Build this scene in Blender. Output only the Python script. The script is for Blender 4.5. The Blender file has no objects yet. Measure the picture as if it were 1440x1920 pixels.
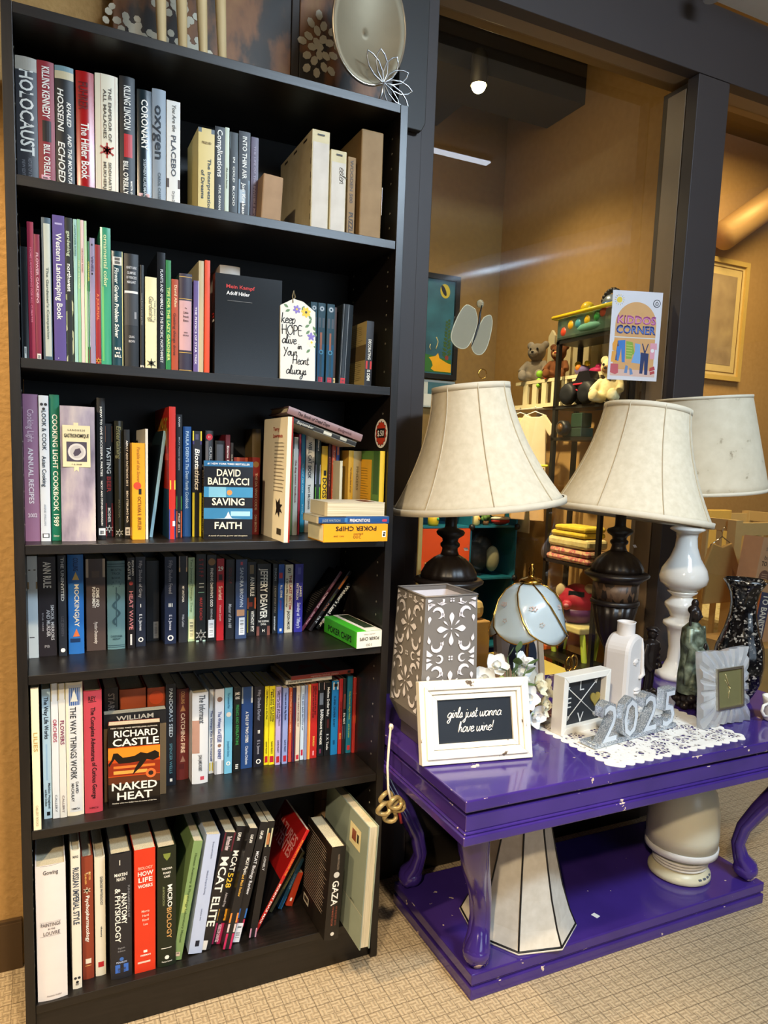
import bpy, bmesh, math, random
from mathutils import Vector, Matrix, Euler
C = bpy.context.scene.collection
S = bpy.context.scene
R = math.radians
PI = math.pi
random.seed(7)

# ------------------------------------------------------------------ camera, world, lights, exposure
cam = bpy.data.cameras.new('camera'); co = bpy.data.objects.new('camera', cam); C.objects.link(co)
co.location = (.04606604, -1.4987216, 1.2457216)
co.rotation_euler = (R(83.23609572), R(-1.90128985), R(-24.600948))
cam.sensor_fit = 'VERTICAL'; cam.sensor_height = 36; cam.lens = 1341.461*36/1920
cam.shift_x = (720-691.635)/1920; cam.shift_y = (1021.117-960)/1920
cam.clip_start = .02
S.camera = co
S.view_settings.view_transform = 'Standard'; S.view_settings.look = 'None'
S.view_settings.gamma = 1; S.view_settings.use_curve_mapping = False
S.view_settings.exposure = 0.35
w = bpy.data.worlds.new('room_ambience'); S.world = w; w.use_nodes = True
bg = w.node_tree.nodes['Background']; bg.inputs[0].default_value = (.95, .85, .7, 1); bg.inputs[1].default_value = .05

def light(name, kind, loc, target, energy, color, size=.1, size_y=None, spot=None, blend=.3):
    l = bpy.data.lights.new(name, kind); o = bpy.data.objects.new(name, l); C.objects.link(o)
    o.location = loc; l.energy = energy; l.color = color
    d = Vector(target)-Vector(loc); o.rotation_euler = d.to_track_quat('-Z', 'Y').to_euler()
    if kind == 'AREA':
        l.size = size
        if size_y: l.shape = 'RECTANGLE'; l.size_y = size_y
    else: l.shadow_soft_size = size
    if kind == 'SPOT': l.spot_size = R(spot); l.spot_blend = blend
    return o
COOL = (.66, .83, 1.0); WARM = (1.0, .74, .42); WARM2 = (1.0, .79, .52)
light('skylight_panel_light', 'AREA', (1.45, -1.95, 2.66), (1.1, -.1, .2), 62, COOL, 1.0, .25)
light('front_window_daylight', 'AREA', (1.4, -4.6, 1.5), (.8, 0, .6), 18, COOL, 1.6, 1.2)
light('ceiling_spot_by_bookcase', 'SPOT', (.5, -.5, 2.66), (.4, .02, 1.3), 4, WARM, .04, spot=100, blend=.6)
light('ceiling_spot_behind_viewer', 'SPOT', (-1.2, -2.6, 2.64), (.5, -.1, .30), 260, WARM2, .06, spot=58, blend=.8)
light('ceiling_spot_over_console', 'SPOT', (.45, -1.35, 2.64), (1.2, -.2, .4), 20, WARM, .05, spot=66, blend=.7)
light('added_floor_spot', 'SPOT', (.2, -1.25, 2.64), (.2, -.5, 0), 150, WARM2, .05, spot=58, blend=.5)  # added spot to brighten the near carpet, not a known ceiling fixture
light('added_left_wall_spot', 'SPOT', (-.55, -.25, 2.64), (-.14, .2, .3), 120, WARM, .04, spot=70, blend=.6)  # extra warm spot put in to light the left wall and corner carpet
light('back_room_ceiling_light', 'AREA', (1.2, .75, 2.68), (1.7, 1.1, 0), 2, (1, .74, .38), .4, .3)
light('back_room_spot', 'SPOT', (1.537, .88, 2.56), (1.72, .93, .6), 40, (1, .79, .45), .03, spot=125, blend=1)
light('back_room_fill_spot', 'SPOT', (1.12, .62, 2.5), (1.93, .85, .85), 150, (1, .80, .46), .03, spot=48, blend=.8)  # fill added to lift the lower back room; no second lamp hangs here
light('nursery_ceiling_light', 'AREA', (3.6, 1.0, 3.2), (3.6, 1.3, 0), 60, (1, .76, .42), .8, .8)

# ------------------------------------------------------------------ colour and material helpers
def lin(h):
    h = h.lstrip('#'); o = []
    for i in (0, 2, 4):
        v = int(h[i:i+2], 16)/255
        o.append(v/12.92 if v <= .04045 else ((v+.055)/1.055)**2.4)
    return (*o, 1)
MC = {}
def mat(col, rough=.5, metal=0, var=.08, scale=40, bump=0, coat=0, trans=0, emit=0, sss=0, ior=1.45):
    key = (col, rough, metal, var, scale, bump, coat, trans, emit, sss)
    if key in MC: return MC[key]
    m = bpy.data.materials.new('mat_'+col.strip('#')); m.use_nodes = True
    nt = m.node_tree; b = nt.nodes['Principled BSDF']
    c = lin(col)
    b.inputs['Base Color'].default_value = c
    b.inputs['Roughness'].default_value = rough; b.inputs['Metallic'].default_value = metal
    b.inputs['IOR'].default_value = ior
    if coat: b.inputs['Coat Weight'].default_value = coat; b.inputs['Coat Roughness'].default_value = .06
    if trans: b.inputs['Transmission Weight'].default_value = trans
    if sss: b.inputs['Subsurface Weight'].default_value = sss; b.inputs['Subsurface Radius'].default_value = (.02, .015, .01)
    if emit: b.inputs['Emission Color'].default_value = c; b.inputs['Emission Strength'].default_value = emit
    tc = nt.nodes.new('ShaderNodeTexCoord'); no = nt.nodes.new('ShaderNodeTexNoise')
    no.inputs['Scale'].default_value = scale; no.inputs['Detail'].default_value = 3
    nt.links.new(tc.outputs['Object'], no.inputs['Vector'])
    if var:
        mx = nt.nodes.new('ShaderNodeMix'); mx.data_type = 'RGBA'
        mx.inputs[6].default_value = tuple(min(1, x*(1-var)) for x in c[:3])+(1,)
        mx.inputs[7].default_value = tuple(min(1, x*(1+var)) for x in c[:3])+(1,)
        nt.links.new(no.outputs['Fac'], mx.inputs[0]); nt.links.new(mx.outputs[2], b.inputs['Base Color'])
    if bump:
        bp = nt.nodes.new('ShaderNodeBump'); bp.inputs['Strength'].default_value = bump; bp.inputs['Distance'].default_value = .002
        nt.links.new(no.outputs['Fac'], bp.inputs['Height']); nt.links.new(bp.outputs['Normal'], b.inputs['Normal'])
    MC[key] = m
    return m
class NT:                                                            # tiny node-tree helper
    def __init__(s, name):
        s.m = bpy.data.materials.new(name); s.m.use_nodes = True; s.t = s.m.node_tree
        s.b = s.t.nodes['Principled BSDF']; s.out = s.t.nodes['Material Output']
    def n(s, typ, **kw):
        q = s.t.nodes.new(typ)
        for k, v in kw.items():
            if k.startswith('_'): setattr(q, k[1:], v)
            else: q.inputs[int(k[1:]) if k[0] == 'i' and k[1:].isdigit() else k.replace('__', ' ')].default_value = v
        return q
    def l(s, a, b): s.t.links.new(a, b)
    def ramp(s, fac, stops):
        r = s.t.nodes.new('ShaderNodeValToRGB'); e = r.color_ramp.elements
        while len(e) < len(stops): e.new(.5)
        for i, (p, c) in enumerate(stops): e[i].position = p; e[i].color = lin(c) if isinstance(c, str) else c
        s.l(fac, r.inputs[0]); return r
    def mix(s, fac, a, b):
        m = s.t.nodes.new('ShaderNodeMix'); m.data_type = 'RGBA'
        for i, v in ((0, fac), (6, a), (7, b)):
            if hasattr(v, 'is_linked') or hasattr(v, 'links'): s.l(v, m.inputs[i])
            else: m.inputs[i].default_value = v if i == 0 else lin(v)
        return m.outputs[2]
    def math(s, op, a, b=0.):
        m = s.t.nodes.new('ShaderNodeMath'); m.operation = op
        for i, v in ((0, a), (1, b)):
            if hasattr(v, 'links'): s.l(v, m.inputs[i])
            else: m.inputs[i].default_value = v
        return m.outputs[0]
    def bump(s, h, st=.3, d=.002):
        q = s.t.nodes.new('ShaderNodeBump'); q.inputs['Strength'].default_value = st; q.inputs['Distance'].default_value = d
        s.l(h, q.inputs['Height']); s.l(q.outputs['Normal'], s.b.inputs['Normal'])
    def coords(s, scale=(1, 1, 1), kind='Object'):
        tc = s.t.nodes.new('ShaderNodeTexCoord'); mp = s.t.nodes.new('ShaderNodeMapping'); mp.inputs['Scale'].default_value = scale
        s.l(tc.outputs[kind], mp.inputs['Vector']); return mp.outputs[0]

def m_wood_black():
    t = NT('black_brown_wood'); v = t.coords((3, 40, 40))
    no = t.n('ShaderNodeTexNoise', Scale=4., Detail=6.); t.l(v, no.inputs['Vector'])
    r = t.ramp(no.outputs['Fac'], [(.3, '#100d0b'), (.7, '#1c1714')]); t.l(r.outputs[0], t.b.inputs['Base Color'])
    t.b.inputs['Roughness'].default_value = .36; t.bump(no.outputs['Fac'], .12, .001); return t.m
def m_wood_black_v():
    t = NT('black_brown_wood_upright'); v = t.coords((40, 40, 3))
    no = t.n('ShaderNodeTexNoise', Scale=4., Detail=6.); t.l(v, no.inputs['Vector'])
    r = t.ramp(no.outputs['Fac'], [(.3, '#100d0b'), (.7, '#1c1714')]); t.l(r.outputs[0], t.b.inputs['Base Color'])
    t.b.inputs['Roughness'].default_value = .36; t.bump(no.outputs['Fac'], .12, .001); return t.m
def m_carpet():
    t = NT('basket_weave_carpet'); v = t.coords((1, 1, 1))
    ck = t.n('ShaderNodeTexChecker', Scale=60.); t.l(v, ck.inputs['Vector'])
    sx = t.n('ShaderNodeTexWave', Scale=32., Distortion=1.5, _bands_direction='X'); t.l(v, sx.inputs['Vector'])
    sy = t.n('ShaderNodeTexWave', Scale=32., Distortion=1.5, _bands_direction='Y'); t.l(v, sy.inputs['Vector'])
    sx.inputs['Detail Scale'].default_value = 6; sy.inputs['Detail Scale'].default_value = 6
    mx = t.t.nodes.new('ShaderNodeMix'); t.l(ck.outputs['Fac'], mx.inputs[0]); t.l(sx.outputs['Fac'], mx.inputs[2]); t.l(sy.outputs['Fac'], mx.inputs[3])
    br = t.n('ShaderNodeTexBrick', Scale=1., _offset=0.); br.inputs['Brick Width'].default_value = .0333; br.inputs['Row Height'].default_value = .0333; br.inputs['Mortar Size'].default_value = .0016; br.inputs['Mortar Smooth'].default_value = 1
    t.l(v, br.inputs['Vector'])
    no = t.n('ShaderNodeTexNoise', Scale=350., Detail=2.); t.l(v, no.inputs['Vector'])
    h = t.math('MULTIPLY', t.math('ADD', mx.outputs[0], no.outputs['Fac']), .5)
    h = t.math('SUBTRACT', h, t.math('MULTIPLY', br.outputs['Fac'], .5))
    r = t.ramp(h, [(.0, '#7d6c54'), (.4, '#ab9778'), (.85, '#bfab8c')]); t.l(r.outputs[0], t.b.inputs['Base Color'])
    t.b.inputs['Roughness'].default_value = .95; t.bump(h, .7, .003); return t.m
def m_plaster(name, a, b, scale=60, st=.5):
    t = NT(name); v = t.coords((1, 1, 1)); no = t.n('ShaderNodeTexNoise', Scale=float(scale), Detail=4.); t.l(v, no.inputs['Vector'])
    r = t.ramp(no.outputs['Fac'], [(.3, a), (.7, b)]); t.l(r.outputs[0], t.b.inputs['Base Color'])
    t.b.inputs['Roughness'].default_value = .8; t.bump(no.outputs['Fac'], st, .004); return t.m
def m_glass():
    t = NT('window_glass'); t.t.nodes.remove(t.b)
    tr = t.n('ShaderNodeBsdfTransparent'); tr.inputs[0].default_value = (.96, .97, .95, 1)
    gl = t.n('ShaderNodeBsdfGlossy', Roughness=.0); fr = t.n('ShaderNodeFresnel', IOR=1.5)
    geo = t.n('ShaderNodeNewGeometry'); k = t.math('MULTIPLY', t.math('MULTIPLY', fr.outputs[0], 2.2), t.math('SUBTRACT', 1., geo.outputs['Backfacing'])); mx = t.n('ShaderNodeMixShader'); t.l(k, mx.inputs[0]); t.l(tr.outputs[0], mx.inputs[1]); t.l(gl.outputs[0], mx.inputs[2])
    t.l(mx.outputs[0], t.out.inputs[0]); return t.m
def m_purple():
    t = NT('purple_gloss_paint'); v = t.coords((1, 1, 1)); no = t.n('ShaderNodeTexNoise', Scale=6., Detail=3.); t.l(v, no.inputs['Vector'])
    r = t.ramp(no.outputs['Fac'], [(.35, '#382672'), (.65, '#412c80')])
    n2 = t.n('ShaderNodeTexNoise', Scale=30., Detail=5.); t.l(v, n2.inputs['Vector'])
    geo = t.n('ShaderNodeNewGeometry'); p = t.math('GREATER_THAN', t.math('ADD', geo.outputs['Pointiness'], t.math('MULTIPLY', n2.outputs['Fac'], .12)), .655)
    c = t.mix(p, r.outputs[0], '#d8c4b0'); t.l(c, t.b.inputs['Base Color'])
    t.b.inputs['Roughness'].default_value = .16; t.b.inputs['Coat Weight'].default_value = .4; t.b.inputs['Coat Roughness'].default_value = .05
    n3 = t.n('ShaderNodeTexNoise', Scale=14., Detail=2.); t.l(v, n3.inputs['Vector']); t.bump(n3.outputs['Fac'], .06, .002); return t.m
def m_pages():
    t = NT('page_edges'); v = t.coords((900, 900, 6)); no = t.n('ShaderNodeTexNoise', Scale=1., Detail=2.); t.l(v, no.inputs['Vector'])
    r = t.ramp(no.outputs['Fac'], [(.35, '#b5a888'), (.65, '#ddd2b6')]); t.l(r.outputs[0], t.b.inputs['Base Color']); t.b.inputs['Roughness'].default_value = .85; return t.m
def m_speckle(name, stops, scale, rough=.4, metal=0, bump=.0, vor=False, st=(1, 1, 1)):
    t = NT(name); v = t.coords(st)
    if vor: no = t.n('ShaderNodeTexVoronoi', Scale=float(scale)); f = no.outputs['Color']; sp = t.n('ShaderNodeSeparateColor'); t.l(f, sp.inputs[0]); f = sp.outputs[0]
    else: no = t.n('ShaderNodeTexNoise', Scale=float(scale), Detail=5.); f = no.outputs['Fac']
    t.l(v, no.inputs['Vector']); r = t.ramp(f, stops); t.l(r.outputs[0], t.b.inputs['Base Color'])
    t.b.inputs['Roughness'].default_value = rough; t.b.inputs['Metallic'].default_value = metal
    if bump: t.bump(f, bump, .003)
    return t.m

WOOD = m_wood_black(); WOODV = m_wood_black_v(); PAGES = m_pages(); PURPLE = m_purple()
WHITE = mat('#f1efe9', .5)

# ------------------------------------------------------------------ mesh builder
class MB:
    def __init__(s): s.v = []; s.f = []; s.mi = []; s.m = []; s.sm = []
    def idx(s, m):
        if m not in s.m: s.m.append(m)
        return s.m.index(m)
    def add(s, vs, fs, m, smooth=False, M=None):
        o = len(s.v); s.v += [tuple(M @ Vector(v)) if M else tuple(v) for v in vs]; k = s.idx(m)
        for f in fs: s.f.append(tuple(i+o for i in f)); s.mi.append(k); s.sm.append(smooth)
    def box(s, x0, x1, y0, y1, z0, z1, m, M=None):
        vs = [(x, y, z) for x in (x0, x1) for y in (y0, y1) for z in (z0, z1)]
        s.add(vs, [(0, 1, 3, 2), (4, 6, 7, 5), (0, 4, 5, 1), (2, 3, 7, 6), (0, 2, 6, 4), (1, 5, 7, 3)], m, False, M)
    def prism(s, poly, z0, z1, m, M=None, smooth=False):             # polygon in xy extruded in z
        n = len(poly); vs = [(x, y, z0) for x, y in poly]+[(x, y, z1) for x, y in poly]
        s.add(vs, [tuple(range(n-1, -1, -1)), tuple(range(n, 2*n))], m, False, M)
        s.add(vs, [(i, (i+1) % n, n+(i+1) % n, n+i) for i in range(n)], m, smooth, M)
    def lathe(s, prof, m, seg=40, M=None, fn=None, cap=True, smooth=True, arc=None):
        vs = []; a1 = arc or 2*PI
        for r, z in prof:
            for i in range(seg):
                a = a1*i/seg; k = fn(a, z, r) if fn else 1
                vs.append((r*k*math.cos(a), r*k*math.sin(a), z))
        n = len(prof); fs = [(j*seg+i, j*seg+(i+1) % seg, (j+1)*seg+(i+1) % seg, (j+1)*seg+i) for j in range(n-1) for i in range(seg)]
        s.add(vs, fs, m, smooth, M)
        if cap:
            o = len(s.v)-len(vs)
            for ring in ((0, True), ((n-1)*seg, False)):
                ids = [o+ring[0]+i for i in range(seg)]
                s.f.append(tuple(ids[::-1] if ring[1] else ids)); s.mi.append(s.idx(m)); s.sm.append(False)
    def tube(s, pts, r, m, seg=10, M=None, cap=True, closed=False):
        pts = [Vector(p) for p in pts]; n = len(pts); rs = r if isinstance(r, (list, tuple)) else [r]*n
        vs = []; up = None
        for i, p in enumerate(pts):
            a = pts[(i-1) % n] if (i > 0 or closed) else p; b = pts[(i+1) % n] if (i < n-1 or closed) else p
            d = (b-a).normalized()
            if up is None: up = Vector((0, 0, 1)) if abs(d.z) < .9 else Vector((1, 0, 0))
            sx = d.cross(up)
            if sx.length < 1e-4: sx = d.cross(Vector((1, .3, 0)))
            sx.normalize(); up = sx.cross(d).normalized()
            for k in range(seg):
                t = 2*PI*k/seg; vs.append(tuple(p+sx*(rs[i]*math.cos(t))+up*(rs[i]*math.sin(t))))
        fs = [(j*seg+k, j*seg+(k+1) % seg, ((j+1) % n)*seg+(k+1) % seg, ((j+1) % n)*seg+k) for j in range(n if closed else n-1) for k in range(seg)]
        if cap and not closed: fs += [tuple(range(seg-1, -1, -1)), tuple((n-1)*seg+k for k in range(seg))]
        s.add(vs, fs, m, True, M)
    def ball(s, c, r, m, seg=16, rings=10, M=None):
        rx, ry, rz = r if isinstance(r, (tuple, list)) else (r, r, r); vs = [(c[0], c[1], c[2]-rz)]
        for j in range(1, rings):
            t = PI*j/rings-PI/2
            for i in range(seg):
                a = 2*PI*i/seg; vs.append((c[0]+rx*math.cos(t)*math.cos(a), c[1]+ry*math.cos(t)*math.sin(a), c[2]+rz*math.sin(t)))
        vs.append((c[0], c[1], c[2]+rz)); L = len(vs)-1
        fs = [(0, 1+(i+1) % seg, 1+i) for i in range(seg)]
        for j in range(rings-2):
            for i in range(seg): a = 1+j*seg; fs.append((a+i, a+(i+1) % seg, a+seg+(i+1) % seg, a+seg+i))
        a = 1+(rings-2)*seg; fs += [(L, a+i, a+(i+1) % seg) for i in range(seg)]
        s.add(vs, fs, m, True, M)
    def poly(s, pts, m, th, M=None):                                 # flat outline in xz with thickness along -y (front at y=-th)
        n = len(pts); vs = [(x, -th, z) for x, z in pts]+[(x, 0, z) for x, z in pts]
        s.add(vs, [tuple(range(n)), tuple(range(2*n-1, n-1, -1))]+[(i, n+i, n+(i+1) % n, (i+1) % n) for i in range(n)], m, False, M)
    def build(s, name, parent=None, loc=None, rot=None, bevel=0, sub=0, remesh=0, smooth=None, solid=0):
        me = bpy.data.meshes.new(name); me.from_pydata(s.v, [], s.f)
        for m in s.m: me.materials.append(m)
        me.polygons.foreach_set('material_index', s.mi); me.polygons.foreach_set('use_smooth', s.sm if smooth is None else [smooth]*len(s.f)); me.update()
        b = bmesh.new(); b.from_mesh(me); bmesh.ops.recalc_face_normals(b, faces=b.faces[:]) ; b.to_mesh(me); b.free()
        o = bpy.data.objects.new(name, me); C.objects.link(o)
        if parent: o.parent = parent
        if loc: o.location = loc
        if rot: o.rotation_euler = rot
        if solid: q = o.modifiers.new('thickness', 'SOLIDIFY'); q.thickness = solid
        if remesh: q = o.modifiers.new('remesh', 'REMESH'); q.mode = 'VOXEL'; q.voxel_size = remesh; q.use_smooth_shade = True; q = o.modifiers.new('sm', 'SMOOTH'); q.iterations = 4
        if bevel: q = o.modifiers.new('bevel', 'BEVEL'); q.width = bevel; q.segments = 2; q.limit_method = 'ANGLE'; q.angle_limit = R(40)
        if sub: q = o.modifiers.new('sub', 'SUBSURF'); q.levels = sub; q.render_levels = sub
        return o
def tag(o, label=None, cat=None, group=None, kind=None):
    for k, v in (('label', label), ('category', cat), ('group', group), ('kind', kind)):
        if v: o[k] = v
    return o
def thing(name, loc, label, cat, group=None, rz=0):
    o = bpy.data.objects.new(name, None); C.objects.link(o); o.empty_display_size = .02; o.location = loc; o.rotation_euler = (0, 0, rz)
    return tag(o, label, cat, group)
def struct(name, mb, **k): return tag(mb.build(name, **k), kind='structure')
def copy_tree(o, parent=None):
    c = o.copy(); C.objects.link(c)
    if parent: c.parent = parent
    for ch in o.children: copy_tree(ch, c)
    return c
def T(x=0, y=0, z=0, rx=0, ry=0, rz=0, s=1): return Matrix.Translation((x, y, z)) @ Euler((R(rx), R(ry), R(rz))).to_matrix().to_4x4() @ Matrix.Scale(s, 4)

# ------------------------------------------------------------------ lettering: glyph cache from the built-in font
GC = {}
def load_glyphs():
    chars = [chr(i) for i in range(33, 127)]; tmp = []
    for off in (0., .018):
        for c in chars:
            for body in (c, c+'|'):
                cu = bpy.data.curves.new('g', 'FONT'); cu.body = body; cu.resolution_u = 2; cu.offset = off; cu.fill_mode = 'FRONT'
                o = bpy.data.objects.new('g', cu); C.objects.link(o); tmp.append((off, c, body, o))
    bpy.context.view_layer.update(); dg = bpy.context.evaluated_depsgraph_get(); raw = {}
    for off, c, body, o in tmp:
        me = o.evaluated_get(dg).to_mesh(); raw[(off, c, len(body))] = ([v.co[:2] for v in me.vertices], [tuple(p.vertices) for p in me.polygons]); o.evaluated_get(dg).to_mesh_clear()
    for off, c, body, o in tmp:
        cu = o.data; bpy.data.objects.remove(o); bpy.data.curves.remove(cu)
    for off in (0., .018):
        bar = max(v[0] for v in raw[(off, '|', 1)][0])
        for c in chars:
            vs, fs = raw[(off, c, 1)]; GC[(off > 0, c)] = (vs, fs, max(v[0] for v in raw[(off, c, 2)][0])-bar)
load_glyphs()
CAP = max(v[1] for v in GC[(False, 'H')][0])
def layout(s, bold=True, shear=0):
    x = 0; vs = []; fs = []
    for c in s:
        if c == ' ' or (bold, c) not in GC: x += .28; continue
        gv, gf, adv = GC[(bold, c)]; o = len(vs)
        vs += [(x+a+shear*b, b) for a, b in gv]; fs += [tuple(i+o for i in f) for f in gf]; x += adv
    return vs, fs, max(x, .1)
def text_on(mb, s, m, M, width=None, cap=.02, bold=True, shear=0, maxratio=1.6, align=0., z=.0004, solid=0):
    """flat lettering in the local xy plane of M, baseline at the origin, align 0 left / .5 centre"""
    vs, fs, L = layout(s, bold, shear); sy = cap/CAP; sx = sy
    if width: sx = min(width/L, sy*maxratio)
    off = -align*L*sx
    P = [(off+x*sx, y*sy, z) for x, y in vs]
    if solid:
        n = len(P); ed = {}
        for f in fs:
            for i in range(len(f)):
                a, b = f[i], f[(i+1) % len(f)]; ed[(a, b)] = 1
        side = [(a, b, b+n, a+n) for a, b in ed if (b, a) not in ed]
        mb.add(P+[(x, y, zz-solid) for x, y, zz in P], fs+[tuple(i+n for i in f[::-1]) for f in fs]+side, m, False, M)
    else: mb.add(P, fs, m, False, M)
    return L*sx

# ------------------------------------------------------------------ the setting
m = MB(); m.box(-3, 7.5, -5, 4, -.05, 0, m_carpet()); struct('floor', m)
CEIL = mat('#cfccc8', .85, var=.05)
m = MB(); m.box(-3, 7.5, -5, .29, 2.72, 2.8, CEIL); struct('ceiling', m)
TAN = m_plaster('tan_plaster', '#a8824a', '#b58e55', 70, .6)
DARKTRIM = mat('#38302e', .55, var=.06, scale=8)
m = MB(); m.box(-3, .56, .30, .42, 0, 2.72, TAN); m.box(.56, .99, .30, .42, 0, 2.72, DARKTRIM); struct('wall_bookcase_side', m)
m = MB(); m.box(-3, -.0125, .284, .2995, 0, .118, mat('#4a3722', .5)); m.box(-3, -.0125, .288, .2995, .118, .124, mat('#4a3722', .5)); struct('baseboard_left', m)
m = MB(); m.box(-3, -.135, .281, .2995, .1245, 2.7195, m_plaster('tan_column', '#94713c', '#a27d46', 70, .6)); struct('trim_6', m)
m = MB(); m.box(-3.1, -3, -5, .3, 0, 2.72, TAN); struct('wall_left', m)
m = MB(); m.box(-3, 7.5, -5.1, -5, 0, 2.72, mat('#8f7c5c', .8)); struct('wall_behind_viewer', m)
# window frame: post, mullion, header, sill wall
m = MB(); m.box(.99, 1.033, .30, .43, 0, 2.505, DARKTRIM); m.box(.93, .9899, .292, .2999, 0, 2.72, DARKTRIM); struct('trim_1', m, bevel=.002)
m = MB(); m.box(1.984, 2.124, .30, .345, 0, 2.505, DARKTRIM); m.box(2.0, 2.11, .345, .46, 0, 2.505, DARKTRIM)
JAMB = mat('#7c6850', .45, var=.06)
m.box(1.984, 1.9999, .349, .425, 0, 2.48, JAMB); m.box(2.11, 2.124, .349, .425, 0, 2.48, JAMB); struct('trim_2', m, bevel=.002)
m = MB(); m.box(.9901, 6.5, .30, .345, 2.507, 2.7195, DARKTRIM); m.box(.9901, 6.5, .345, .46, 2.525, 2.7195, JAMB); m.box(1.034, 1.9835, .346, .40, 2.512, 2.5249, JAMB); struct('trim_3', m, bevel=.002)
DWALL = mat('#26221f', .5, var=.06)
m = MB(); m.box(1.034, 1.9835, .30, .43, 0, .50, DWALL); m.box(1.034, 1.9835, .296, .2999, 0, .10, mat('#1d1917', .4)); struct('wall_under_window', m)
m = MB(); m.box(1.034, 1.9835, .294, .43, .5005, .522, mat('#4b4038', .4)); struct('trim_4', m, bevel=.002)
GLASS = m_glass()
m = MB(); m.box(1.034, 1.9835, .4255, .4295, .5225, 2.5245, GLASS); struct('window_1', m)
m = MB(); m.box(2.1245, 6.5, .4255, .4295, .01, 2.5245, GLASS); struct('window_2', m)
# room behind the glass
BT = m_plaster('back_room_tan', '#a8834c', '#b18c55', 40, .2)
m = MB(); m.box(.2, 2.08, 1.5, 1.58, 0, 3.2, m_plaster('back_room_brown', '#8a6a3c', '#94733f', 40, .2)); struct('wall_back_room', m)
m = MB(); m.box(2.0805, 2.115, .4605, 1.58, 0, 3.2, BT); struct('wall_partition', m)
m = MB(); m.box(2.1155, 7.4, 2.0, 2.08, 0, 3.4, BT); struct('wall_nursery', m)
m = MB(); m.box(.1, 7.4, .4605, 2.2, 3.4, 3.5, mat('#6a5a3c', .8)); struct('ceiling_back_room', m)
m = MB(); m.box(.1, .19, .4605, 1.58, 0, 3.4, BT); m.box(7.3, 7.4, .43, 2.0, 0, 3.4, BT); struct('wall_back_room_ends', m)
BEAM = mat('#2b2822', .5, var=.1)
m = MB(); m.box(.2, 2.08, .96, 1.2, 2.70, 2.72, BEAM); m.box(.2, 2.08, .96, .985, 2.72, 2.95, BEAM); m.box(.2, 2.08, 1.175, 1.2, 2.72, 2.95, BEAM); m.box(.2, 1.7, 1.2, 1.5, 2.745, 2.95, BEAM); struct('trim_5', m)
# duct in the back room and the long duct of the shop (seen in the window glass)
DUCT = mat('#c4c8ce', .34, .6, var=.06, scale=12)
m = MB(); m.tube([(1.3, 1.09, 2.86), (1.75, 1.07, 2.86), (1.95, 1.0, 2.98), (2.0, .9, 3.25)], .1, mat('#6d6a5c', .4, .8), 24)
tag(m.build('air_duct'), 'dull grey bent ventilation duct above the dark beam, behind the window', 'duct')
m = MB(); a, b = Vector((2.5, -2.2, 2.42)), Vector((3.05, -.2, 2.42)); d = (b-a)
P = [a+d*(i/40*2.4-.9) for i in range(41)]
m.tube(P, [.125+(.006 if i % 4 == 0 else 0) for i in range(41)], DUCT, 24)
tag(m.build('spiral_duct'), 'shiny silver spiral duct under the shop ceiling, seen mirrored in the glass', 'duct')
# shop ceiling light panel and window panes behind the viewer
GLOW = mat('#e6f0ff', .5, emit=6, var=0)
t = thing('ceiling_light', (1.9, -.775, 2.70), 'long slim cool white light under the shop ceiling, mirrored in the glass', 'light')
m = MB(); m.box(-.17, .17, -.025, .025, 0, .019, mat('#d0d4da', .4)); m.build('housing', t)
m = MB(); m.box(-.165, .165, -.02, .02, -.006, 0, GLOW); m.build('diffuser', t)
t = thing('track_light', (1.90, .20, 2.7195), 'small silver spotlight head on the ceiling above the window, top right corner', 'light')
m = MB(); m.tube([(0, 0, 0), (0, 0, -.03)], .012, DUCT); m.build('stem', t)
m = MB(); m.lathe([(.012, -.03), (.028, -.035), (.03, -.06), (.022, -.075)], DUCT, 20); m.build('lamp_head', t)
t = thing('spot_lamp', (1.537, .9, 2.62), 'bright warm spotlight glowing under the dark beam behind the window', 'light')
m = MB(); m.lathe([(.02, .12), (.03, .1), (.032, .01), (.03, 0)], BEAM, 20, cap=False); m.tube([(0, .06, .10), (0, .03, .07)], .008, BEAM); m.build('lamp_head', t)
m = MB(); m.ball((0, 0, .0), .026, mat('#ffe2a8', .5, emit=60, var=0)); m.build('bulb', t)

# ------------------------------------------------------------------ bookcase
SZ = [2.0207, 1.7338, 1.4120, 1.0622, .8053, .4849, .1040]
bc = thing('bookcase', (0, 0, 0), 'tall black-brown bookcase with six shelves, packed with books', 'bookcase')
for x in (0, .7815):
    m = MB(); m.box(x, x+.0185, 0, .28, 0, SZ[0], WOODV); m.build('side_panel', bc, bevel=.0008)
m = MB(); m.box(.0187, .7813, .001, .28, SZ[0]-.0183, SZ[0], WOOD); m.build('top_panel', bc, bevel=.0008)
for z in SZ[1:]:
    m = MB(); m.box(.0190, .7810, .002, .272, z-.0183, z, WOOD); m.build('shelf', bc, bevel=.0008)
m = MB(); m.box(.0190, .7810, .012, .03, 0, SZ[6]-.0185, WOOD); m.build('plinth', bc)
m = MB(); m.box(.0187, .7813, .2725, .2785, .02, SZ[0]-.0185, mat('#1b1a1b', .6)); m.build('back_panel', bc)
m = MB(); PIN = mat('#b9b2a4', .3, .8)
for x, s in ((.0186, 1), (.7814, -1)):
    z = .17
    while z < 1.98:
        if min(abs(z-(q-.009)) for q in SZ) > .018:
            for y in (.037, .235): m.lathe([(.0025, 0), (.0026, .0006)], PIN, 8, T(x, y, z, 0, 90*s, 0))
        z += .032 if int(z*100) % 5 else .064
m.build('peg_holes', bc)

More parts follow.
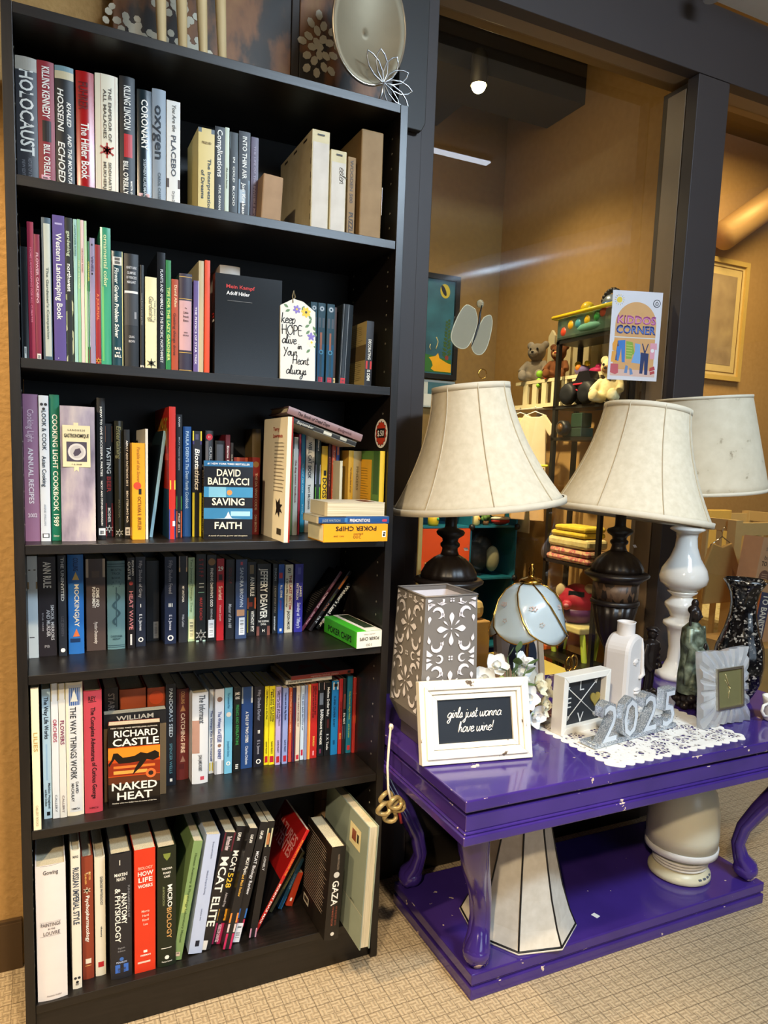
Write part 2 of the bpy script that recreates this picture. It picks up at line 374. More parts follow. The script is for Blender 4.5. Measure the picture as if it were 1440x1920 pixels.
# ------------------------------------------------------------------ books
GR = ['', 'books on the top shelf', 'books on the second shelf', 'books on the third shelf', 'books on the fourth shelf', 'books on the fifth shelf', 'books on the bottom shelf']
MARBLE = m_speckle('marbled_cloth', [(.3, '#6f6577'), (.5, '#a89ba8'), (.7, '#cfc2bd')], 9, .4, st=(3, 3, 1))
LEAF = m_speckle('leaf_photo', [(.35, '#2c3420'), (.5, '#6d7844'), (.62, '#c8c79a')], 90, .4, vor=True, st=(1, 1, .5))
def ink(c): return mat(c, .5, var=0)
def book(loc, t, h, d, kind, col, label, des=(), lean=0, rz=0, op=None, group=None, rot=None, name=None):
    op = op or {}
    nm = name or ('hardcover_book' if kind == 'H' else 'booklet' if t < .0078 else 'paperback_book')
    o = thing(nm, loc, label, 'book', group)
    o.rotation_euler = rot or (0, R(lean), rz)
    rough = .22 if op.get('gl') else .42
    bl = (min(.0035, t*.09) if kind == 'H' else .0005)
    wd = min(.0024, t*.16) if kind == 'H' else min(.0007, t*.1); ins = .003 if kind == 'H' else .0005
    N = 8
    def sp(u, zf, e=0.): return (u*t, bl*(2*u-1)**2-e, h*(1-zf))
    CV = mat(op.get('cov', col), rough, var=.06, scale=25); SPM = MARBLE if ('marble',) in des else mat(col, rough, var=.06, scale=25)
    # cover: two boards and a spine shell as one folded sheet
    mb = MB(); out = [(0, d), (0, bl+.003)]; arc = [(u/N*t, bl*(2*u/N-1)**2) for u in range(N+1)]
    prof = [(0, d)]+arc+[(t, d), (t-wd, d), (t-wd, bl+wd), (wd, bl+wd), (wd, d)]
    n = len(prof); vs = [(x, y, 0) for x, y in prof]+[(x, y, h) for x, y in prof]
    quads = [(i, (i+1) % n, n+(i+1) % n, n+i) for i in range(n)]
    mb.add(vs, quads[1:N+1], SPM, bl > .001); mb.add(vs, [quads[0]]+quads[N+1:], CV)
    caps = [(0, 1, n-2, n-1), (N+1, N+2, N+3, N+4)]                   # board ends
    caps += [(i, i+1, n-3 if i >= N//2 else n-2) for i in range(1, N+1)]
    caps += [(N//2+1, n-3, n-2)]
    for z0 in (0, n):
        mb.add(vs, [tuple(i+z0 for i in f) for f in caps if True], CV)
    stick = []; tx = MB()
    def patch(zs, us, m_, e=.00025):
        k = max(1, int((us[1]-us[0])*N+.5)) if bl > .001 else 1; v = []; f = []
        for i in range(k+1):
            u = us[0]+(us[1]-us[0])*i/k; v += [sp(u, zs[0], e), sp(u, zs[1], e)]
        f = [(2*i, 2*i+2, 2*i+3, 2*i+1) for i in range(k)]; return v, f
    def shape(pts, m_, e=.0005, dst=None):
        (dst or mb).add([(u*t, -e, h*(1-z)) for u, z in pts], [tuple(range(len(pts)))], m_)
    asp = t/h
    def circ(zf, uc, r, k=16, a0=0): return [(uc+r*math.cos(2*PI*i/k+a0), zf+r*asp*math.sin(2*PI*i/k+a0)) for i in range(k)]
    lay = 0
    for it in des:
        k = it[0]; lay += 1; e = .0002+.00003*lay
        if k == 'b':
            us = (it[4], it[5]) if len(it) > 5 else (.0, 1.)
            v, f = patch((it[1], it[2]), us, None, e); mb.add(v, f, mat(it[3], rough, var=.08, scale=60))
        elif k == 'leaf':
            v, f = patch((it[1], it[2]), (0, 1), None, e); mb.add(v, f, LEAF)
        elif k in ('v', 'vi'):
            _, s, a, b, c, wf, cl = it; capm = wf*t; L = (b-a)*h
            vs2, fs2, LL = layout(s, True, .2 if k == 'vi' else 0); sy = capm/CAP; sx = min(L/LL, sy*1.9); x0 = (L-LL*sx)/2
            P = []
            for gx, gy in vs2:
                u = c-wf/2+gy*sy/t; u = min(max(u, .01), .99); P.append(sp(u, a+(x0+gx*sx)/h, .0007+e))
            tx.add(P, fs2, ink(cl))
        elif k == 'h':
            _, s, zf, c, wf, hf, cl = it; vs2, fs2, LL = layout(s, True); sy = hf*h/CAP; sx = min(wf*t/LL, sy*1.9); L = LL*sx/t
            P = [sp(min(max(c-L/2+gx*sx/t, .01), .99), zf+hf/2-gy*sy/h, .0007+e) for gx, gy in vs2]; tx.add(P, fs2, ink(cl))
        elif k == 'st': stick.append(it)
        elif k == 'disc': shape(circ(it[1], it[2], it[3]), ink(it[4]), .0004+e)
        elif k == 'ring':
            shape(circ(it[1], it[2], it[3]), ink(it[4]), .0004+e); shape(circ(it[1], it[2], it[3]*.6), SPM, .0005+e)
        elif k == 'tri': shape([(.5, it[1]), (.72, it[2]), (.28, it[2])], ink(it[3]), .0004+e)
        elif k == 'tri2': shape([(.3, it[1]), (.7, it[1]), (.66, (it[1]+it[2])/2), (.5, it[2]), (.34, (it[1]+it[2])/2)], ink(it[3]), .0004+e)
        elif k == 'crab':
            zf, uc, r, cl = it[1:]; shape(circ(zf, uc, r*.55, 10), ink(cl), .0004+e)
            for q in range(6):
                a = PI/6+q*PI/3; p = (uc+r*math.cos(a), zf+r*asp*math.sin(a)); nx, ny = -math.sin(a)*.1*r, math.cos(a)*.1*r*asp
                shape([(uc+nx, zf+ny), (p[0]+nx, p[1]+ny), (p[0]-nx, p[1]-ny), (uc-nx, zf-ny)], ink(cl), .0004+e)
        elif k in ('dots', 'dots2'):
            for du, dz in ((-.2, 0), (.2, 0), (0, .5*asp)): shape(circ(it[1]+dz, .5+du, .16), ink('#20242a'), .0004+e)
        elif k == 'snake':
            pts = [(.5+.17*math.sin(q*.62), .36+.36*q/20) for q in range(21)]
            for (u0, z0), (u1, z1) in zip(pts, pts[1:]): shape([(u0-.07, z0), (u0+.07, z0), (u1+.07, z1+.002), (u1-.07, z1+.002)], ink('#35525c'), .0004+e)
            shape([(.47, .3), (.53, .3), (.53, .74), (.47, .74)], ink('#35525c'), .0005+e)
            for q in range(8): a = q*PI/4; shape(circ(.26+.035*math.sin(a), .5+.24*math.cos(a), .03, 6), ink('#35525c'), .0004+e)
        elif k == 'lab':
            shape([(.06, .14), (.86, .14), (.86, .445), (.06, .445)], ink('#e6d9ae'), .0006); shape([(.38, .12), (.52, .12), (.52, .14), (.38, .14)], ink('#e6d9ae'), .0006); shape([(.38, .445), (.52, .445), (.52, .48), (.45, .465), (.38, .48)], ink('#e6d9ae'), .0006)
            shape([(.17, .26), (.76, .26), (.76, .405), (.17, .405)], ink('#4a4350'), .0009); shape(circ(.333, .47, .26, 24), ink('#d8d2cc'), .0011); shape(circ(.333, .47, .2, 24), ink('#c2bcb8'), .0013)
            shape([(.36, .345), (.42, .315), (.55, .305), (.6, .335), (.5, .36), (.4, .365)], ink('#4d4250'), .0015)
            for s, zf, wf, hf in (('L A R O U S S E', .175, .5, .012), ('GASTRONOMIQUE', .215, .72, .026), ('C. R. ODER', .425, .3, .008)):
                vs2, fs2, LL = layout(s, True); sy = hf*h/CAP; sx = wf*t/LL; tx.add([((.46-wf/2)*t+gx*sx, -.002, h*(1-zf-hf/2)+gy*sy) for gx, gy in vs2], fs2, ink('#2b2420'))
        elif k[0] in 'KF':                                           # back (left) or front (right) face
            if k[0] == 'K': fp = lambda u, zf, e_=.0004: (-e_, d*(1-u), h*(1-zf))
            else: fp = lambda u, zf, e_=.0004: (t+e_, d*u, h*(1-zf))
            e2 = .0003+.00004*lay
            if k[1] == 'b':
                us = (it[4], it[5]) if len(it) > 5 else (0, 1); mb.add([fp(us[0], it[1], e2), fp(us[1], it[1], e2), fp(us[1], it[2], e2), fp(us[0], it[2], e2)], [(0, 1, 2, 3)], mat(it[3], rough, var=.1, scale=40))
            elif k[1] == 't':                                        # text, top fraction, colour, cap fraction of h, centre u, width
                s, zf, cl, hf = it[1:5]; uc = it[5] if len(it) > 5 else .5; wf = it[6] if len(it) > 6 else .84
                vs2, fs2, LL = layout(s, not op.get('thin')); sy = hf*h/CAP; sx = min(wf*d/LL, sy*1.6); L = LL*sx/d
                tx.add([fp(uc-L/2+gx*sx/d, zf+hf-gy*sy/h, .0005+e2) for gx, gy in vs2], fs2, ink(cl))
            elif k[1] == 'd':
                zf, uc, r, cl = it[1:5]; mb.add([fp(uc+r*math.cos(2*PI*i/24), zf+r*d/h*math.sin(2*PI*i/24), e2) for i in range(24)], [tuple(range(24))], ink(cl))
            elif k[1] == 'p': mb.add([fp(u, z, e2) for u, z in it[1]], [tuple(range(len(it[1])))], mat(it[2], rough, var=.15, scale=60))
            elif k[1] == 'l':
                rr = random.Random(3); cl = it[1] if len(it) > 1 else '#55524e'; z0, z1, u0, u1 = it[2:6] if len(it) > 5 else (.1, .75, .2, .8)
                z = z0
                while z < z1: mb.add([fp(u0, z, e2), fp(u0+(u1-u0)*rr.uniform(.6, 1), z, e2), fp(u0+(u1-u0)*.9, z+.008, e2), fp(u0, z+.008, e2)], [(0, 1, 2, 3)], ink(cl)); z += .03
    mb.build('cover', o)
    pg = MB(); pg.box(wd+.0001, t-wd-.0001, bl+wd+.0002, d-ins, ins, h-ins, PAGES)
    if t-2*wd > .001: pg.build('page_block', o)
    if tx.f: tx.build('lettering', o)
    for it in stick:
        _, a, b, u0, u1, cl = it; sm = MB()
        v = [sp(u0, b, .0012), sp(u1, b, .0012), sp(u1, a, .0012), sp(u0, a, .0012), sp(u0, b, .0009), sp(u1, b, .0009), sp(u1, a, .0009), sp(u0, a, .0009)]
        sm.add(v, [(0, 1, 2, 3), (7, 6, 5, 4), (0, 4, 5, 1), (1, 5, 6, 2), (2, 6, 7, 3), (3, 7, 4, 0)], ink(cl))
        rr = random.Random(int(a*999)); nb = max(3, int((b-a)*h/.0022)); w_ = u1-u0
        for q in range(nb):
            if rr.random() < .6: z0 = a+(b-a)*(.12+.76*q/nb); z1 = z0+(b-a)*.4/nb; sm.add([sp(u0+w_*.2, z1, .0014), sp(u1-w_*.2, z1, .0014), sp(u1-w_*.2, z0, .0014), sp(u0+w_*.2, z0, .0014)], [(0, 1, 2, 3)], ink('#3a3a3e'))
        sm.build('sticker', o)
    return o
BOOKS=[
(1,0.0199,0.075,0.0362,0.2343,0.0,'H','#2b2a2e','thick charcoal hardcover with huge ragged white lettering, first on the top shelf',[('b', 0, 0.1, '#a89f90'), ('v', 'HOLOCAUST', 0.09, 0.74, 0.5, 0.62, '#e6e2d8'), ('v', 'HISTORY OF A TRAGEDY', 0.76, 0.97, 0.6, 0.16, '#77777c'), ('v', 'NEW EDITION', 0.78, 0.95, 0.3, 0.14, '#77777c')],{}),
(1,0.0567,0.075,0.0291,0.2348,0.0,'H','#8c1626','crimson hardcover with white capitals and a pink sticker at its foot',[('v', 'KILLING KENNEDY', 0.04, 0.43, 0.5, 0.42, '#f2efe6'), ('b', 0.45, 0.61, '#1c1210', 0.26, 0.78), ('v', "BILL O'REILLY", 0.63, 0.9, 0.5, 0.36, '#f2efe6'), ('st', 0.87, 1, 0.15, 0.62, '#e7a6b4')],{}),
(1,0.0872,0.075,0.033,0.2335,0.0,'H','#16181a','black hardcover with italic white title and a pale landscape across its top',[('b', 0, 0.1, '#c8b994'), ('b', 0.0, 0.04, '#6d8c93'), ('vi', 'HOSSEINI', 0.17, 0.5, 0.28, 0.3, '#f2efe6'), ('vi', 'KHALED', 0.27, 0.46, 0.72, 0.22, '#f2efe6'), ('vi', 'ECHOED', 0.58, 0.9, 0.3, 0.34, '#f2efe6'), ('vi', 'AND THE MOUNTAINS', 0.52, 0.97, 0.74, 0.2, '#f2efe6')],{}),
(1,0.124,0.075,0.0323,0.233,0.0,'H','#a30f12','bright red hardcover with a black-letter white title in glossy wrap',[('v', 'FUHRER', 0.08, 0.3, 0.4, 0.5, '#5d090c'), ('v', 'The Hitler Book', 0.4, 0.84, 0.48, 0.42, '#f2efe6'), ('b', 0.93, 0.975, '#f0d9a6', 0.35, 0.6)],{'gl': 1}),
(1,0.1584,0.075,0.0421,0.2371,0.0,'H','#e6dcc3','thick cream hardcover with a small red crab emblem between spaced grey letters',[('v', 'THE EMPEROR OF', 0.1, 0.52, 0.64, 0.13, '#5b5348'), ('v', 'ALL MALADIES', 0.12, 0.5, 0.42, 0.13, '#5b5348'), ('crab', 0.59, 0.5, 0.34, '#b3362b'), ('v', 'SIDDHARTHA', 0.68, 0.95, 0.62, 0.12, '#5b5348'), ('v', 'MUKHERJEE', 0.68, 0.95, 0.4, 0.12, '#5b5348'), ('b', 0, 1, '#a5432f', 0.24, 0.25), ('b', 0, 1, '#a5432f', 0.87, 0.88)],{}),
(1,0.2032,0.075,0.0291,0.2422,0.0,'H','#14181d','near-black hardcover with a small red panel between two white names',[('v', 'KILLING LINCOLN', 0.07, 0.41, 0.5, 0.4, '#f2efe6'), ('b', 0.44, 0.62, '#b81c22', 0.28, 0.82), ('v', "BILL O'REILLY &", 0.65, 0.95, 0.38, 0.3, '#f2efe6'), ('v', 'MARTIN DUGARD', 0.8, 0.98, 0.75, 0.13, '#f2efe6')],{}),
(1,0.2364,0.075,0.0283,0.2251,0.0,'H','#0f2229','dark teal-black hardcover with one bold white word and a pink sticker',[('v', 'CORONARY', 0.08, 0.5, 0.5, 0.42, '#f2efe6'), ('v', 'STEPHEN KLAIDMAN', 0.58, 0.9, 0.5, 0.18, '#b9c6cb'), ('st', 0.87, 1, 0.1, 0.82, '#dcb3b4')],{'gl': 1}),
(1,0.2656,0.075,0.0264,0.233,0.0,'H','#8d98a2','grey-blue hardcover with loose dark lower-case lettering',[('v', 'oxygen', 0.13, 0.58, 0.5, 0.62, '#1c2a38'), ('v', 'CAROL CASSELLA', 0.68, 0.96, 0.5, 0.2, '#4d5963')],{}),
(1,0.2935,0.075,0.0269,0.2171,0.0,'P','#e6e2d9','white paperback with a narrow brown band, ninth from the left on the top shelf',[('vi', 'You Are the', 0.03, 0.27, 0.55, 0.26, '#6d6d6a'), ('v', 'PLACEBO', 0.3, 0.67, 0.5, 0.34, '#4a4f57'), ('b', 0.69, 0.77, '#4b3a34'), ('v', 'Dr Joe Dispenza', 0.8, 0.97, 0.5, 0.2, '#8a8a88')],{}),
(1,0.3571,0.075,0.0334,0.1791,0.0,'P','#dcc47c','yellow paperback with a torn top and a two-line blue-grey title',[('v', 'The Interpretation', 0.33, 0.9, 0.68, 0.2, '#3a4a52'), ('v', 'of Dreams', 0.46, 0.78, 0.28, 0.2, '#3a4a52'), ('h', 'FREUD', 0.16, 0.5, 0.6, 0.025, '#7a6a40'), ('b', 0, 0.05, '#5a646c')],{}),
(1,0.3915,0.075,0.0204,0.1881,0.0,'P','#0e0f12','thin black paperback with white serif-like title beside the yellow torn one',[('v', 'Complications', 0.03, 0.53, 0.5, 0.5, '#f2efe6'), ('v', 'ATUL GAWANDE', 0.61, 0.93, 0.5, 0.22, '#f2efe6')],{}),
(1,0.4126,0.075,0.0089,0.1898,0.0,'P','#c9d3bd','very thin pale green book squeezed between two black paperbacks',[('v', 'the new leaves', 0.42, 0.64, 0.5, 0.4, '#54604e')],{}),
(1,0.4226,0.075,0.0176,0.1831,0.0,'P','#101412','black paperback with widely spaced white capitals and a green-black cap',[('b', 0, 0.18, '#1f2c27'), ('v', 'IN  COLD  BLOOD', 0.22, 0.85, 0.5, 0.24, '#f2efe6'), ('v', 'capote', 0.88, 0.98, 0.5, 0.2, '#f2efe6')],{}),
(1,0.442,0.075,0.0244,0.1896,0.0,'P','#16151a','black paperback with bold white capitals above a pale mountain photo',[('v', 'INTO THIN AIR', 0.05, 0.5, 0.5, 0.36, '#f2efe6'), ('b', 0.51, 0.9, '#6f8392'), ('b', 0.62, 0.76, '#a8b4bd', 0.1, 0.6), ('v', 'Jon Krakauer', 0.55, 0.93, 0.45, 0.3, '#f2efe6'), ('b', 0.95, 1, '#e8e4da')],{}),
(1,0.4683,0.075,0.016,0.1827,0.0,'P','#584b60','dull purple thin paperback, last before the small tan box',[('v', 'THE LIFE OF THE INVISIBLE MIND', 0.1, 0.93, 0.5, 0.26, '#a397ac')],{}),
(2,0.0209,0.045,0.0123,0.2083,0.0,'P','#16181a','glossy black paperback at the left end of the second shelf, white label near its foot',[('st', 0.88, 0.98, 0.35, 0.65, '#e4e1d6'), ('b', 0, 1, '#3a3f42', 0.04, 0.14)],{'gl': 1}),
(2,0.0338,0.045,0.011,0.2545,0.0,'P','#96203c','tall crimson book, red lettering, second on the second shelf',[('v', 'HOME LANDSCAPING FOR ALL CLIMATES', 0.18, 0.72, 0.5, 0.3, '#d5748c')],{}),
(2,0.0454,0.045,0.0096,0.2336,0.0,'P','#86203a','shorter crimson book with a white square label at its foot',[('v', 'FLOWER GARDENS', 0.13, 0.55, 0.5, 0.4, '#e8b9c4'), ('st', 0.94, 0.985, 0.2, 0.9, '#e9e2d4')],{}),
(2,0.0585,0.045,0.0162,0.2664,0.0,'H','#3f5563','blue-edged hardcover with a long pale spine panel and spaced capitals',[('b', 0.04, 0.96, '#c5c7b6', 0.22, 0.9), ('v', "The Gardener's Companion", 0.3, 0.88, 0.56, 0.26, '#5e6a60')],{}),
(2,0.0777,0.045,0.0211,0.274,0.0,'P','#5d4a8c','thick purple paperback with white serif-like title',[('v', 'Western Landscaping Book', 0.12, 0.7, 0.5, 0.44, '#f2efe6'), ('b', 0.05, 0.062, '#b9aed2', 0.2, 0.8), ('b', 0.965, 0.97, '#f2efe6', 0.3, 0.36)],{}),
(2,0.0994,0.045,0.0131,0.2724,0.0,'P','#1a1f17','paperback with black top and speckled foliage below its white title',[('v', 'gardening', 0.09, 0.26, 0.5, 0.42, '#c8d2b0'), ('v', 'northwest', 0.31, 0.5, 0.5, 0.5, '#f2efe6'), ('leaf', 0.52, 1)],{}),
(2,0.1142,0.045,0.0062,0.2717,0.0,'P','#9fc9bd','thin aqua booklet, leftmost of the four pale thin ones',[('v', 'CONTAINER ROSES', 0.04, 0.25, 0.5, 0.4, '#4d7c72')],{}),
(2,0.121,0.045,0.0053,0.2729,0.0,'P','#86b98c','thin grass green booklet, second of the four pale thin ones',[('v', 'VINES OF THE WORLD', 0.25, 0.5, 0.5, 0.35, '#d7e8b2')],{}),
(2,0.1269,0.045,0.0058,0.2721,0.0,'P','#e2c3bb','thin pale pink booklet, third of the four pale thin ones',[('v', 'ORCHARD ROSES', 0.1, 0.45, 0.5, 0.35, '#9a4a44')],{}),
(2,0.1333,0.045,0.0048,0.2717,0.0,'P','#b2cfa0','thin yellow-green booklet, rightmost of the four pale thin ones',[],{}),
(2,0.1389,0.045,0.0039,0.2347,0.0,'P','#1f6b3c','thin green book with yellow capitals and a red foot',[('v', 'CONTAINER', 0.12, 0.36, 0.5, 0.6, '#d9d25a'), ('b', 0.4, 0.85, '#c8cfdb'), ('b', 0.87, 1, '#93142a')],{}),
(2,0.1433,0.045,0.009,0.2418,0.0,'P','#8f86a4','lilac-grey booklet with dotted lettering beside the red journal',[('v', 'VINES', 0.12, 0.28, 0.5, 0.45, '#4a3f66'), ('b', 0.045, 0.06, '#15151a', 0.3, 0.6), ('b', 0.27, 0.285, '#15151a', 0.3, 0.6)],{}),
(2,0.1529,0.045,0.0093,0.2307,0.0,'P','#8e1217','dark red book with gold capitals and a small gold emblem',[('v', 'A JOURNAL', 0.4, 0.62, 0.5, 0.42, '#d8764a'), ('crab', 0.955, 0.5, 0.6, '#e3a83c')],{}),
(2,0.1628,0.045,0.019,0.2651,0.0,'H','#3f9a78','tall glossy green hardcover with a pale rounded spine',[('v', 'ornamental color', 0.05, 0.42, 0.5, 0.36, '#d8e4b0'), ('b', 0.42, 0.96, '#62b06c', 0.12, 0.3)],{'gl': 1}),
(2,0.1835,0.045,0.021,0.2244,0.0,'H','#1d3f4a','dark teal hardcover with a small house label on top and white title',[('st', 0.05, 0.12, 0.1, 0.88, '#d9d7cf'), ('vi', 'Flower Garden Problem Solver', 0.14, 0.74, 0.42, 0.34, '#dfe8e4'), ('h', 'BALL', 0.835, 0.5, 0.6, 0.022, '#f2efe6'), ('h', 'and', 0.87, 0.5, 0.35, 0.018, '#f2efe6'), ('h', 'BALL', 0.9, 0.5, 0.6, 0.022, '#f2efe6'), ('b', 0, 1, '#d9cf8a', 0.9, 0.98)],{'gl': 1}),
(2,0.2068,0.045,0.0272,0.2229,0.0,'H','#18191c','thick black hardcover with four grey lines and a white swoosh',[('h', 'NINETY-NINE', 0.12, 0.5, 0.72, 0.022, '#c9c9cc'), ('h', 'GLIMPSES', 0.165, 0.5, 0.6, 0.022, '#c9c9cc'), ('h', 'OF PRINCESS', 0.205, 0.5, 0.72, 0.022, '#c9c9cc'), ('h', 'MARGARET', 0.245, 0.5, 0.62, 0.022, '#c9c9cc'), ('b', 0.32, 0.345, '#d6d6d6', 0.02, 0.95), ('b', 0.34, 0.62, '#2e2f33', 0.05, 0.95), ('b', 0.5, 0.56, '#8d8d90', 0.7, 0.85), ('h', 'CRAIG', 0.72, 0.5, 0.4, 0.02, '#b9b9bc'), ('h', 'BROWN', 0.76, 0.5, 0.44, 0.02, '#b9b9bc')],{}),
(2,0.2368,0.045,0.0071,0.2042,0.0,'P','#191a1b','thin black spine between the thick black hardcover and the cream one',[('v', 'notes from a quiet garden', 0.04, 0.8, 0.5, 0.3, '#8f8f8c'), ('st', 0.96, 1, 0, 1, '#ddd8c8')],{}),
(2,0.2469,0.045,0.0224,0.1834,0.0,'H','#e4dcae','cream hardcover with a grey italic title and a round emblem',[('vi', 'Gardening', 0.2, 0.46, 0.5, 0.4, '#80806c'), ('v', 'THE ESSAYS', 0.24, 0.46, 0.82, 0.12, '#9a9884'), ('h', 'SIMPLE', 0.47, 0.5, 0.6, 0.014, '#70705c'), ('crab', 0.925, 0.5, 0.42, '#5a5a4c')],{}),
(2,0.2701,0.045,0.0159,0.2339,0.0,'P','#14161a','black field guide with a long two-tone title, taller than the cream book',[('v', 'PLANTS AND ANIMALS OF THE PACIFIC NORTHWEST', 0.14, 0.93, 0.55, 0.34, '#cdd0d2')],{'gl': 1}),
(2,0.2871,0.045,0.0102,0.2208,0.0,'P','#1d7a3e','green paperback with pale lettering beside the black field guide',[('v', 'TIPS FOR THE LAZY GARDENER', 0.24, 0.9, 0.5, 0.5, '#cfe07a')],{}),
(2,0.2983,0.045,0.0138,0.1854,0.0,'P','#a8431a','burnt orange paperback with a cream name and dark title',[('v', 'David Allen', 0.06, 0.3, 0.6, 0.36, '#e9c8a0'), ('v', 'Getting things done', 0.36, 0.82, 0.45, 0.36, '#5b1f0c')],{}),
(2,0.314,0.045,0.0261,0.1993,0.0,'H','#2c2338','dark plum hardcover with a large pale pink label and gold rules',[('b', 0.03, 0.036, '#c9a24a'), ('b', 0.25, 0.256, '#c9a24a'), ('b', 0.27, 0.77, '#c39a9e', 0.0, 0.95), ('h', 'The', 0.345, 0.5, 0.16, 0.014, '#4a3238'), ('h', 'Little', 0.39, 0.5, 0.4, 0.022, '#4a3238'), ('h', 'French', 0.43, 0.5, 0.44, 0.022, '#4a3238'), ('h', 'Bistro', 0.47, 0.5, 0.42, 0.022, '#4a3238'), ('h', 'NINA', 0.59, 0.5, 0.3, 0.014, '#4a3238'), ('h', 'GEORGE', 0.62, 0.5, 0.46, 0.014, '#4a3238'), ('b', 0.79, 0.796, '#c9a24a'), ('b', 0.97, 0.976, '#c9a24a')],{}),
(2,0.3432,0.045,0.0109,0.1882,0.0,'P','#5c4a86','narrow purple paperback with a white edge and spaced white capitals',[('v', 'THE PHYSICS OF STAR TREK', 0.28, 0.9, 0.4, 0.36, '#ddd8e8'), ('b', 0, 1, '#b9b0cc', 0.82, 1)],{}),
(3,0.0195,0.0608,0.027,0.2878,0.0,'H','#9d6f8c','thick mauve pink cookbook yearbook at the left end of the third shelf',[('v', 'Cooking Light', 0.1, 0.32, 0.48, 0.4, '#d9bccb'), ('v', 'ANNUAL RECIPES', 0.36, 0.74, 0.45, 0.32, '#eadfe6'), ('h', '2002', 0.82, 0.5, 0.62, 0.026, '#e5d6df')],{}),
(3,0.0476,0.0574,0.0176,0.2866,0.0,'H','#ccd3dc','pale grey-blue cookbook with black dots and thin dark title',[('v', 'LOOK & COOK', 0.1, 0.37, 0.5, 0.42, '#2b3a4a'), ('v', 'Asian Cooking', 0.41, 0.62, 0.45, 0.4, '#2b3a4a'), ('v', 'ANNE WILLAN', 0.74, 0.89, 0.45, 0.2, '#9aa4b0'), ('dots', 0.06), ('b', 0.945, 0.975, '#23262b', 0.15, 0.85), ('b', 0.95, 0.97, '#dfe2e6', 0.25, 0.75)],{}),
(3,0.0668,0.0664,0.0179,0.2898,0.0,'H','#0c6c50','emerald green hardcover with white condensed capitals running its length',[('v', 'COOKING LIGHT COOKBOOK 1989', 0.13, 0.9, 0.52, 0.5, '#ecebd8'), ('h', 'Oxmoor', 0.965, 0.5, 0.6, 0.014, '#cfd8c4')],{}),
(3,0.0853,0.0489,0.0638,0.269,0.0,'H','#a79aa6','very thick marbled grey culinary encyclopedia with a cream plate label',[('marble',), ('lab',)],{}),
(3,0.1551,0.079,0.016,0.29,0.0,'H','#121214','tall black hardcover with small white capitals and a white publisher square',[('v', 'HOW TO GIVE SUCCESSFUL PARTIES', 0.06, 0.55, 0.5, 0.24, '#f2efe6'), ('v', 'NICKY AND STEPHEN BRANSON', 0.58, 0.9, 0.5, 0.2, '#f2efe6'), ('st', 0.92, 0.97, 0.1, 0.9, '#eeeeea')],{}),
(3,0.1734,0.1278,0.0161,0.2406,0.0,'P','#141214','black paperback with white and red title, orange beer photo on top and red foot',[('b', 0.02, 0.16, '#a8693f'), ('v', 'TASTING', 0.2, 0.44, 0.5, 0.5, '#f2efe6'), ('v', 'BEER', 0.46, 0.6, 0.5, 0.5, '#b3322a'), ('b', 0.7, 1, '#8c1f22'), ('v', 'MOSHER', 0.74, 0.87, 0.5, 0.36, '#f2efe6'), ('crab', 0.93, 0.5, 0.5, '#f2efe6')],{}),
(3,0.1918,0.1121,0.0173,0.2469,0.0,'H','#25241a','dark olive hardcover with an olive italic title, glossy wrap',[('vi', 'Entertaining', 0.04, 0.32, 0.5, 0.5, '#77744a'), ('v', 'MARTHA', 0.6, 0.9, 0.5, 0.2, '#57553c'), ('crab', 0.96, 0.5, 0.45, '#b9b9b0')],{'gl': 1}),
(3,0.2097,0.097,0.0112,0.2292,0.0,'P','#191919','black paperback with bold white capitals, beside the yellow novel',[('v', 'ADULT ADD FACTBOOK 2011', 0.1, 0.52, 0.5, 0.34, '#f2efe6'), ('v', 'BEN STERLING M.D.', 0.56, 0.86, 0.5, 0.32, '#f2efe6'), ('st', 0.9, 0.975, 0.1, 0.95, '#cfcfcb')],{}),
(3,0.2215,0.0637,0.026,0.2019,0.0,'P','#eda31c','bright yellow paperback with a red and black figure mid-spine',[('vi', 'Parable of the Sower', 0.04, 0.4, 0.5, 0.24, '#b5791a'), ('disc', 0.44, 0.4, 0.3, '#d8452a'), ('b', 0.47, 0.53, '#1b1512', 0.5, 0.72), ('v', 'OCTAVIA E. BUTLER', 0.55, 0.9, 0.55, 0.26, '#7c4c0c')],{}),
(3,0.2487,0.0663,0.0053,0.2316,0.0,'P','#dcd6c8','thin black-and-cream book with only its cream edge showing beside the yellow novel',[],{}),
(3,0.2616,0.1027,0.0065,0.2318,7.4,'P','#8fb9cf','light blue slim spine on a dark cover, tilted to the right',[],{'cov': '#0f2024'}),
(3,0.2959,0.0595,0.0133,0.28,0.0,'P','#c0271c','tall red activity book with gold and blue graphics, tilted to the right',[('b', 0.55, 0.62, '#e8cf3c', 0.15, 1), ('b', 0.77, 1, '#1c3f86'), ('b', 0.86, 0.9, '#c8d4e4', 0.55, 0.95), ('Kt', 'FUN MAGIC', 0.08, '#b98a2a', 0.1), ('Kt', 'MAGIC BOOK', 0.17, '#b98a2a', 0.12), ('Kb', 0.62, 1, '#16384e'), ('Kb', 0.35, 0.4, '#d4402a')],{'cov': '#a82418', 'd': 0.2}),
(3,0.3162,0.0907,0.0122,0.2663,0.0,'P','#15161a','slim dark exam guide with green and orange blocks near its foot',[('v', 'KAPLAN', 0.02, 0.1, 0.5, 0.3, '#f2efe6'), ('v', 'MCAT Practice Questions', 0.18, 0.45, 0.5, 0.24, '#a8a8ac'), ('b', 0.66, 0.77, '#3f7a3c'), ('b', 0.78, 1, '#b4532f'), ('v', 'PREP 2015', 0.8, 0.96, 0.5, 0.3, '#e6c8b0')],{}),
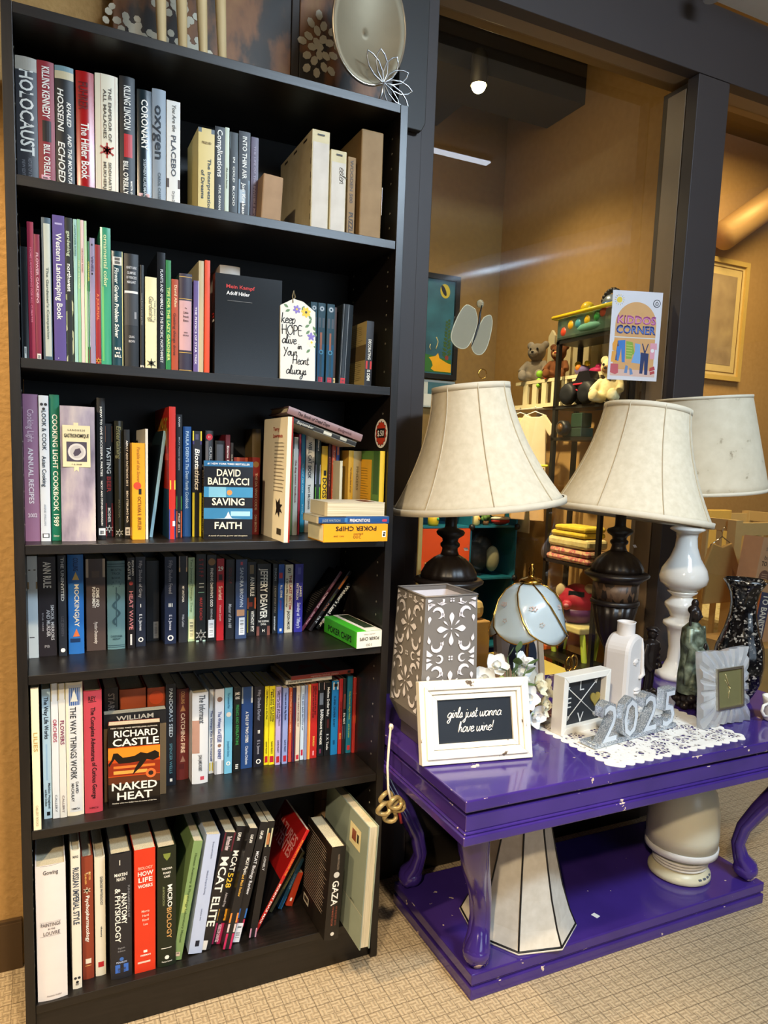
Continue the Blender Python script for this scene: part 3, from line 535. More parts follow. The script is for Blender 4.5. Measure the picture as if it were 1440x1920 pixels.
(3,0.3334,0.1062,0.0176,0.2419,0.0,'H','#1f4f8c','royal blue hardcover with pale italic title, centre of the third shelf',[('v', "PAULA DEEN'S", 0.04, 0.32, 0.5, 0.34, '#a9c4de'), ('vi', 'The Deen Family Cookbook', 0.33, 0.74, 0.5, 0.36, '#a9c4de')],{}),
(3,0.3535,0.1035,0.0198,0.2331,0.0,'P','#191a24','black and yellow beginner guide with bold white italic title',[('b', 0, 0.11, '#e4d23a'), ('b', 0.03, 0.08, '#4d4a6a', 0.3, 0.65), ('b', 0.09, 0.125, '#3a2f6a'), ('vi', 'Biostatistics', 0.16, 0.55, 0.5, 0.5, '#f2efe6'), ('b', 0.58, 1, '#d8c92a'), ('v', 'DUMMIES', 0.64, 0.92, 0.45, 0.4, '#22201a')],{}),
(3,0.3931,0.16,0.0177,0.2369,0.0,'P','#211d1f','black paperback with a red disc numbered 11 on top',[('disc', 0.06, 0.5, 0.42, '#c4283a'), ('h', '11', 0.06, 0.5, 0.3, 0.02, '#f2efe6'), ('v', 'GUILLEMET', 0.11, 0.5, 0.65, 0.3, '#c8c4be'), ('b', 0.1, 0.3, '#7d6c60', 0.02, 0.4)],{'gl': 1}),
(3,0.4181,0.17,0.0216,0.2155,0.0,'H','#181b20','dark thin book with a grey portrait, behind the blue-covered thriller',[('b', 0.04, 0.28, '#4c515a', 0.15, 0.85)],{}),
(3,0.4424,0.17,0.0106,0.2299,0.0,'P','#5d1420','dark maroon paperback behind the blue-covered thriller',[('v', 'Emma Rathbone', 0.06, 0.5, 0.5, 0.4, '#f2efe6')],{}),
(3,0.4544,0.17,0.0063,0.2122,0.0,'P','#2a2220','sliver of a brown-black paperback behind the blue-covered thriller',[('v', 'no.8 c', 0.06, 0.3, 0.5, 0.5, '#cfc6b4')],{}),
(3,0.4625,0.17,0.0331,0.1785,0.0,'P','#8c2c1e','rust red book whose top peeps above the blue-covered thriller',[('b', 0.0, 0.08, '#b4532e', 0.2, 1)],{}),
(3,0.4962,0.13,0.0175,0.1797,0.0,'H','#7c1713','dark red bestseller with thin gold-white capitals right of the blue thriller',[('disc', 0.09, 0.45, 0.4, '#8f6b3a'), ('v', 'THE DA VINCI CODE', 0.2, 0.68, 0.5, 0.3, '#d7b79a'), ('v', 'DAN BROWN', 0.74, 0.97, 0.5, 0.28, '#d7b79a')],{'d': 0.065}),
(3,0.5143,0.2,0.0211,0.2478,0.0,'H','#5a4a2c','tall old olive-tan hardcover standing at the back behind the bookend',[],{}),
(3,0.5738,0.1046,0.0029,0.2282,0.0,'P','#a8493c','thin salmon-red picture book, first in the row right of the white cover',[],{}),
(3,0.5774,0.1038,0.0083,0.238,0.0,'P','#3f5a3a','thin green picture book with white foot, second in the row',[('b', 0.0, 0.15, '#16233a'), ('b', 0.2, 0.95, '#55733f', 0.1, 0.9)],{}),
(3,0.5863,0.1025,0.0115,0.2299,0.0,'P','#a7aaa4','thin grey paperback with a navy cap in the row of slim books',[('b', 0, 0.12, '#232a33'), ('v', 'the dog owner handbook', 0.2, 0.7, 0.5, 0.3, '#6d1f24')],{}),
(3,0.6038,0.1169,0.0055,0.2373,0.0,'P','#b02a3a','very thin red and navy booklet in the row of slim books',[('b', 0, 0.22, '#20356a'), ('b', 0.55, 1, '#3a2a3c')],{}),
(3,0.6268,0.1644,0.0101,0.2414,0.0,'P','#2b8cae','turquoise booklet with a royal blue top in the row of slim books',[('b', 0, 0.18, '#27479a'), ('v', 'natural cat care', 0.3, 0.6, 0.5, 0.4, '#9fd5e4'), ('v', 'books', 0.68, 0.85, 0.5, 0.35, '#9fd5e4')],{}),
(3,0.6382,0.1624,0.022,0.2375,0.0,'P','#dcd9cc','white pet paperback with two-line dark serif-like title',[('v', 'WELL CAT BOOK', 0.07, 0.44, 0.45, 0.36, '#1d2b3a'), ('v', 'THE', 0.22, 0.28, 0.84, 0.16, '#1d2b3a'), ('v', 'Terri McGinnis', 0.5, 0.76, 0.45, 0.26, '#5a5c58'), ('b', 0, 0.05, '#b9b4a4')],{}),
(3,0.6628,0.1601,0.0132,0.2383,0.0,'P','#20302e','dark green slim book with a lilac label and lime lower half',[('v', 'Kittens', 0.02, 0.17, 0.5, 0.3, '#f2efe6'), ('b', 0.3, 0.5, '#b9bcd0'), ('b', 0.53, 1, '#5ca52c'), ('v', 'SCALE', 0.55, 0.7, 0.5, 0.5, '#1e3a18')],{}),
(3,0.678,0.1582,0.0164,0.2128,0.0,'P','#e0b81f','yellow dog-training paperback with a black animal silhouette',[('b', 0.28, 0.34, '#15151a', 0.35, 0.75), ('v', 'DOGS', 0.36, 0.6, 0.5, 0.6, '#15151a'), ('b', 0, 1, '#1f2320', 0.9, 1)],{}),
(3,0.695,0.1568,0.0078,0.2227,0.0,'P','#4a1a1c','thin dark maroon book beside the yellow dog paperback',[('v', 'good owners great dogs', 0.05, 0.6, 0.5, 0.34, '#a8766c')],{}),
(3,0.7039,0.1556,0.0098,0.2245,0.0,'P','#c04a2c','orange-red slim paperback beside a navy one',[('v', 'Training', 0.04, 0.3, 0.5, 0.4, '#e7c8a8'), ('v', 'puppy', 0.5, 0.66, 0.5, 0.4, '#e7c8a8')],{}),
(3,0.7146,0.1545,0.0083,0.2234,0.0,'P','#27366e','navy slim paperback with pale lettering right of the orange-red one',[('v', 'CAT WISE', 0.5, 0.68, 0.5, 0.4, '#b8c0dc'), ('b', 0.0, 0.14, '#c0622c', 0.2, 0.8)],{}),
(3,0.7069,0.11,0.0066,0.1783,0.0,'P','#c9c3a8','short cream booklet right of the navy paperback',[],{}),
(3,0.7312,0.115,0.013,0.2039,0.0,'P','#c99a2c','ochre slim book leaning on the back, left of the big green-yellow one',[('v', 'The Ultimate Book of Cats', 0.2, 0.5, 0.5, 0.3, '#6d4a10')],{}),
(3,0.7380,0.115,0.0279,0.2032,0.0,'H','#a59468','beige hardcover with a small red badge near its foot',[('v', 'FINDERS', 0.15, 0.5, 0.6, 0.2, '#6d5f3e'), ('b', 0.6, 0.72, '#b4281e', 0.45, 0.75)],{}),
(4,0.0195,0.1315,0.0188,0.2177,0.0,'P','#c4cdd0','pale grey-white paperback at the left end of the fourth shelf',[('b', 0.13, 0.14, '#4c4438', 0.1, 0.85), ('b', 0.25, 0.32, '#97805c'), ('b', 0.79, 0.8, '#4c4c50', 0.1, 0.6)],{}),
(4,0.0392,0.1385,0.0345,0.2145,0.0,'P','#2c2528','thick dark brown-grey paperback with tall condensed white name',[('v', 'ANN RULE', 0.05, 0.31, 0.52, 0.42, '#f2efe6'), ('v', 'SMOKE, MIRRORS', 0.48, 0.84, 0.78, 0.17, '#cfc9c6'), ('v', 'AND MURDER', 0.53, 0.8, 0.55, 0.2, '#cfc9c6'), ('v', 'true cases', 0.55, 0.75, 0.25, 0.1, '#a39c9a'), ('h', 'PB', 0.9, 0.45, 0.3, 0.025, '#a39c9a')],{}),
(4,0.0776,0.1293,0.016,0.2179,0.0,'P','#1f242e','dark slate paperback with spaced grey-white capitals and a bird emblem',[('v', 'THE UNINVITED', 0.02, 0.45, 0.55, 0.36, '#b9c0c4'), ('v', 'LIZ JENSEN', 0.6, 0.8, 0.5, 0.3, '#454650'), ('disc', 0.94, 0.5, 0.28, '#f2efe6')],{}),
(4,0.0973,0.1377,0.0313,0.2176,0.0,'H','#2568b4','bright blue hardcover with a gold bird-arrow above its white title',[('v', 'COLLINS', 0.03, 0.16, 0.5, 0.3, '#16365e'), ('tri', 0.17, 0.25, '#d8b866'), ('v', 'MOCKINGJAY', 0.29, 0.72, 0.55, 0.28, '#e4dcc0'), ('tri', 0.74, 0.82, '#c86a3a'), ('b', 0.84, 0.88, '#122f58', 0.1, 0.75)],{}),
(4,0.1341,0.1536,0.0397,0.2054,0.0,'P','#4a3c38','brown classic with a faded photo cap and white title',[('b', 0, 0.2, '#b3a28c'), ('b', 0.13, 0.2, '#5a4a3e', 0.3, 0.7), ('v', 'CRIME AND', 0.31, 0.52, 0.6, 0.16, '#f2efe6'), ('v', 'PUNISHMENT', 0.3, 0.53, 0.4, 0.16, '#f2efe6'), ('vi', 'Fyodor Dostoevsky', 0.68, 0.92, 0.5, 0.16, '#cfc5bc')],{}),
(4,0.1779,0.1519,0.037,0.1998,0.0,'H','#5d7f86','grey-teal clothbound book with a dark serpent-and-staff emblem',[('b', 0.03, 0.04, '#35525c'), ('b', 0.06, 0.067, '#35525c'), ('h', 'MUSTN', 0.1, 0.5, 0.6, 0.025, '#35525c'), ('h', 'TRICK', 0.14, 0.5, 0.5, 0.025, '#35525c'), ('h', 'BOOK', 0.19, 0.5, 0.5, 0.02, '#35525c'), ('snake',), ('h', 'CHRISTOPHER', 0.85, 0.5, 0.66, 0.022, '#35525c'), ('h', 'MERCY', 0.88, 0.5, 0.45, 0.02, '#35525c'), ('b', 0.95, 0.957, '#35525c'), ('b', 0.97, 0.977, '#35525c')],{}),
(4,0.2196,0.1484,0.0158,0.2071,0.0,'P','#140d10','black paperback with pinkish condensed title and a white-ruled foot',[('v', 'CASTLE', 0.04, 0.24, 0.25, 0.32, '#f2efe6'), ('v', 'RICHARD', 0.03, 0.2, 0.75, 0.26, '#f2efe6'), ('disc', 0.28, 0.5, 0.28, '#a33a34'), ('v', 'HEAT WAVE', 0.36, 0.79, 0.5, 0.5, '#c77a7c'), ('b', 0.84, 0.96, '#cfcfcf', 0.35, 0.6)],{}),
(4,0.2387,0.1599,0.0212,0.2065,0.0,'P','#1c2233','dark blue-black paperback with a roman numeral I, left of the dark gap',[('v', 'Fifty Shades of Grey', 0.04, 0.45, 0.5, 0.3, '#a8aab4'), ('h', 'I', 0.54, 0.5, 0.16, 0.035, '#f2efe6'), ('v', 'E L James', 0.63, 0.82, 0.5, 0.26, '#d8d8dc'), ('ring', 0.92, 0.5, 0.26, '#f2efe6')],{}),
(4,0.3032,0.1639,0.0256,0.2042,0.0,'P','#1a2440','dark navy paperback with a roman numeral III, right of the dark gap',[('v', 'Fifty Shades Freed', 0.04, 0.42, 0.5, 0.3, '#8f93a4'), ('h', 'III', 0.55, 0.5, 0.4, 0.04, '#f2efe6'), ('v', 'E L James', 0.66, 0.84, 0.5, 0.24, '#c8c8d4'), ('ring', 0.93, 0.5, 0.26, '#f2efe6')],{}),
(4,0.3357,0.1678,0.0192,0.2044,0.0,'P','#25262d','charcoal classic with a pale photo cap and small white title',[('b', 0, 0.18, '#9b8f84'), ('b', 0.13, 0.18, '#d9b788'), ('v', 'MY ANTONIA', 0.34, 0.53, 0.5, 0.24, '#f2efe6'), ('v', 'Willa Cather', 0.67, 0.82, 0.5, 0.24, '#b4b4ba')],{}),
(4,0.3579,0.1721,0.015,0.2002,0.0,'P','#b4cfa6','pale green and aqua slim book with a black-printed sticker at its foot',[('b', 0.35, 0.7, '#9fd4cf'), ('v', 'Tao Journey Through Sleep', 0.02, 0.65, 0.5, 0.3, '#7d9a74'), ('st', 0.73, 0.97, 0.1, 0.9, '#e4dfae')],{}),
(4,0.3745,0.1618,0.0219,0.2091,0.0,'P','#141819','black paperback with widely spaced red letters and pale toe tag lines',[('v', 'S T I F F', 0.05, 0.26, 0.5, 0.42, '#8f2a2c'), ('b', 0.33, 0.335, '#f2efe6', 0.3, 0.8), ('b', 0.37, 0.375, '#f2efe6', 0.3, 0.8), ('b', 0.43, 0.437, '#7fb4a4', 0.2, 0.85), ('v', 'MARY ROACH', 0.49, 0.75, 0.5, 0.28, '#a3322f'), ('crab', 0.92, 0.5, 0.6, '#9a9c9a'), ('b', 0.98, 1, '#a8c4bc')],{}),
(4,0.3998,0.1634,0.0214,0.2063,0.0,'P','#131314','black paperback with a tan oval portrait on top and a white barcode sticker',[('disc', 0.08, 0.5, 0.4, '#8c6a40'), ('v', "FINDING DARWIN'S GOD", 0.15, 0.6, 0.5, 0.28, '#f2efe6'), ('v', 'KENNETH MILLER', 0.62, 0.75, 0.5, 0.2, '#a8a8a8'), ('st', 0.75, 0.96, 0.15, 0.8, '#d4dbe4')],{}),
(4,0.4225,0.1613,0.017,0.1972,0.0,'P','#a81a24','red paperback with the number 29 in white',[('h', '29', 0.12, 0.5, 0.75, 0.05, '#f2efe6'), ('b', 0.19, 0.26, '#2a0f12', 0.25, 0.75), ('v', 'Scarlatti', 0.33, 0.5, 0.5, 0.5, '#e8c4b4'), ('v', 'Vincent Zandri', 0.56, 0.76, 0.5, 0.26, '#e0a8a0')],{}),
(4,0.4451,0.1645,0.02,0.1943,0.0,'P','#17181d','black paperback with faint red and grey lettering beside the red one',[('v', 'SOUL OF', 0.1, 0.3, 0.5, 0.34, '#5c2424'), ('vi', 'Master of the Hill', 0.55, 0.85, 0.5, 0.34, '#a3a8b0')],{}),
(4,0.4688,0.1636,0.0268,0.1936,0.0,'P','#34476e','steel blue paperback with spaced pale name and a barcode sticker',[('b', 0.03, 0.07, '#b8485a', 0.4, 0.6), ('v', 'SANDRA BROWN', 0.1, 0.6, 0.5, 0.3, '#b9c8dc'), ('b', 0.63, 0.71, '#b48a6a', 0.1, 0.8), ('st', 0.73, 0.95, 0.3, 0.82, '#d4dde8')],{}),
(4,0.5015,0.1811,0.0219,0.1842,0.0,'P','#141314','black paperback with tan photo cap, white name and orange picture band',[('b', 0.04, 0.16, '#7d6c4a', 0.25, 0.7), ('v', 'ANN RULE', 0.2, 0.46, 0.55, 0.44, '#f2efe6'), ('b', 0.48, 0.63, '#b4552a'), ('b', 0.54, 0.6, '#6d2418', 0.2, 0.6), ('v', 'WITHOUT PITY', 0.66, 0.94, 0.6, 0.36, '#f2efe6'), ('b', 0.65, 0.95, '#a8962a', 0.02, 0.14)],{}),
(4,0.5253,0.1788,0.0339,0.1789,0.0,'P','#171517','wide black paperback with very large white name down the spine',[('v', 'JEFFERY DEAVER', 0.07, 0.76, 0.5, 0.5, '#f2efe6'), ('h', 'THE SLEEPING', 0.8, 0.5, 0.8, 0.026, '#f2efe6'), ('h', 'DOLL', 0.84, 0.5, 0.4, 0.026, '#f2efe6'), ('b', 0.87, 1, '#7a4c44'), ('h', 'H', 0.93, 0.5, 0.2, 0.04, '#f2efe6')],{}),
(4,0.5687,0.1902,0.0125,0.1761,0.0,'P','#1d1f22','narrow black paperback tilted slightly, left of the bright blue one',[('v', 'DUNCAN', 0.06, 0.24, 0.5, 0.4, '#9aa0a8'), ('v', 'I KNOW WHAT YOU', 0.32, 0.7, 0.5, 0.36, '#8a8478'), ('v', 'summer', 0.75, 0.96, 0.5, 0.4, '#d4d8dc')],{}),
(4,0.5819,0.1863,0.0145,0.1751,0.0,'P','#1f4fa4','bright blue paperback with a red patch and small white name',[('b', 0.12, 0.2, '#c0353c', 0.1, 0.7), ('v', 'R.L. STINE', 0.3, 0.48, 0.5, 0.34, '#f2efe6'), ('v', 'goosed', 0.52, 0.66, 0.5, 0.3, '#8a4a7c'), ('b', 0.93, 0.97, '#f2efe6', 0.3, 0.7)],{}),
(4,0.6001,0.1882,0.0202,0.1734,0.0,'P','#d9d4c0','white paperback with red capitals over black ones',[('v', '01', 0.05, 0.13, 0.5, 0.4, '#2a2420'), ('v', 'THE LAST VICTIM', 0.15, 0.66, 0.66, 0.34, '#9c1f22'), ('v', 'a true-life journey', 0.2, 0.62, 0.25, 0.22, '#2a2420'), ('v', 'JASON MOSS', 0.68, 0.95, 0.5, 0.32, '#2a2420')],{}),
(4,0.6251,0.1861,0.0213,0.1746,0.0,'P','#34309a','violet-blue paperback with white name, last upright book on the fourth shelf',[('b', 0.05, 0.15, '#5a5ab4', 0.3, 0.7), ('v', 'JAMES', 0.32, 0.48, 0.7, 0.24, '#f2efe6'), ('v', 'PATTERSON', 0.28, 0.52, 0.3, 0.26, '#f2efe6'), ('vi', "Sunday at Tiffany's", 0.56, 0.94, 0.5, 0.4, '#d0d0ec')],{}),
(4,0.6437,0.1906,0.0081,0.1811,35.5,'P','#5a1f30','maroon-spined paperback slumped far to the right, first of three',[('v', 'THE BOYFRIEND', 0.06, 0.3, 0.5, 0.4, '#a87c86'), ('v', 'ROMANCE', 0.35, 0.62, 0.5, 0.6, '#d8b4bc'), ('v', 'Carrie Woods', 0.68, 0.9, 0.5, 0.4, '#cfa8b0'), ('Kl',)],{'cov': '#131112', 'd': 0.11}),
(4,0.6628,0.1816,0.0083,0.1843,36.0,'P','#1c1416','black paperback with orange flames lettering slumped right, second of three',[('b', 0.08, 0.3, '#b4672a', 0.2, 0.8), ('v', 'STEPHEN', 0.38, 0.5, 0.5, 0.34, '#6d7a3a'), ('v', 'FULL', 0.54, 0.68, 0.5, 0.5, '#b4705a'), ('v', 'TILT', 0.72, 0.9, 0.5, 0.5, '#c8ccd4')],{'d': 0.11}),
(4,0.6860,0.19,0.0105,0.1424,37.1,'P','#111214','black spelling dictionary with white lettering slumped right, third of three',[('v', "Webster's Legal Speller", 0.04, 0.94, 0.5, 0.8, '#f2efe6')],{'d': 0.1}),
(5,0.0227,0.004,0.0139,0.2924,0.0,'P','#efe4c0','cream flower book pulled forward to the shelf edge, leftmost of its shelf',[('v', 'LILIES', 0.3, 0.44, 0.5, 0.5, '#b59a5c'), ('v', 'CALLERY BOOKS', 0.82, 0.97, 0.5, 0.3, '#b5a88c')],{}),
(5,0.042,0.0457,0.0155,0.2773,0.0,'P','#b4cfe0','pale blue science paperback with black storybook title',[('v', 'The Way Life Works', 0.06, 0.38, 0.5, 0.5, '#1c2430'), ('b', 0.42, 0.7, '#9abcd8', 0.35, 0.55), ('v', 'Mahlon Hoagland', 0.72, 0.92, 0.7, 0.24, '#1c2430'), ('v', 'and Bert Dodson', 0.77, 0.9, 0.3, 0.24, '#1c2430'), ('b', 0.945, 0.975, '#15181c', 0.35, 0.75)],{}),
(5,0.0588,0.0412,0.0131,0.2888,0.0,'P','#cfd4da','pale grey flower book with crimson lettering on a tan top',[('b', 0, 0.13, '#b3a588'), ('v', 'ORCHIDS', 0.26, 0.43, 0.5, 0.5, '#9c2f4a'), ('v', 'CALLERY', 0.82, 0.95, 0.5, 0.3, '#7a7f88')],{}),
(5,0.0727,0.0399,0.0127,0.2879,0.0,'P','#d4d2cc','pale flower book with plum lettering left of the big machine book',[('b', 0, 0.12, '#bfae80'), ('v', 'FLOWERS', 0.27, 0.45, 0.5, 0.55, '#7c2f54'), ('v', 'CALLERY', 0.83, 0.96, 0.5, 0.3, '#8a7f80')],{}),
(5,0.0864,0.0394,0.0323,0.2876,0.0,'H','#e0dac6','thick cream-bordered white book with a blue mammoth picture on top',[('b', 0.02, 0.97, '#d0d3d6', 0.15, 0.92), ('b', 0.04, 0.17, '#3c5f9c', 0.2, 0.85), ('tri', 0.05, 0.14, '#e8e4d4'), ('v', 'THE WAY THINGS WORK', 0.18, 0.72, 0.42, 0.34, '#34343a'), ('v', 'DAVID', 0.74, 0.83, 0.6, 0.16, '#34343a'), ('v', 'MACAULAY', 0.75, 0.89, 0.34, 0.16, '#34343a'), ('h', 'HMCo', 0.945, 0.5, 0.5, 0.014, '#34343a')],{}),
(5,0.1205,0.0385,0.0353,0.266,0.0,'H','#b8404e','thick rose-red storybook treasury with brush-drawn black title',[('h', 'REY', 0.06, 0.45, 0.42, 0.035, '#3a1018'), ('b', 0.085, 0.09, '#3a1018', 0.25, 0.7), ('v', 'The Complete Adventures', 0.13, 0.57, 0.5, 0.24, '#1a0a10'), ('v', 'of Curious George', 0.58, 0.88, 0.55, 0.24, '#1a0a10'), ('h', 'HMCo', 0.955, 0.5, 0.5, 0.014, '#5a1820')],{}),
(5,0.1664,0.11,0.028,0.2462,0.0,'P','#1f1816','dark brown paperback with partly hidden tan capitals behind the fire-covered novel',[('v', 'STARKES', 0.05, 0.3, 0.5, 0.45, '#8f8478')],{}),
(5,0.1988,0.12,0.0563,0.2351,0.0,'H','#b4532c','thick plain orange book behind the fire-covered novel',[],{}),
(5,0.2585,0.12,0.0379,0.2335,0.0,'P','#b44a1f','orange-red paperback with a round bright label behind the fire-covered novel',[('disc', 0.1, 0.5, 0.42, '#d8501f'), ('b', 0.09, 0.11, '#e8b48c', 0.25, 0.75)],{}),
(5,0.2972,0.1106,0.0222,0.2415,0.0,'P','#141a24','blue-black paperback with spaced pale capitals beside the maroon one',[('v', "PANDORA'S SEED", 0.04, 0.52, 0.5, 0.34, '#b4bfc8'), ('v', 'SPENCER WELLS', 0.58, 0.88, 0.5, 0.26, '#5a8a9a'), ('b', 0.93, 0.96, '#f2efe6', 0.4, 0.65)],{}),
(5,0.325,0.1314,0.0277,0.2196,0.0,'H','#5d2220','maroon hardcover with gold flame arrow and pale title',[('v', 'COLLINS', 0.02, 0.16, 0.5, 0.26, '#b48a5c'), ('tri', 0.17, 0.24, '#a8764a'), ('v', 'CATCHING FIRE', 0.26, 0.7, 0.5, 0.32, '#d8bfa8'), ('tri', 0.73, 0.8, '#8f6a5c'), ('b', 0.82, 0.88, '#4a1a1a', 0.2, 0.6)],{}),
(5,0.3543,0.0964,0.0365,0.2181,0.0,'H','#d4d8de','bulky white hardcover with hands pictured on its side, pulled forward',[('vi', 'The Informant', 0.02, 0.33, 0.6, 0.36, '#4a5058'), ('v', 'JOHN JAMES ROBERT', 0.68, 0.86, 0.5, 0.2, '#3a3f48'), ('b', 0.3, 0.66, '#b08a7c', 0.0, 0.45), ('b', 0.92, 0.96, '#c4485a', 0.5, 0.75)],{'d': 0.17}),
(5,0.4021,0.1416,0.0113,0.2084,0.0,'P','#e0e0dc','narrow white journal paperback with a tan top and blue handwriting',[('b', 0, 0.22, '#b8a286'), ('v', 'The Wimpy Kid Do-It-Yourself', 0.25, 0.85, 0.5, 0.4, '#2f3f7c'), ('b', 0.87, 0.97, '#c8b83a', 0.1, 0.9)],{}),
(5,0.4142,0.131,0.021,0.2107,0.0,'P','#d8dbe4','white diary paperback with a small round portrait and blue handwriting',[('disc', 0.12, 0.5, 0.3, '#8a6a5c'), ('v', 'The Wimpy Kid', 0.26, 0.52, 0.5, 0.36, '#3a4c8c'), ('v', 'MOVIE DIARY', 0.53, 0.62, 0.5, 0.5, '#3a4c8c'), ('disc', 0.66, 0.5, 0.2, '#8a6a5c'), ('v', 'KINNEY', 0.7, 0.82, 0.5, 0.36, '#3a4c8c'), ('b', 0.84, 1, '#a8acb4')],{}),
(5,0.4364,0.1271,0.018,0.2134,0.0,'P','#6fb6d8','sky blue paperback with a small cream badge',[('v', 'The Lemonade War', 0.06, 0.24, 0.5, 0.3, '#3a7ca4'), ('disc', 0.31, 0.5, 0.34, '#e0d8c8'), ('v', 'Jacqueline Davies', 0.62, 0.8, 0.5, 0.26, '#3a7ca4'), ('ring', 0.88, 0.5, 0.28, '#f2efe6')],{}),
(5,0.4584,0.1296,0.017,0.2104,0.0,'P','#141716','black paperback with green rough capitals beside the blue classic',[('h', 'JAMES', 0.07, 0.5, 0.7, 0.03, '#f2efe6'), ('h', 'KING', 0.12, 0.5, 0.6, 0.03, '#f2efe6'), ('v', 'FREAKS AND REVELATIONS', 0.2, 0.68, 0.5, 0.4, '#3a8f4c'), ('v', 'Iii', 0.9, 0.97, 0.5, 0.4, '#f2efe6')],{}),
(5,0.4797,0.1402,0.028,0.2061,0.0,'P','#23457c','mid-blue classic with a grey photo cap and small white title',[('b', 0, 0.2, '#8f979c'), ('b', 0.14, 0.2, '#c4c8c4'), ('v', 'A TALE OF TWO CITIES', 0.3, 0.68, 0.5, 0.24, '#f2efe6'), ('v', 'Charles Dickens', 0.72, 0.95, 0.5, 0.24, '#c8d0e0')],{}),
(5,0.5111,0.1382,0.0239,0.2047,0.0,'P','#1b1b26','black-navy paperback with a roman numeral II beside the yellow pair',[('v', 'Fifty Shades Darker', 0.04, 0.42, 0.5, 0.3, '#a0a0ac'), ('h', 'II', 0.56, 0.5, 0.26, 0.04, '#f2efe6'), ('v', 'E L James', 0.66, 0.84, 0.5, 0.26, '#a0a0ac'), ('ring', 0.93, 0.5, 0.26, '#f2efe6')],{}),
(5,0.539,0.1427,0.0104,0.2017,0.0,'P','#e4d322',"yellow children's paperback, left of the yellow pair",[('v', 'Clue Mysteries at the Fair', 0.04, 0.42, 0.5, 0.34, '#4a4410'), ('v', 'DAVE PILKEY', 0.7, 0.86, 0.5, 0.34, '#4a4410'), ('b', 0.89, 0.97, '#b82430', 0.15, 0.85)],{}),
(5,0.5501,0.1396,0.014,0.2014,0.0,'P','#e8d820',"yellow children's paperback with two title lines, right of the yellow pair",[('v', 'Junie and the Little', 0.04, 0.45, 0.66, 0.28, '#4a4410'), ('v', 'Monkey Business', 0.06, 0.45, 0.3, 0.28, '#4a4410'), ('v', 'DAVE PILKEY', 0.7, 0.86, 0.5, 0.3, '#4a4410'), ('b', 0.89, 0.97, '#b82430', 0.15, 0.85)],{}),
(5,0.5648,0.1328,0.0127,0.2001,0.0,'P','#b9a8d4',"lilac children's paperback with dark two-line title",[('v', 'Captain and the Perilous', 0.04, 0.5, 0.66, 0.28, '#2f2444'), ('v', 'Plot of the Poopy', 0.04, 0.42, 0.32, 0.28, '#2f2444'), ('v', 'DAVE PILKEY', 0.68, 0.84, 0.5, 0.3, '#2f2444'), ('b', 0.89, 0.97, '#b82430', 0.2, 0.8)],{}),
(5,0.5825,0.1327,0.0132,0.1956,0.0,'P','#8f9cd0',"periwinkle children's paperback with dark title, right of the lilac one",[('v', 'Captain and the Big Battle', 0.06, 0.42, 0.5, 0.34, '#242c54'), ('v', 'DAVE PILKEY', 0.68, 0.84, 0.5, 0.3, '#242c54'), ('b', 0.89, 0.97, '#b82430', 0.2, 0.8)],{}),
(5,0.6004,0.1392,0.008,0.1919,0.0,'P','#c4552c','orange-crimson slim paperback with a crimson foot',[('v', 'THE ATTACK OF TALKING TOILETS', 0.05, 0.6, 0.5, 0.3, '#f0c8a0'), ('b', 0.7, 1, '#c02a4a')],{}),
(5,0.609,0.1362,0.0076,0.1928,0.0,'P','#2a2444','dark indigo slim paperback with a red lower half',[('b', 0.2, 1, '#a82430')],{}),
(5,0.6192,0.1387,0.01,0.1946,0.0,'P','#d8c8b4',"cream slim children's paperback with a red foot label",[('v', 'THE GREAT BOOK OF', 0.1, 0.55, 0.5, 0.3, '#8a5a4a'), ('b', 0.92, 0.98, '#c02a3a', 0.15, 0.85)],{}),
(5,0.6322,0.1405,0.0089,0.1935,0.0,'P','#c4d4e4',"pale blue-white slim children's paperback with a crimson foot label",[('v', 'THE BIG BAD BATTLE OF', 0.1, 0.6, 0.5, 0.34, '#3a4c7c'), ('b', 0.86, 0.94, '#b82440', 0.2, 0.8)],{}),
(5,0.6417,0.1375,0.0068,0.1947,0.0,'P','#8d95b4','slim slate-lilac booklet right of the pale blue one',[],{}),
(5,0.6501,0.1386,0.0072,0.1953,0.0,'P','#e0893a','slim orange book with a yellow edge left of the broad red one',[('b', 0, 1, '#e8c05a', 0.55, 0.9)],{}),
(5,0.6579,0.1402,0.0184,0.1963,0.0,'P','#b82420',"broad red children's paperback with fine dark title",[('v', 'CAPTAIN AND THE BIG, BAD', 0.03, 0.42, 0.66, 0.2, '#3a0c10'), ('v', 'BATTLE OF THE BOY PART ONE', 0.03, 0.45, 0.35, 0.2, '#3a0c10'), ('v', 'DAVE PILKEY', 0.7, 0.84, 0.5, 0.24, '#f0c05a'), ('b', 0.9, 0.96, '#e8a0a0', 0.4, 0.6)],{}),
(5,0.6802,0.1451,0.0164,0.1953,0.0,'P','#14171a','black paperback with pale photo cap and heavy white capitals',[('b', 0, 0.1, '#b9a0a0'), ('b', 0.14, 0.3, '#6d747c', 0.2, 0.8), ('v', 'BARN', 0.36, 0.5, 0.6, 0.5, '#f2efe6'), ('v', 'ABOVE THE NOISE', 0.5, 0.84, 0.5, 0.32, '#f2efe6'), ('b', 0.9, 0.96, '#6d2f4a', 0.3, 0.6)],{}),
(5,0.6983,0.1435,0.0159,0.1939,0.0,'P','#131315','black paperback with white bold author line, left of the blue one',[('v', 'Melissa Dollar Baby', 0.06, 0.46, 0.5, 0.36, '#f2efe6'), ('v', 'F. X. Toole', 0.7, 0.92, 0.5, 0.36, '#d8d8d8'), ('b', 0.5, 0.62, '#4a1a1c', 0.4, 0.7)],{}),
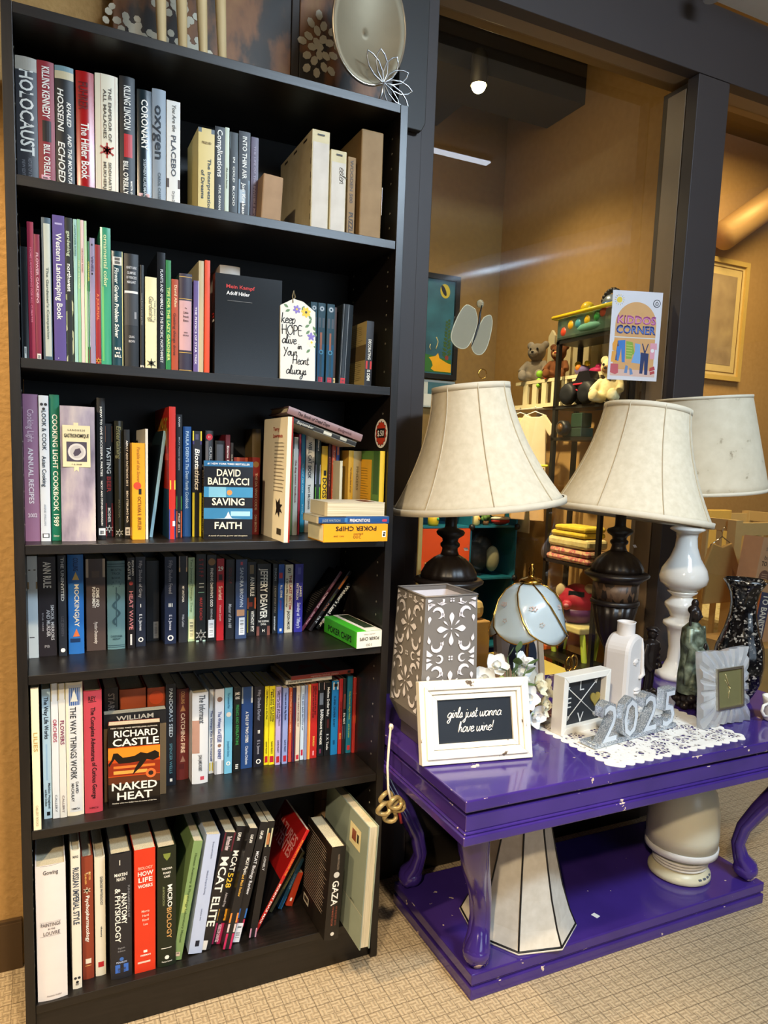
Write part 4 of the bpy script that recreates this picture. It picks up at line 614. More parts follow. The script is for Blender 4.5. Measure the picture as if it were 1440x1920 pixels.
(5,0.7158,0.142,0.0181,0.197,0.0,'P','#1d78b4',"strong blue children's paperback with a white cap logo",[('b', 0.02, 0.12, '#f2efe6', 0.15, 0.95), ('b', 0.04, 0.08, '#1a1a1e', 0.3, 0.8), ('v', 'SUPER DIAPER BABY', 0.2, 0.62, 0.4, 0.26, '#0e3c60'), ('b', 0.8, 0.86, '#12507c', 0.3, 0.6)],{}),
(5,0.7359,0.1412,0.0091,0.2007,0.0,'P','#b02a2a','red slim paperback right of the strong blue one',[('v', 'ADVENTURES OF OOK', 0.3, 0.7, 0.5, 0.4, '#6d1418'), ('v', 'BLUE', 0.72, 0.8, 0.5, 0.5, '#e8b44a')],{}),
(5,0.7457,0.1382,0.0075,0.2007,0.0,'P','#24262a','dark slim comic paperback with a white patch right of the red slim one',[('b', 0.2, 0.4, '#8f4a3a', 0.2, 0.9), ('v', 'FIG NOT', 0.45, 0.6, 0.5, 0.7, '#dcdcd4'), ('b', 0.62, 0.8, '#5a5870')],{}),
(5,0.7578,0.1396,0.0134,0.2069,0.0,'P','#1f6f8c','deep turquoise slim paperback with yellow-green lettering near the right end',[('v', "Ricky Ricotta's Mighty Robot", 0.2, 0.56, 0.5, 0.34, '#a8c86a'), ('v', 'and the uranium', 0.62, 0.8, 0.5, 0.34, '#a8c86a'), ('b', 0.9, 0.96, '#c0353c', 0.2, 0.8)],{}),
(5,0.7735,0.1362,0.0074,0.201,0.0,'P','#a8302c',"red slim paperback at the right end of the children's row",[('b', 0.2, 0.21, '#e8a08c'), ('b', 0.5, 0.6, '#c8602c')],{}),
(6,0.0231,0.0082,0.0569,0.2972,0.0,'H','#e2dcda','very thick white art book with a curled torn jacket, bottom shelf left end',[('h', 'Gowing', 0.045, 0.5, 0.5, 0.028, '#5d5a5c'), ('h', 'PAINTINGS', 0.43, 0.47, 0.66, 0.026, '#6d6468'), ('h', 'IN THE', 0.462, 0.5, 0.24, 0.012, '#6d6468'), ('h', 'LOUVRE', 0.495, 0.5, 0.56, 0.026, '#6d6468'), ('b', 0.41, 0.4115, '#8a8286', 0.12, 0.82), ('b', 0.515, 0.5165, '#8a8286', 0.12, 0.82), ('h', 'Alessandro Stoddart', 0.965, 0.55, 0.5, 0.011, '#8a8286')],{}),
(6,0.0905,0.0221,0.0183,0.3132,0.0,'H','#e6e0d0','white art book with striped dark capitals, second on the bottom shelf',[('h', 'KFG', 0.045, 0.5, 0.6, 0.016, '#2a2a30'), ('v', 'RUSSIAN IMPERIAL STYLE', 0.12, 0.53, 0.5, 0.62, '#30384a'), ('dots2', 0.92), ('h', 'KEY', 0.965, 0.5, 0.4, 0.012, '#2a2a30')],{}),
(6,0.1119,0.0435,0.0227,0.2823,0.0,'H','#8c3a24','brown hardcover with a white vertical title and a small cream emblem',[('h', 'MEYER', 0.13, 0.6, 0.4, 0.01, '#e0c8a0'), ('v', 'MEYER', 0.12, 0.19, 0.7, 0.14, '#e8b060'), ('v', 'QUENZER', 0.13, 0.22, 0.35, 0.14, '#e8b060'), ('crab', 0.27, 0.45, 0.34, '#e0d0b0'), ('v', 'Psychopharmacology', 0.31, 0.69, 0.5, 0.3, '#f2efe6'), ('b', 0.83, 0.87, '#e4d8c4', 0.25, 0.75), ('b', 0.885, 0.89, '#d8a060', 0.2, 0.75)],{}),
(6,0.1378,0.0442,0.0212,0.2753,0.0,'H','#e4dcc6','cream textbook with dark upright title and a small red square',[('v', 'EXERCISE PHYSIOLOGY', 0.16, 0.4, 0.62, 0.22, '#3a4450'), ('v', 'theory', 0.58, 0.67, 0.6, 0.16, '#3a4450'), ('b', 0.88, 0.925, '#b8242c', 0.25, 0.8)],{}),
(6,0.1672,0.0186,0.0437,0.2891,0.0,'H','#232227','thick charcoal anatomy textbook with scuffed white corner and blue sticker',[('b', 0.05, 0.09, '#c9c4b8', 0.42, 0.47), ('h', 'MARTINI', 0.165, 0.5, 0.62, 0.024, '#f2efe6'), ('h', 'NATH', 0.2, 0.5, 0.42, 0.024, '#f2efe6'), ('v', '& PHYSIOLOGY', 0.27, 0.7, 0.34, 0.24, '#f2efe6'), ('v', 'ANATOMY', 0.31, 0.56, 0.64, 0.24, '#f2efe6'), ('v', 'FUNDAMENTALS OF', 0.26, 0.52, 0.86, 0.09, '#8a8a8e'), ('h', 'Eighth', 0.75, 0.5, 0.34, 0.012, '#8a8a8e'), ('h', 'Edition', 0.775, 0.5, 0.36, 0.012, '#8a8a8e'), ('disc', 0.84, 0.5, 0.1, '#3a6ab8'), ('h', 'PEARSON', 0.865, 0.5, 0.5, 0.013, '#b9c8e8'), ('st', 0.885, 0.95, 0.2, 0.82, '#3a6ac4')],{}),
(6,0.2167,0.0213,0.044,0.2881,0.0,'P','#d8381c','orange-red biology textbook with white stacked title',[('h', 'BIOLOGY', 0.15, 0.52, 0.7, 0.022, '#f4b8a0'), ('h', 'HOW', 0.195, 0.52, 0.74, 0.034, '#f2efe6'), ('h', 'LIFE', 0.245, 0.52, 0.7, 0.036, '#f2efe6'), ('h', 'WORKS', 0.295, 0.52, 0.7, 0.026, '#f2efe6'), ('h', 'Morris', 0.5, 0.52, 0.38, 0.018, '#f4c8b8'), ('h', 'Hartl', 0.535, 0.52, 0.32, 0.018, '#f4c8b8'), ('h', 'Knoll', 0.57, 0.52, 0.32, 0.018, '#f4c8b8'), ('h', 'Lue', 0.605, 0.52, 0.22, 0.018, '#f4c8b8'), ('b', 0.82, 0.84, '#f2efe6', 0.42, 0.6), ('h', 'FREEMAN', 0.86, 0.52, 0.5, 0.013, '#f2efe6'), ('b', 0.91, 0.925, '#f4c8b8', 0.14, 0.75)],{}),
(6,0.2651,0.0201,0.0403,0.2831,0.0,'H','#1a2214','dark green-black microbiology textbook with green shield emblem',[('tri2', 0.05, 0.11, '#7d8a3c'), ('h', 'TORTORA', 0.175, 0.5, 0.56, 0.016, '#f2efe6'), ('h', 'FUNKE', 0.21, 0.5, 0.4, 0.016, '#f2efe6'), ('h', 'CASE', 0.24, 0.5, 0.32, 0.016, '#f2efe6'), ('v', 'MICRO', 0.31, 0.5, 0.66, 0.24, '#f2efe6'), ('v', 'BIOLOGY', 0.5, 0.76, 0.62, 0.24, '#c89a5c'), ('v', 'AN INTRODUCTION', 0.32, 0.48, 0.32, 0.1, '#8a9468'), ('b', 0.84, 0.845, '#f2efe6', 0.2, 0.75), ('disc', 0.92, 0.5, 0.12, '#f2efe6'), ('h', 'Pearson Custom', 0.955, 0.5, 0.55, 0.011, '#f2efe6')],{}),
(6,0.299,0.0297,0.02,0.2806,9.6,'P','#7c9860','mottled green textbook tilted to the right',[('v', 'Human Anatomy & Physiology Laboratory Manual', 0.1, 0.85, 0.5, 0.24, '#4a6238'), ('b', 0.45, 0.6, '#a8b86c', 0.05, 0.5), ('st', 0.93, 0.965, 0.2, 0.7, '#d8c0a8')],{'d': 0.2}),
(6,0.3353,0.0353,0.0307,0.2846,8.2,'P','#b9c6e4','white-lavender thick textbook tilted right, left of the exam guides',[('v', 'Brunner and Suddarth', 0.06, 0.2, 0.6, 0.12, '#7a86a8'), ('v', 'Medical Surgical Nursing', 0.3, 0.5, 0.5, 0.12, '#7a86a8'), ('v', 'volume two', 0.62, 0.72, 0.5, 0.12, '#7a86a8'), ('b', 0.89, 0.94, '#1c2030', 0.4, 0.7)],{'d': 0.2}),
(6,0.3612,0.0387,0.026,0.2823,11.7,'P','#1f1c1e','black exam guide with maroon cap and huge white vertical capitals',[('b', 0, 0.16, '#5c1a2c'), ('vi', 'The Princeton Review', 0.03, 0.15, 0.5, 0.4, '#e8d8dc'), ('v', 'MCAT ELITE', 0.2, 0.8, 0.5, 0.66, '#f2efe6'), ('b', 0.92, 1, '#e0ddd8', 0.0, 0.6)],{'d': 0.2}),
(6,0.3867,0.0496,0.0248,0.2866,12.7,'P','#1a181a','black exam guide with white and yellow title and a pink foot',[('v', 'KAPLAN', 0.05, 0.12, 0.4, 0.3, '#f2efe6'), ('v', 'MCAT', 0.2, 0.38, 0.45, 0.5, '#f2efe6'), ('v', '528', 0.39, 0.52, 0.45, 0.5, '#e8c03a'), ('v', 'Advanced Prep', 0.56, 0.68, 0.5, 0.22, '#b8b0b0'), ('b', 0.7, 0.8, '#e0a02a'), ('h', 'BOOK', 0.73, 0.5, 0.6, 0.016, '#15151a'), ('h', 'ONLINE', 0.77, 0.5, 0.7, 0.016, '#15151a'), ('b', 0.82, 1, '#b8285c'), ('v', 'HIGHER SCORE GUARANTEED', 0.83, 0.98, 0.6, 0.3, '#f0c8d8')],{'d': 0.2}),
(6,0.4118,0.0228,0.0194,0.2915,12.0,'P','#1c1b1d','black exam review with orange, pink and blue labels near its foot',[('v', 'KAPLAN', 0.05, 0.12, 0.45, 0.34, '#f2efe6'), ('v', 'MCAT Physics', 0.24, 0.38, 0.6, 0.36, '#f2efe6'), ('v', 'and Math Review', 0.38, 0.56, 0.5, 0.3, '#d8a84a'), ('b', 0.7, 0.78, '#e08a3c'), ('b', 0.79, 0.86, '#d8c8c8'), ('b', 0.87, 1, '#c02a5c')],{'d': 0.2}),
(6,0.4367,0.0392,0.0196,0.2938,13.0,'P','#1b1a1c','black exam review with pale stickers at its foot, right of the first review',[('v', 'KAPLAN', 0.07, 0.14, 0.45, 0.34, '#f2efe6'), ('v', 'MCAT Biology Review', 0.24, 0.6, 0.5, 0.36, '#d8d8dc'), ('b', 0.72, 0.8, '#2f6cb8'), ('b', 0.81, 0.87, '#b82a54'), ('st', 0.84, 1, 0.1, 0.9, '#dfe2ec')],{'d': 0.2}),
(6,0.479,0.0416,0.0171,0.2881,8.5,'P','#191718','black thin book with a cream photo on top and pale barcode foot, tilted right',[('b', 0.06, 0.22, '#c8c4a0', 0.1, 0.9), ('b', 0.1, 0.2, '#b8794a', 0.2, 0.6), ('v', 'LONELY', 0.3, 0.42, 0.4, 0.3, '#c8c8c8'), ('b', 0.92, 1, '#c890a8')],{'cov': '#191718', 'd': 0.2}),
(6,0.4953,0.0573,0.0088,0.2678,28.8,'P','#c01f1c','glossy red and black comic-style book sharply tilted right',[('v', 'MONUMENTS ROUND THE', 0.1, 0.45, 0.5, 0.4, '#e8a03a'), ('v', 'SONNY DIAZ MAX', 0.5, 0.95, 0.5, 0.5, '#f2efe6'), ('b', 0.48, 0.75, '#8c2a1c'), ('Kt', 'NATURES', 0.12, '#b4706c', 0.09), ('Kt', 'POTENTES', 0.22, '#b4706c', 0.1), ('Kb', 0.5, 1, '#120d0e'), ('Kd', 0.72, 0.3, 0.18, '#5a5558')],{'cov': '#8e100f', 'd': 0.17}),
(6,0.5518,0.1173,0.0078,0.1659,30.7,'P','#4a4428','thin olive-brown book tilted right under the red comic-style one',[('v', 'FUN POWERS', 0.2, 0.7, 0.5, 0.4, '#b8a04a')],{'d': 0.15}),
(6,0.5752,0.1203,0.0104,0.1366,25.4,'P','#1d4a5c','slim petrol-blue book tilted right with a bright blue foot',[('v', 'CONQUIST', 0.3, 0.6, 0.5, 0.4, '#8fb4c0'), ('b', 0.75, 1, '#2a6cb0')],{'d': 0.14}),
(6,0.5975,0.1226,0.0169,0.0892,18.7,'P','#a83418','short orange-red book tilted right, lowest of the tilted pile',[('b', 0.75, 0.85, '#f2efe6', 0.3, 0.6)],{'d': 0.13}),
]

for sh, x, y, t_, h_, lean, kind, col, label, des, op in BOOKS:
    z = SZ[sh]+.0004
    d_ = op.get('d') or (min(.172, h_*.7) if kind == 'H' else min(.155, h_*.66)); d_ = min(d_, .268-y)
    if lean > 0: z += t_*math.sin(R(lean))
    book((x, y, z), t_, h_, d_, kind, col, label, des, lean, 0, op, GR[sh])

# ------------------------------------------------------------------ hand lettering as round pen strokes
SCR = {
 'a': (.95, [[(.72, .82), (.4, 1), (.06, .62), (.1, .15), (.38, .02), (.7, .45), (.76, .95), (.74, .25), (.95, .05)]]),
 'e': (.8, [[(.05, .45), (.5, .6), (.62, .85), (.36, 1), (.1, .65), (.14, .15), (.42, 0), (.8, .25)]]),
 'g': (.95, [[(.72, .82), (.4, 1), (.06, .62), (.1, .2), (.38, .05), (.7, .5), (.76, .95), (.7, -.4), (.4, -.95), (.12, -.7), (.4, -.3), (.95, .2)]]),
 'i': (.5, [[(.0, .2), (.2, .95), (.18, .15), (.5, .1)], [(.26, 1.4), (.3, 1.45)]]),
 'r': (.75, [[(.0, .2), (.18, .95), (.3, .9), (.5, .95), (.44, .2), (.75, .1)]]),
 'l': (.5, [[(.0, .2), (.35, 1.5), (.25, 2), (.1, 1.5), (.14, .2), (.5, .1)]]),
 's': (.7, [[(.0, .15), (.35, 1), (.5, .4), (.3, 0), (.05, .15), (.4, .05), (.7, .2)]]),
 'j': (.55, [[(.2, .95), (.22, -.4), (.0, -.95), (-.25, -.7), (.1, -.3), (.55, .2)], [(.26, 1.4), (.3, 1.45)]]),
 'u': (.95, [[(.05, .95), (.08, .2), (.3, 0), (.62, .35), (.68, .95), (.68, .2), (.95, .1)]]),
 't': (.6, [[(.25, 1.7), (.18, .2), (.36, 0), (.6, .2)], [(-.05, 1.15), (.5, 1.2)]]),
 'w': (1.2, [[(.05, .95), (.1, .2), (.3, 0), (.55, .4), (.58, .9), (.62, .2), (.8, 0), (1.02, .5), (1.0, .95), (1.2, .85)]]),
 'n': (.95, [[(.05, .95), (.1, 0), (.14, .5), (.42, 1), (.62, .75), (.6, .2), (.95, .1)]]),
 'h': (.95, [[(.05, .2), (.32, 1.5), (.22, 2), (.1, 1.5), (.1, 0), (.16, .5), (.42, .95), (.62, .7), (.6, .2), (.95, .1)]]),
 'v': (.85, [[(.05, .95), (.25, .1), (.35, .02), (.6, .6), (.6, .95), (.85, .85)]]),
 '!': (.4, [[(.2, 1.9), (.14, .5)], [(.1, .05), (.13, .1)]]),
 'k': (.9, [[(.12, 2), (.1, 0)], [(.6, 1), (.14, .45), (.45, .35), (.62, .0), (.9, .15)]]),
 'p': (.85, [[(.05, 1), (.1, -.95)], [(.08, .5), (.35, 1), (.65, .65), (.45, .05), (.1, .15)]]),
 'o': (.9, [[(.4, 1), (.06, .6), (.16, .1), (.45, .02), (.7, .5), (.45, 1), (.9, .85)]]),
 'y': (.9, [[(.05, .95), (.1, .3), (.35, .1), (.66, .5), (.7, .95), (.62, -.5), (.3, -1), (.05, -.7), (.9, .2)]]),
 'H': (1.3, [[(.1, 1.9), (.12, 0)], [(.95, 1.9), (.95, 0)], [(-.05, .9), (1.05, 1.0)]]),
 'O': (1.3, [[(.6, 1.9), (.08, 1.3), (.12, .5), (.6, 0), (1.08, .6), (1.06, 1.4), (.6, 1.9)]]),
 'P': (1.1, [[(.15, 1.9), (.15, 0)], [(.15, 1.85), (.7, 1.85), (.9, 1.35), (.65, .9), (.15, .85)]]),
 'E': (1.1, [[(.85, 1.9), (.15, 1.85), (.15, .05), (.9, .05)], [(.15, 1), (.7, 1)]]),
 'Y': (1.2, [[(.05, 1.9), (.5, 1.0)], [(1.0, 1.9), (.3, -.3)]]),
}
def smooth_line(p, k=5):
    if len(p) < 3: return [Vector((x, y, 0)) for x, y in p]
    P = [Vector((x, y, 0)) for x, y in p]; P = [P[0]]+P+[P[-1]]; o = []
    for i in range(1, len(P)-2):
        for j in range(k):
            t = j/k; a, b, c, d = P[i-1:i+3]
            o.append(.5*((2*b)+(c-a)*t+(2*a-5*b+4*c-d)*t*t+(3*b-a-3*c+d)*t**3))
    return o+[P[-2]]
def script(mb, s, m, M, xh, pen, align=.5, slant=.25, sp=1.):
    L = sum(.5 if c == ' ' else SCR[c][0]*sp for c in s)*xh; x = -align*L
    for c in s:
        if c == ' ': x += .5*xh; continue
        w_, st = SCR[c]
        for q in st:
            mb.tube([(x+(p.x+slant*p.y)*xh, p.y*xh, .0003) for p in smooth_line(q)], pen, m, 6, M)
        x += w_*xh*sp
def ellipse(cx, cz, rx, rz, n=24, a0=0, tilt=0):
    o = []
    for i in range(n):
        a = 2*PI*i/n+a0; x, z = rx*math.cos(a), rz*math.sin(a); o.append((cx+x*math.cos(tilt)-z*math.sin(tilt), cz+x*math.sin(tilt)+z*math.cos(tilt)))
    return o
def leafpts(x, z, L, wd, ang, n=6):
    o = []; ca, sa = math.cos(ang), math.sin(ang)
    for i in range(n+1): t = i/n; o.append((t*L, wd*math.sin(PI*t)))
    for i in range(n-1, 0, -1): t = i/n; o.append((t*L, -wd*math.sin(PI*t)))
    return [(x+a*ca-b*sa, z+a*sa+b*ca) for a, b in o]
BLACK = mat('#131316', .45, var=0); INKB = ink('#161618'); INKW = ink('#f2f0ea')
TXT = lambda x, y, z: Matrix(((1, 0, 0, x), (0, 0, -1, y), (0, 1, 0, z), (0, 0, 0, 1)))     # text plane facing the room (-y)

# ------------------------------------------------------------------ boxes on the top shelf
z1 = SZ[1]+.0003
CARD = m_speckle('cream_card', [(.3, '#c9ba90'), (.7, '#d8cba6')], 30, .7); KRAFT = m_speckle('kraft_card', [(.3, '#8a6a40'), (.7, '#9b7a4e')], 25, .65); GREYCARD = m_speckle('pale_card', [(.3, '#c6bcae'), (.7, '#d5ccbf')], 25, .7)
t = thing('cardboard_box', (.4795, .035, z1), 'small plain tan cardboard box, shortest on the top shelf', 'box', 'cardboard boxes on the top shelf'); t.rotation_euler = (0, R(3), 0)
m = MB(); m.box(0, .044, 0, .07, .0023, .101, m_speckle('tan_card', [(.3, '#9b7a58'), (.7, '#ad8a66')], 25, .7)); m.build('box_body', t, bevel=.003)
def mailer(x, y, w_, h_, d_, label, slots=True, mcol=None, sc=None):
    t = thing('cardboard_box', (x, y, z1), label, 'box', 'cardboard boxes on the top shelf')
    m = MB(); m.box(0, w_, 0, d_, 0, h_, CARD); m.build('box_body', t, bevel=.0012)
    m = MB(); m.box(.002, w_-.002, -.0008, -.0001, .003, h_-.025, GREYCARD); m.build('paper_label', t)
    if slots:
        m = MB(); SL = ink('#2a2216')
        for i in range(3): yy = d_*(.15+.3*i); m.box(-.0006, -.0001, yy, yy+.022, h_-.012, h_-.008, SL)
        for i in range(6): zz = h_*(.1+.14*i); m.box(-.0006, -.0001, .004, .0055, zz, zz+.012, SL)
        m.box(w_*.3, w_*.7, -.0012, -.0009, h_-.011, h_-.008, SL); m.build('slots', t)
    return t
mailer(.585, .02, .040, .203, .22, 'tall cream mailing box with slotted edges, on the top shelf')
t = mailer(.6285, .02, .0365, .171, .11, 'cream slotted box with pencilled scribble, beside the tallest cream box', False)
m = MB(); m.box(.012, .026, -.0014, -.0009, .160, .163, ink('#2a2216')); script(m, 'eelen', ink('#55524a'), TXT(.02, -.0012, .12) @ T(rz=-90), .009, .0004); m.build('scribble', t)
t = thing('puzzle_box', (.677, .04, z1), 'narrow brown box lettered PUZZLE in dark capitals', 'box')
m = MB(); m.box(0, .0185, 0, .14, 0, .172, KRAFT); m.build('box_body', t, bevel=.0006)
m = MB(); text_on(m, 'PUZZLE', ink('#2b1d10'), TXT(.0045, -.0004, .056) @ T(rz=-90), .05, .010); text_on(m, 'WOODEN 500', ink('#4a3520'), TXT(.0055, -.0004, .165) @ T(rz=-90), .09, .007); m.build('lettering', t)
t = thing('cardboard_box', (.7055, .035, z1), 'tall brown paper-wrapped box at the right end of the top shelf', 'box', 'cardboard boxes on the top shelf')
m = MB(); m.box(0, .0535, 0, .2, 0, .235, KRAFT); m.build('box_body', t, bevel=.003)
m = MB(); m.box(.0535, .0542, .0, .19, .06, .12, mat('#c9b48a', .2)); m.build('packing_tape', t)

# ------------------------------------------------------------------ second shelf, right half
z2 = SZ[2]+.0004; g2 = GR[2]
book((.3535, .045, z2), .0105, .229, .15, 'H', '#b9ab88', 'cream cloth book with worn spine, left of the orange-red cover', (), group=g2)
book((.3655, .042, z2), .0105, .231, .15, 'P', '#d8481f', 'bright orange-red tall book partly hidden by the face-out black one', (), group=g2)
book((.417, .13, z2), .045, .249, .12, 'H', '#a9a39a', 'grey-white book peeping up behind the face-out black cover', (), group=g2)
book((.385, .062, z2), .033, .206, .142, 'P', '#15171a', 'thick glossy black paperback shown face-out with a red and white title', (('Ft', 'Mein Kampf', .10, '#b8281f', .034, .37, .42), ('Ft', 'Adolf Hitler', .165, '#e8e8e8', .034, .34, .34), ('Fb', .255, .258, '#8a8a8a', .18, .55), ('h', 'Mein', .39, .5, .6, .02, '#b8281f'), ('h', 'Kampf', .42, .5, .7, .02, '#b8281f'), ('h', 'HITLER', .46, .5, .8, .02, '#e8e8e8')), rz=R(-93), op={'gl': 1}, group=g2)
# gift-tag shaped sign with hand lettering
t = thing('tag_sign', (.561, .0165, z2), 'white tag-shaped wooden sign with black brush lettering and painted flowers', 'sign')
t.rotation_euler = (R(-3), 0, 0)
m = MB(); m.poly([(-.040, 0), (.040, 0), (.040, .149), (.012, .168), (-.010, .172), (-.040, .155)], mat('#d9d6cd', .6, var=.04), .006); m.build('board', t, bevel=.0008)
m = MB()
for s, x, zz, xh in (('keep', -.022, .119, .0105), ('alive', -.02, .076, .0098), ('in', .004, .066, .007), ('Your', -.018, .051, .009), ('Heart', .006, .034, .0092), ('always', -.004, .012, .0095)): script(m, s, INKB, TXT(x, -.0061, zz), xh, .00095, sp=.92, slant=.1)
script(m, 'HOPE', INKB, TXT(-.013, -.0061, .095), .0108, .00095, slant=0, sp=.92); m.build('lettering', t)
m = MB(); FY = ink('#e0b81f'); FP = ink('#7a68b4'); FG = ink('#5a7a4a'); FW = ink('#ece6c4')
def flower(mb, x, z, r, c, n, cc, y=-.0062):
    for i in range(n): a = 2*PI*i/n+.3; mb.poly([(px, pz) for px, pz in ellipse(x+r*.55*math.cos(a), z+r*.55*math.sin(a), r*.5, r*.3, 8, 0, a)], c, .0002+.00004*i, T(0, y, 0))
    mb.poly(ellipse(x, z, r*.25, r*.25, 8), cc, .0008, T(0, y, 0))
for x, z, a in ((-.022, .152, 2.6), (-.018, .148, 3.6), (.008, .149, 1.), (.024, .140, -.9), (.03, .132, -2), (.026, .12, -2.6), (.034, .118, -1), (.027, .108, -2.4), (.035, .106, -.8), (.036, .082, -1.2), (.028, .068, -2.4)): m.poly(leafpts(x, z, .012, .0028, a), FG, .0002, T(0, -.0061, 0))
flower(m, -.003, .150, .009, FP, 6, FY); flower(m, .018, .146, .011, FY, 7, INKB); flower(m, .030, .095, .009, FP, 5, FP); flower(m, .031, .083, .010, FW, 6, FY)
m.build('painted_flowers', t)
m = MB(); m.tube([(-.012, -.0075, .163), (-.012, -.004, .178), (-.008, .0, .19), (-.004, .002, .178), (-.010, .004, .165)], .0012, mat('#8a7a5a', .8), 8); m.build('twine_loop', t)
E_ = lambda n: (('disc', .07, .5, .34, '#6d7a84'), ('ring', .07, .5, .24, '#aab4bc'), ('b', .18, .3, '#4c525a', .1, .9), ('b', .36, .62, '#8a5a48', .25+.05*n, .6), ('b', .5, .9, '#1c4a68', .05, .95), ('ring', .6, .5, .3, '#3a7a98'), ('st', .91, .99, .2, .75, '#b8243c'))
for i, (x, w_, lab) in enumerate(((.6045, .0155, 'teal-black fantasy paperback half hidden behind the tag sign'), (.6222, .0172, 'teal-black fantasy paperback, second of its matching trio'), (.6440, .0178, 'teal-black fantasy paperback with a curled horn, rightmost of its matching trio'))):
    book((x, .058, z2), w_, .179, .12, 'P', '#2b4450', lab, E_(i), op={'gl': 1}, group=g2)
book((.6635, .07, z2), .0085, .176, .12, 'P', '#3a2218', 'thin dark brown paperback with an orange glow on its cover, by the matching trio', (('st', .9, .99, .1, .9, '#d8b878'), ('Kb', .35, .7, '#8a5428')), group=g2)
book((.676, .058, z2), .026, .184, .12, 'H', '#23292e', 'thick charcoal book with silver spine rules and red foot label', (('b', 0, 1, '#8a9298', .1, .13), ('b', 0, 1, '#8a9298', .52, .56), ('st', .9, .985, .15, .55, '#c0242c')), lean=2, op={'gl': 1}, group=g2)
book((.7345, .045, z2), .018, .150, .13, 'P', '#171213', 'short paperback with black spine and yellowed text-covered back, right end of second shelf', (('v', 'DECORATING', .27, .58, .5, .36, '#e0dcd0'), ('b', .6, .72, '#b8281f', .1, .9), ('v', 'IS DEMI', .73, .9, .5, .4, '#e0dcd0'), ('Kl', '#8f7d4c', .06, .9, .1, .9), ('Kb', .35, .58, '#6d5a38')), lean=1, op={'cov': '#b8a268'}, group=g2)

# ------------------------------------------------------------------ third shelf, right half
z3 = SZ[3]+.0004; g3 = GR[3]
o = book((.371, .078, z3), .026, .170, .105, 'P', '#1d1f26', 'battered blue and black thriller paperback shown face-out on the third shelf',
    (('Fb', 0, .07, '#2f6c9c'), ('Fb', .33, .46, '#3f86b4'), ('Fb', .33, .46, '#7ab4d0', .1, .45), ('Fd', .4, .52, .055, '#e08a4a'), ('Fb', .6, .74, '#3a7aa8'), ('Fb', .64, .7, '#9cc8dc', .55, .95), ('Fp', [(.18, .735), (.42, .73), (.46, .7), (.5, .64), (.54, .7), (.58, .73), (.8, .735)], '#c8d8e0'), ('Fb', .94, 1, '#18181c'),
     ('Ft', '#1 NEW YORK TIMES BESTSELLER', .025, '#e8f0f4', .022, .5, .86), ('Ft', 'DAVID', .105, '#ece6cf', .085, .5, .5), ('Ft', 'BALDACCI', .215, '#ece6cf', .085, .5, .86), ('Ft', 'SAVING', .475, '#ece6cf', .085, .5, .68), ('Ft', 'FAITH', .78, '#ece6cf', .085, .5, .58), ('Ft', 'A novel of secrets, power and deception', .945, '#c8c0a8', .016, .5, .8),
     ('v', 'BALDACCI', .12, .45, .5, .4, '#b8945a'), ('v', 'SAVING FAITH', .47, .92, .5, .4, '#b8945a'), ('h', '01', .07, .5, .6, .03, '#e8e2d0')), rz=R(-97), op={'gl': 1}, group=g3)
t = thing('bookend', (.548, .075, z3), 'black metal bookend plate standing among the third-shelf books', 'bookend')
m = MB(); m.poly([(-.02, 0), (-.165, 0), (-.165, .2), (-.155, .222), (-.03, .222), (-.02, .2)], mat('#0c0c0d', .5), .002, T(0, 0, 0, rz=-90)); m.build('upright_plate', t)
m = MB(); m.box(.003, .06, .02, .16, -.0003, .0001, mat('#0c0c0d', .5)); m.build('foot_plate', t)
book((.5215, -.034, z3), .0125, .268, .175, 'P', '#e4dcc4', 'white paperback pulled forward, its text-covered back facing left, red spine edge', (('b', 0, 1, '#9c2a22', .72, 1), ('Kt', 'Terry', .075, '#a83c2c', .03, .55, .26), ('Kt', 'Lawrence', .13, '#a83c2c', .03, .62, .4), ('Kl', '#8a8270', .2, .62, .5, .95), ('Kp', [(.62, .66), (.7, .69), (.78, .65), (.8, .7), (.9, .7), (.82, .73), (.9, .77), (.8, .76), (.78, .81), (.7, .77), (.62, .8), (.66, .74)], '#1a1614'), ('Kb', .9, .95, '#3a352c', .7, .88)), lean=1, group=g3)
o = book((.731, .045, SZ[3]+.225), .0165, .19, .14, 'H', '#8a6a68', 'dusty pink-brown hardcover lying slanted on top of the slim books', (('vi', 'The Book of Dead Days', .12, .55, .5, .45, '#3a2426'), ('vi', 'Sedgwick', .66, .85, .5, .36, '#5a3a3c')), rot=(0, R(-73), 0), op={'cov': '#6d5452'}, group=g3)
o = book((.719, .05, SZ[3]+.2125), .0115, .17, .13, 'P', '#26241f', 'black and grey photo-spined paperback slanted under the pink-brown hardcover', (('b', .35, 1, '#6d6a60'), ('b', .5, .62, '#c8c4b4', .2, .8), ('b', .75, .85, '#a8a494', .3, .9), ('vi', 'September', .1, .34, .5, .5, '#c8c4b8')), rot=(0, R(-73), 0), op={'cov': '#a89e88'}, group=g3)
book((.7665, .012, z3), .0125, .204, .16, 'P', '#d8b12c', 'yellow and leaf-green large paperback standing against the right side of the third shelf', (('Kb', 0, 1, '#4f7a34'), ('Kb', .1, .72, '#e0a420', .05, .72), ('Kb', 0, .5, '#2f5a2a', .78, .96), ('Kl', '#8a6414', .2, .6, .15, .65)), op={'cov': '#6d8a3a'}, group=g3)
t = thing('poker_chip_box', (.687, .006, z3), 'yellow poker chip box with upside-down lettering at the bottom of the stack', 'box')
m = MB(); YB = mat('#e8a01c', .4, var=.05); m.box(-.078, .078, -.05, .05, 0, .0395, YB); m.box(-.0785, -.0781, -.048, .048, .002, .037, mat('#e4d8b0', .5)); m.build('box_body', t, bevel=.0015)
m = MB(); Q = TXT(.0, -.0504, .0) @ T(rz=180)
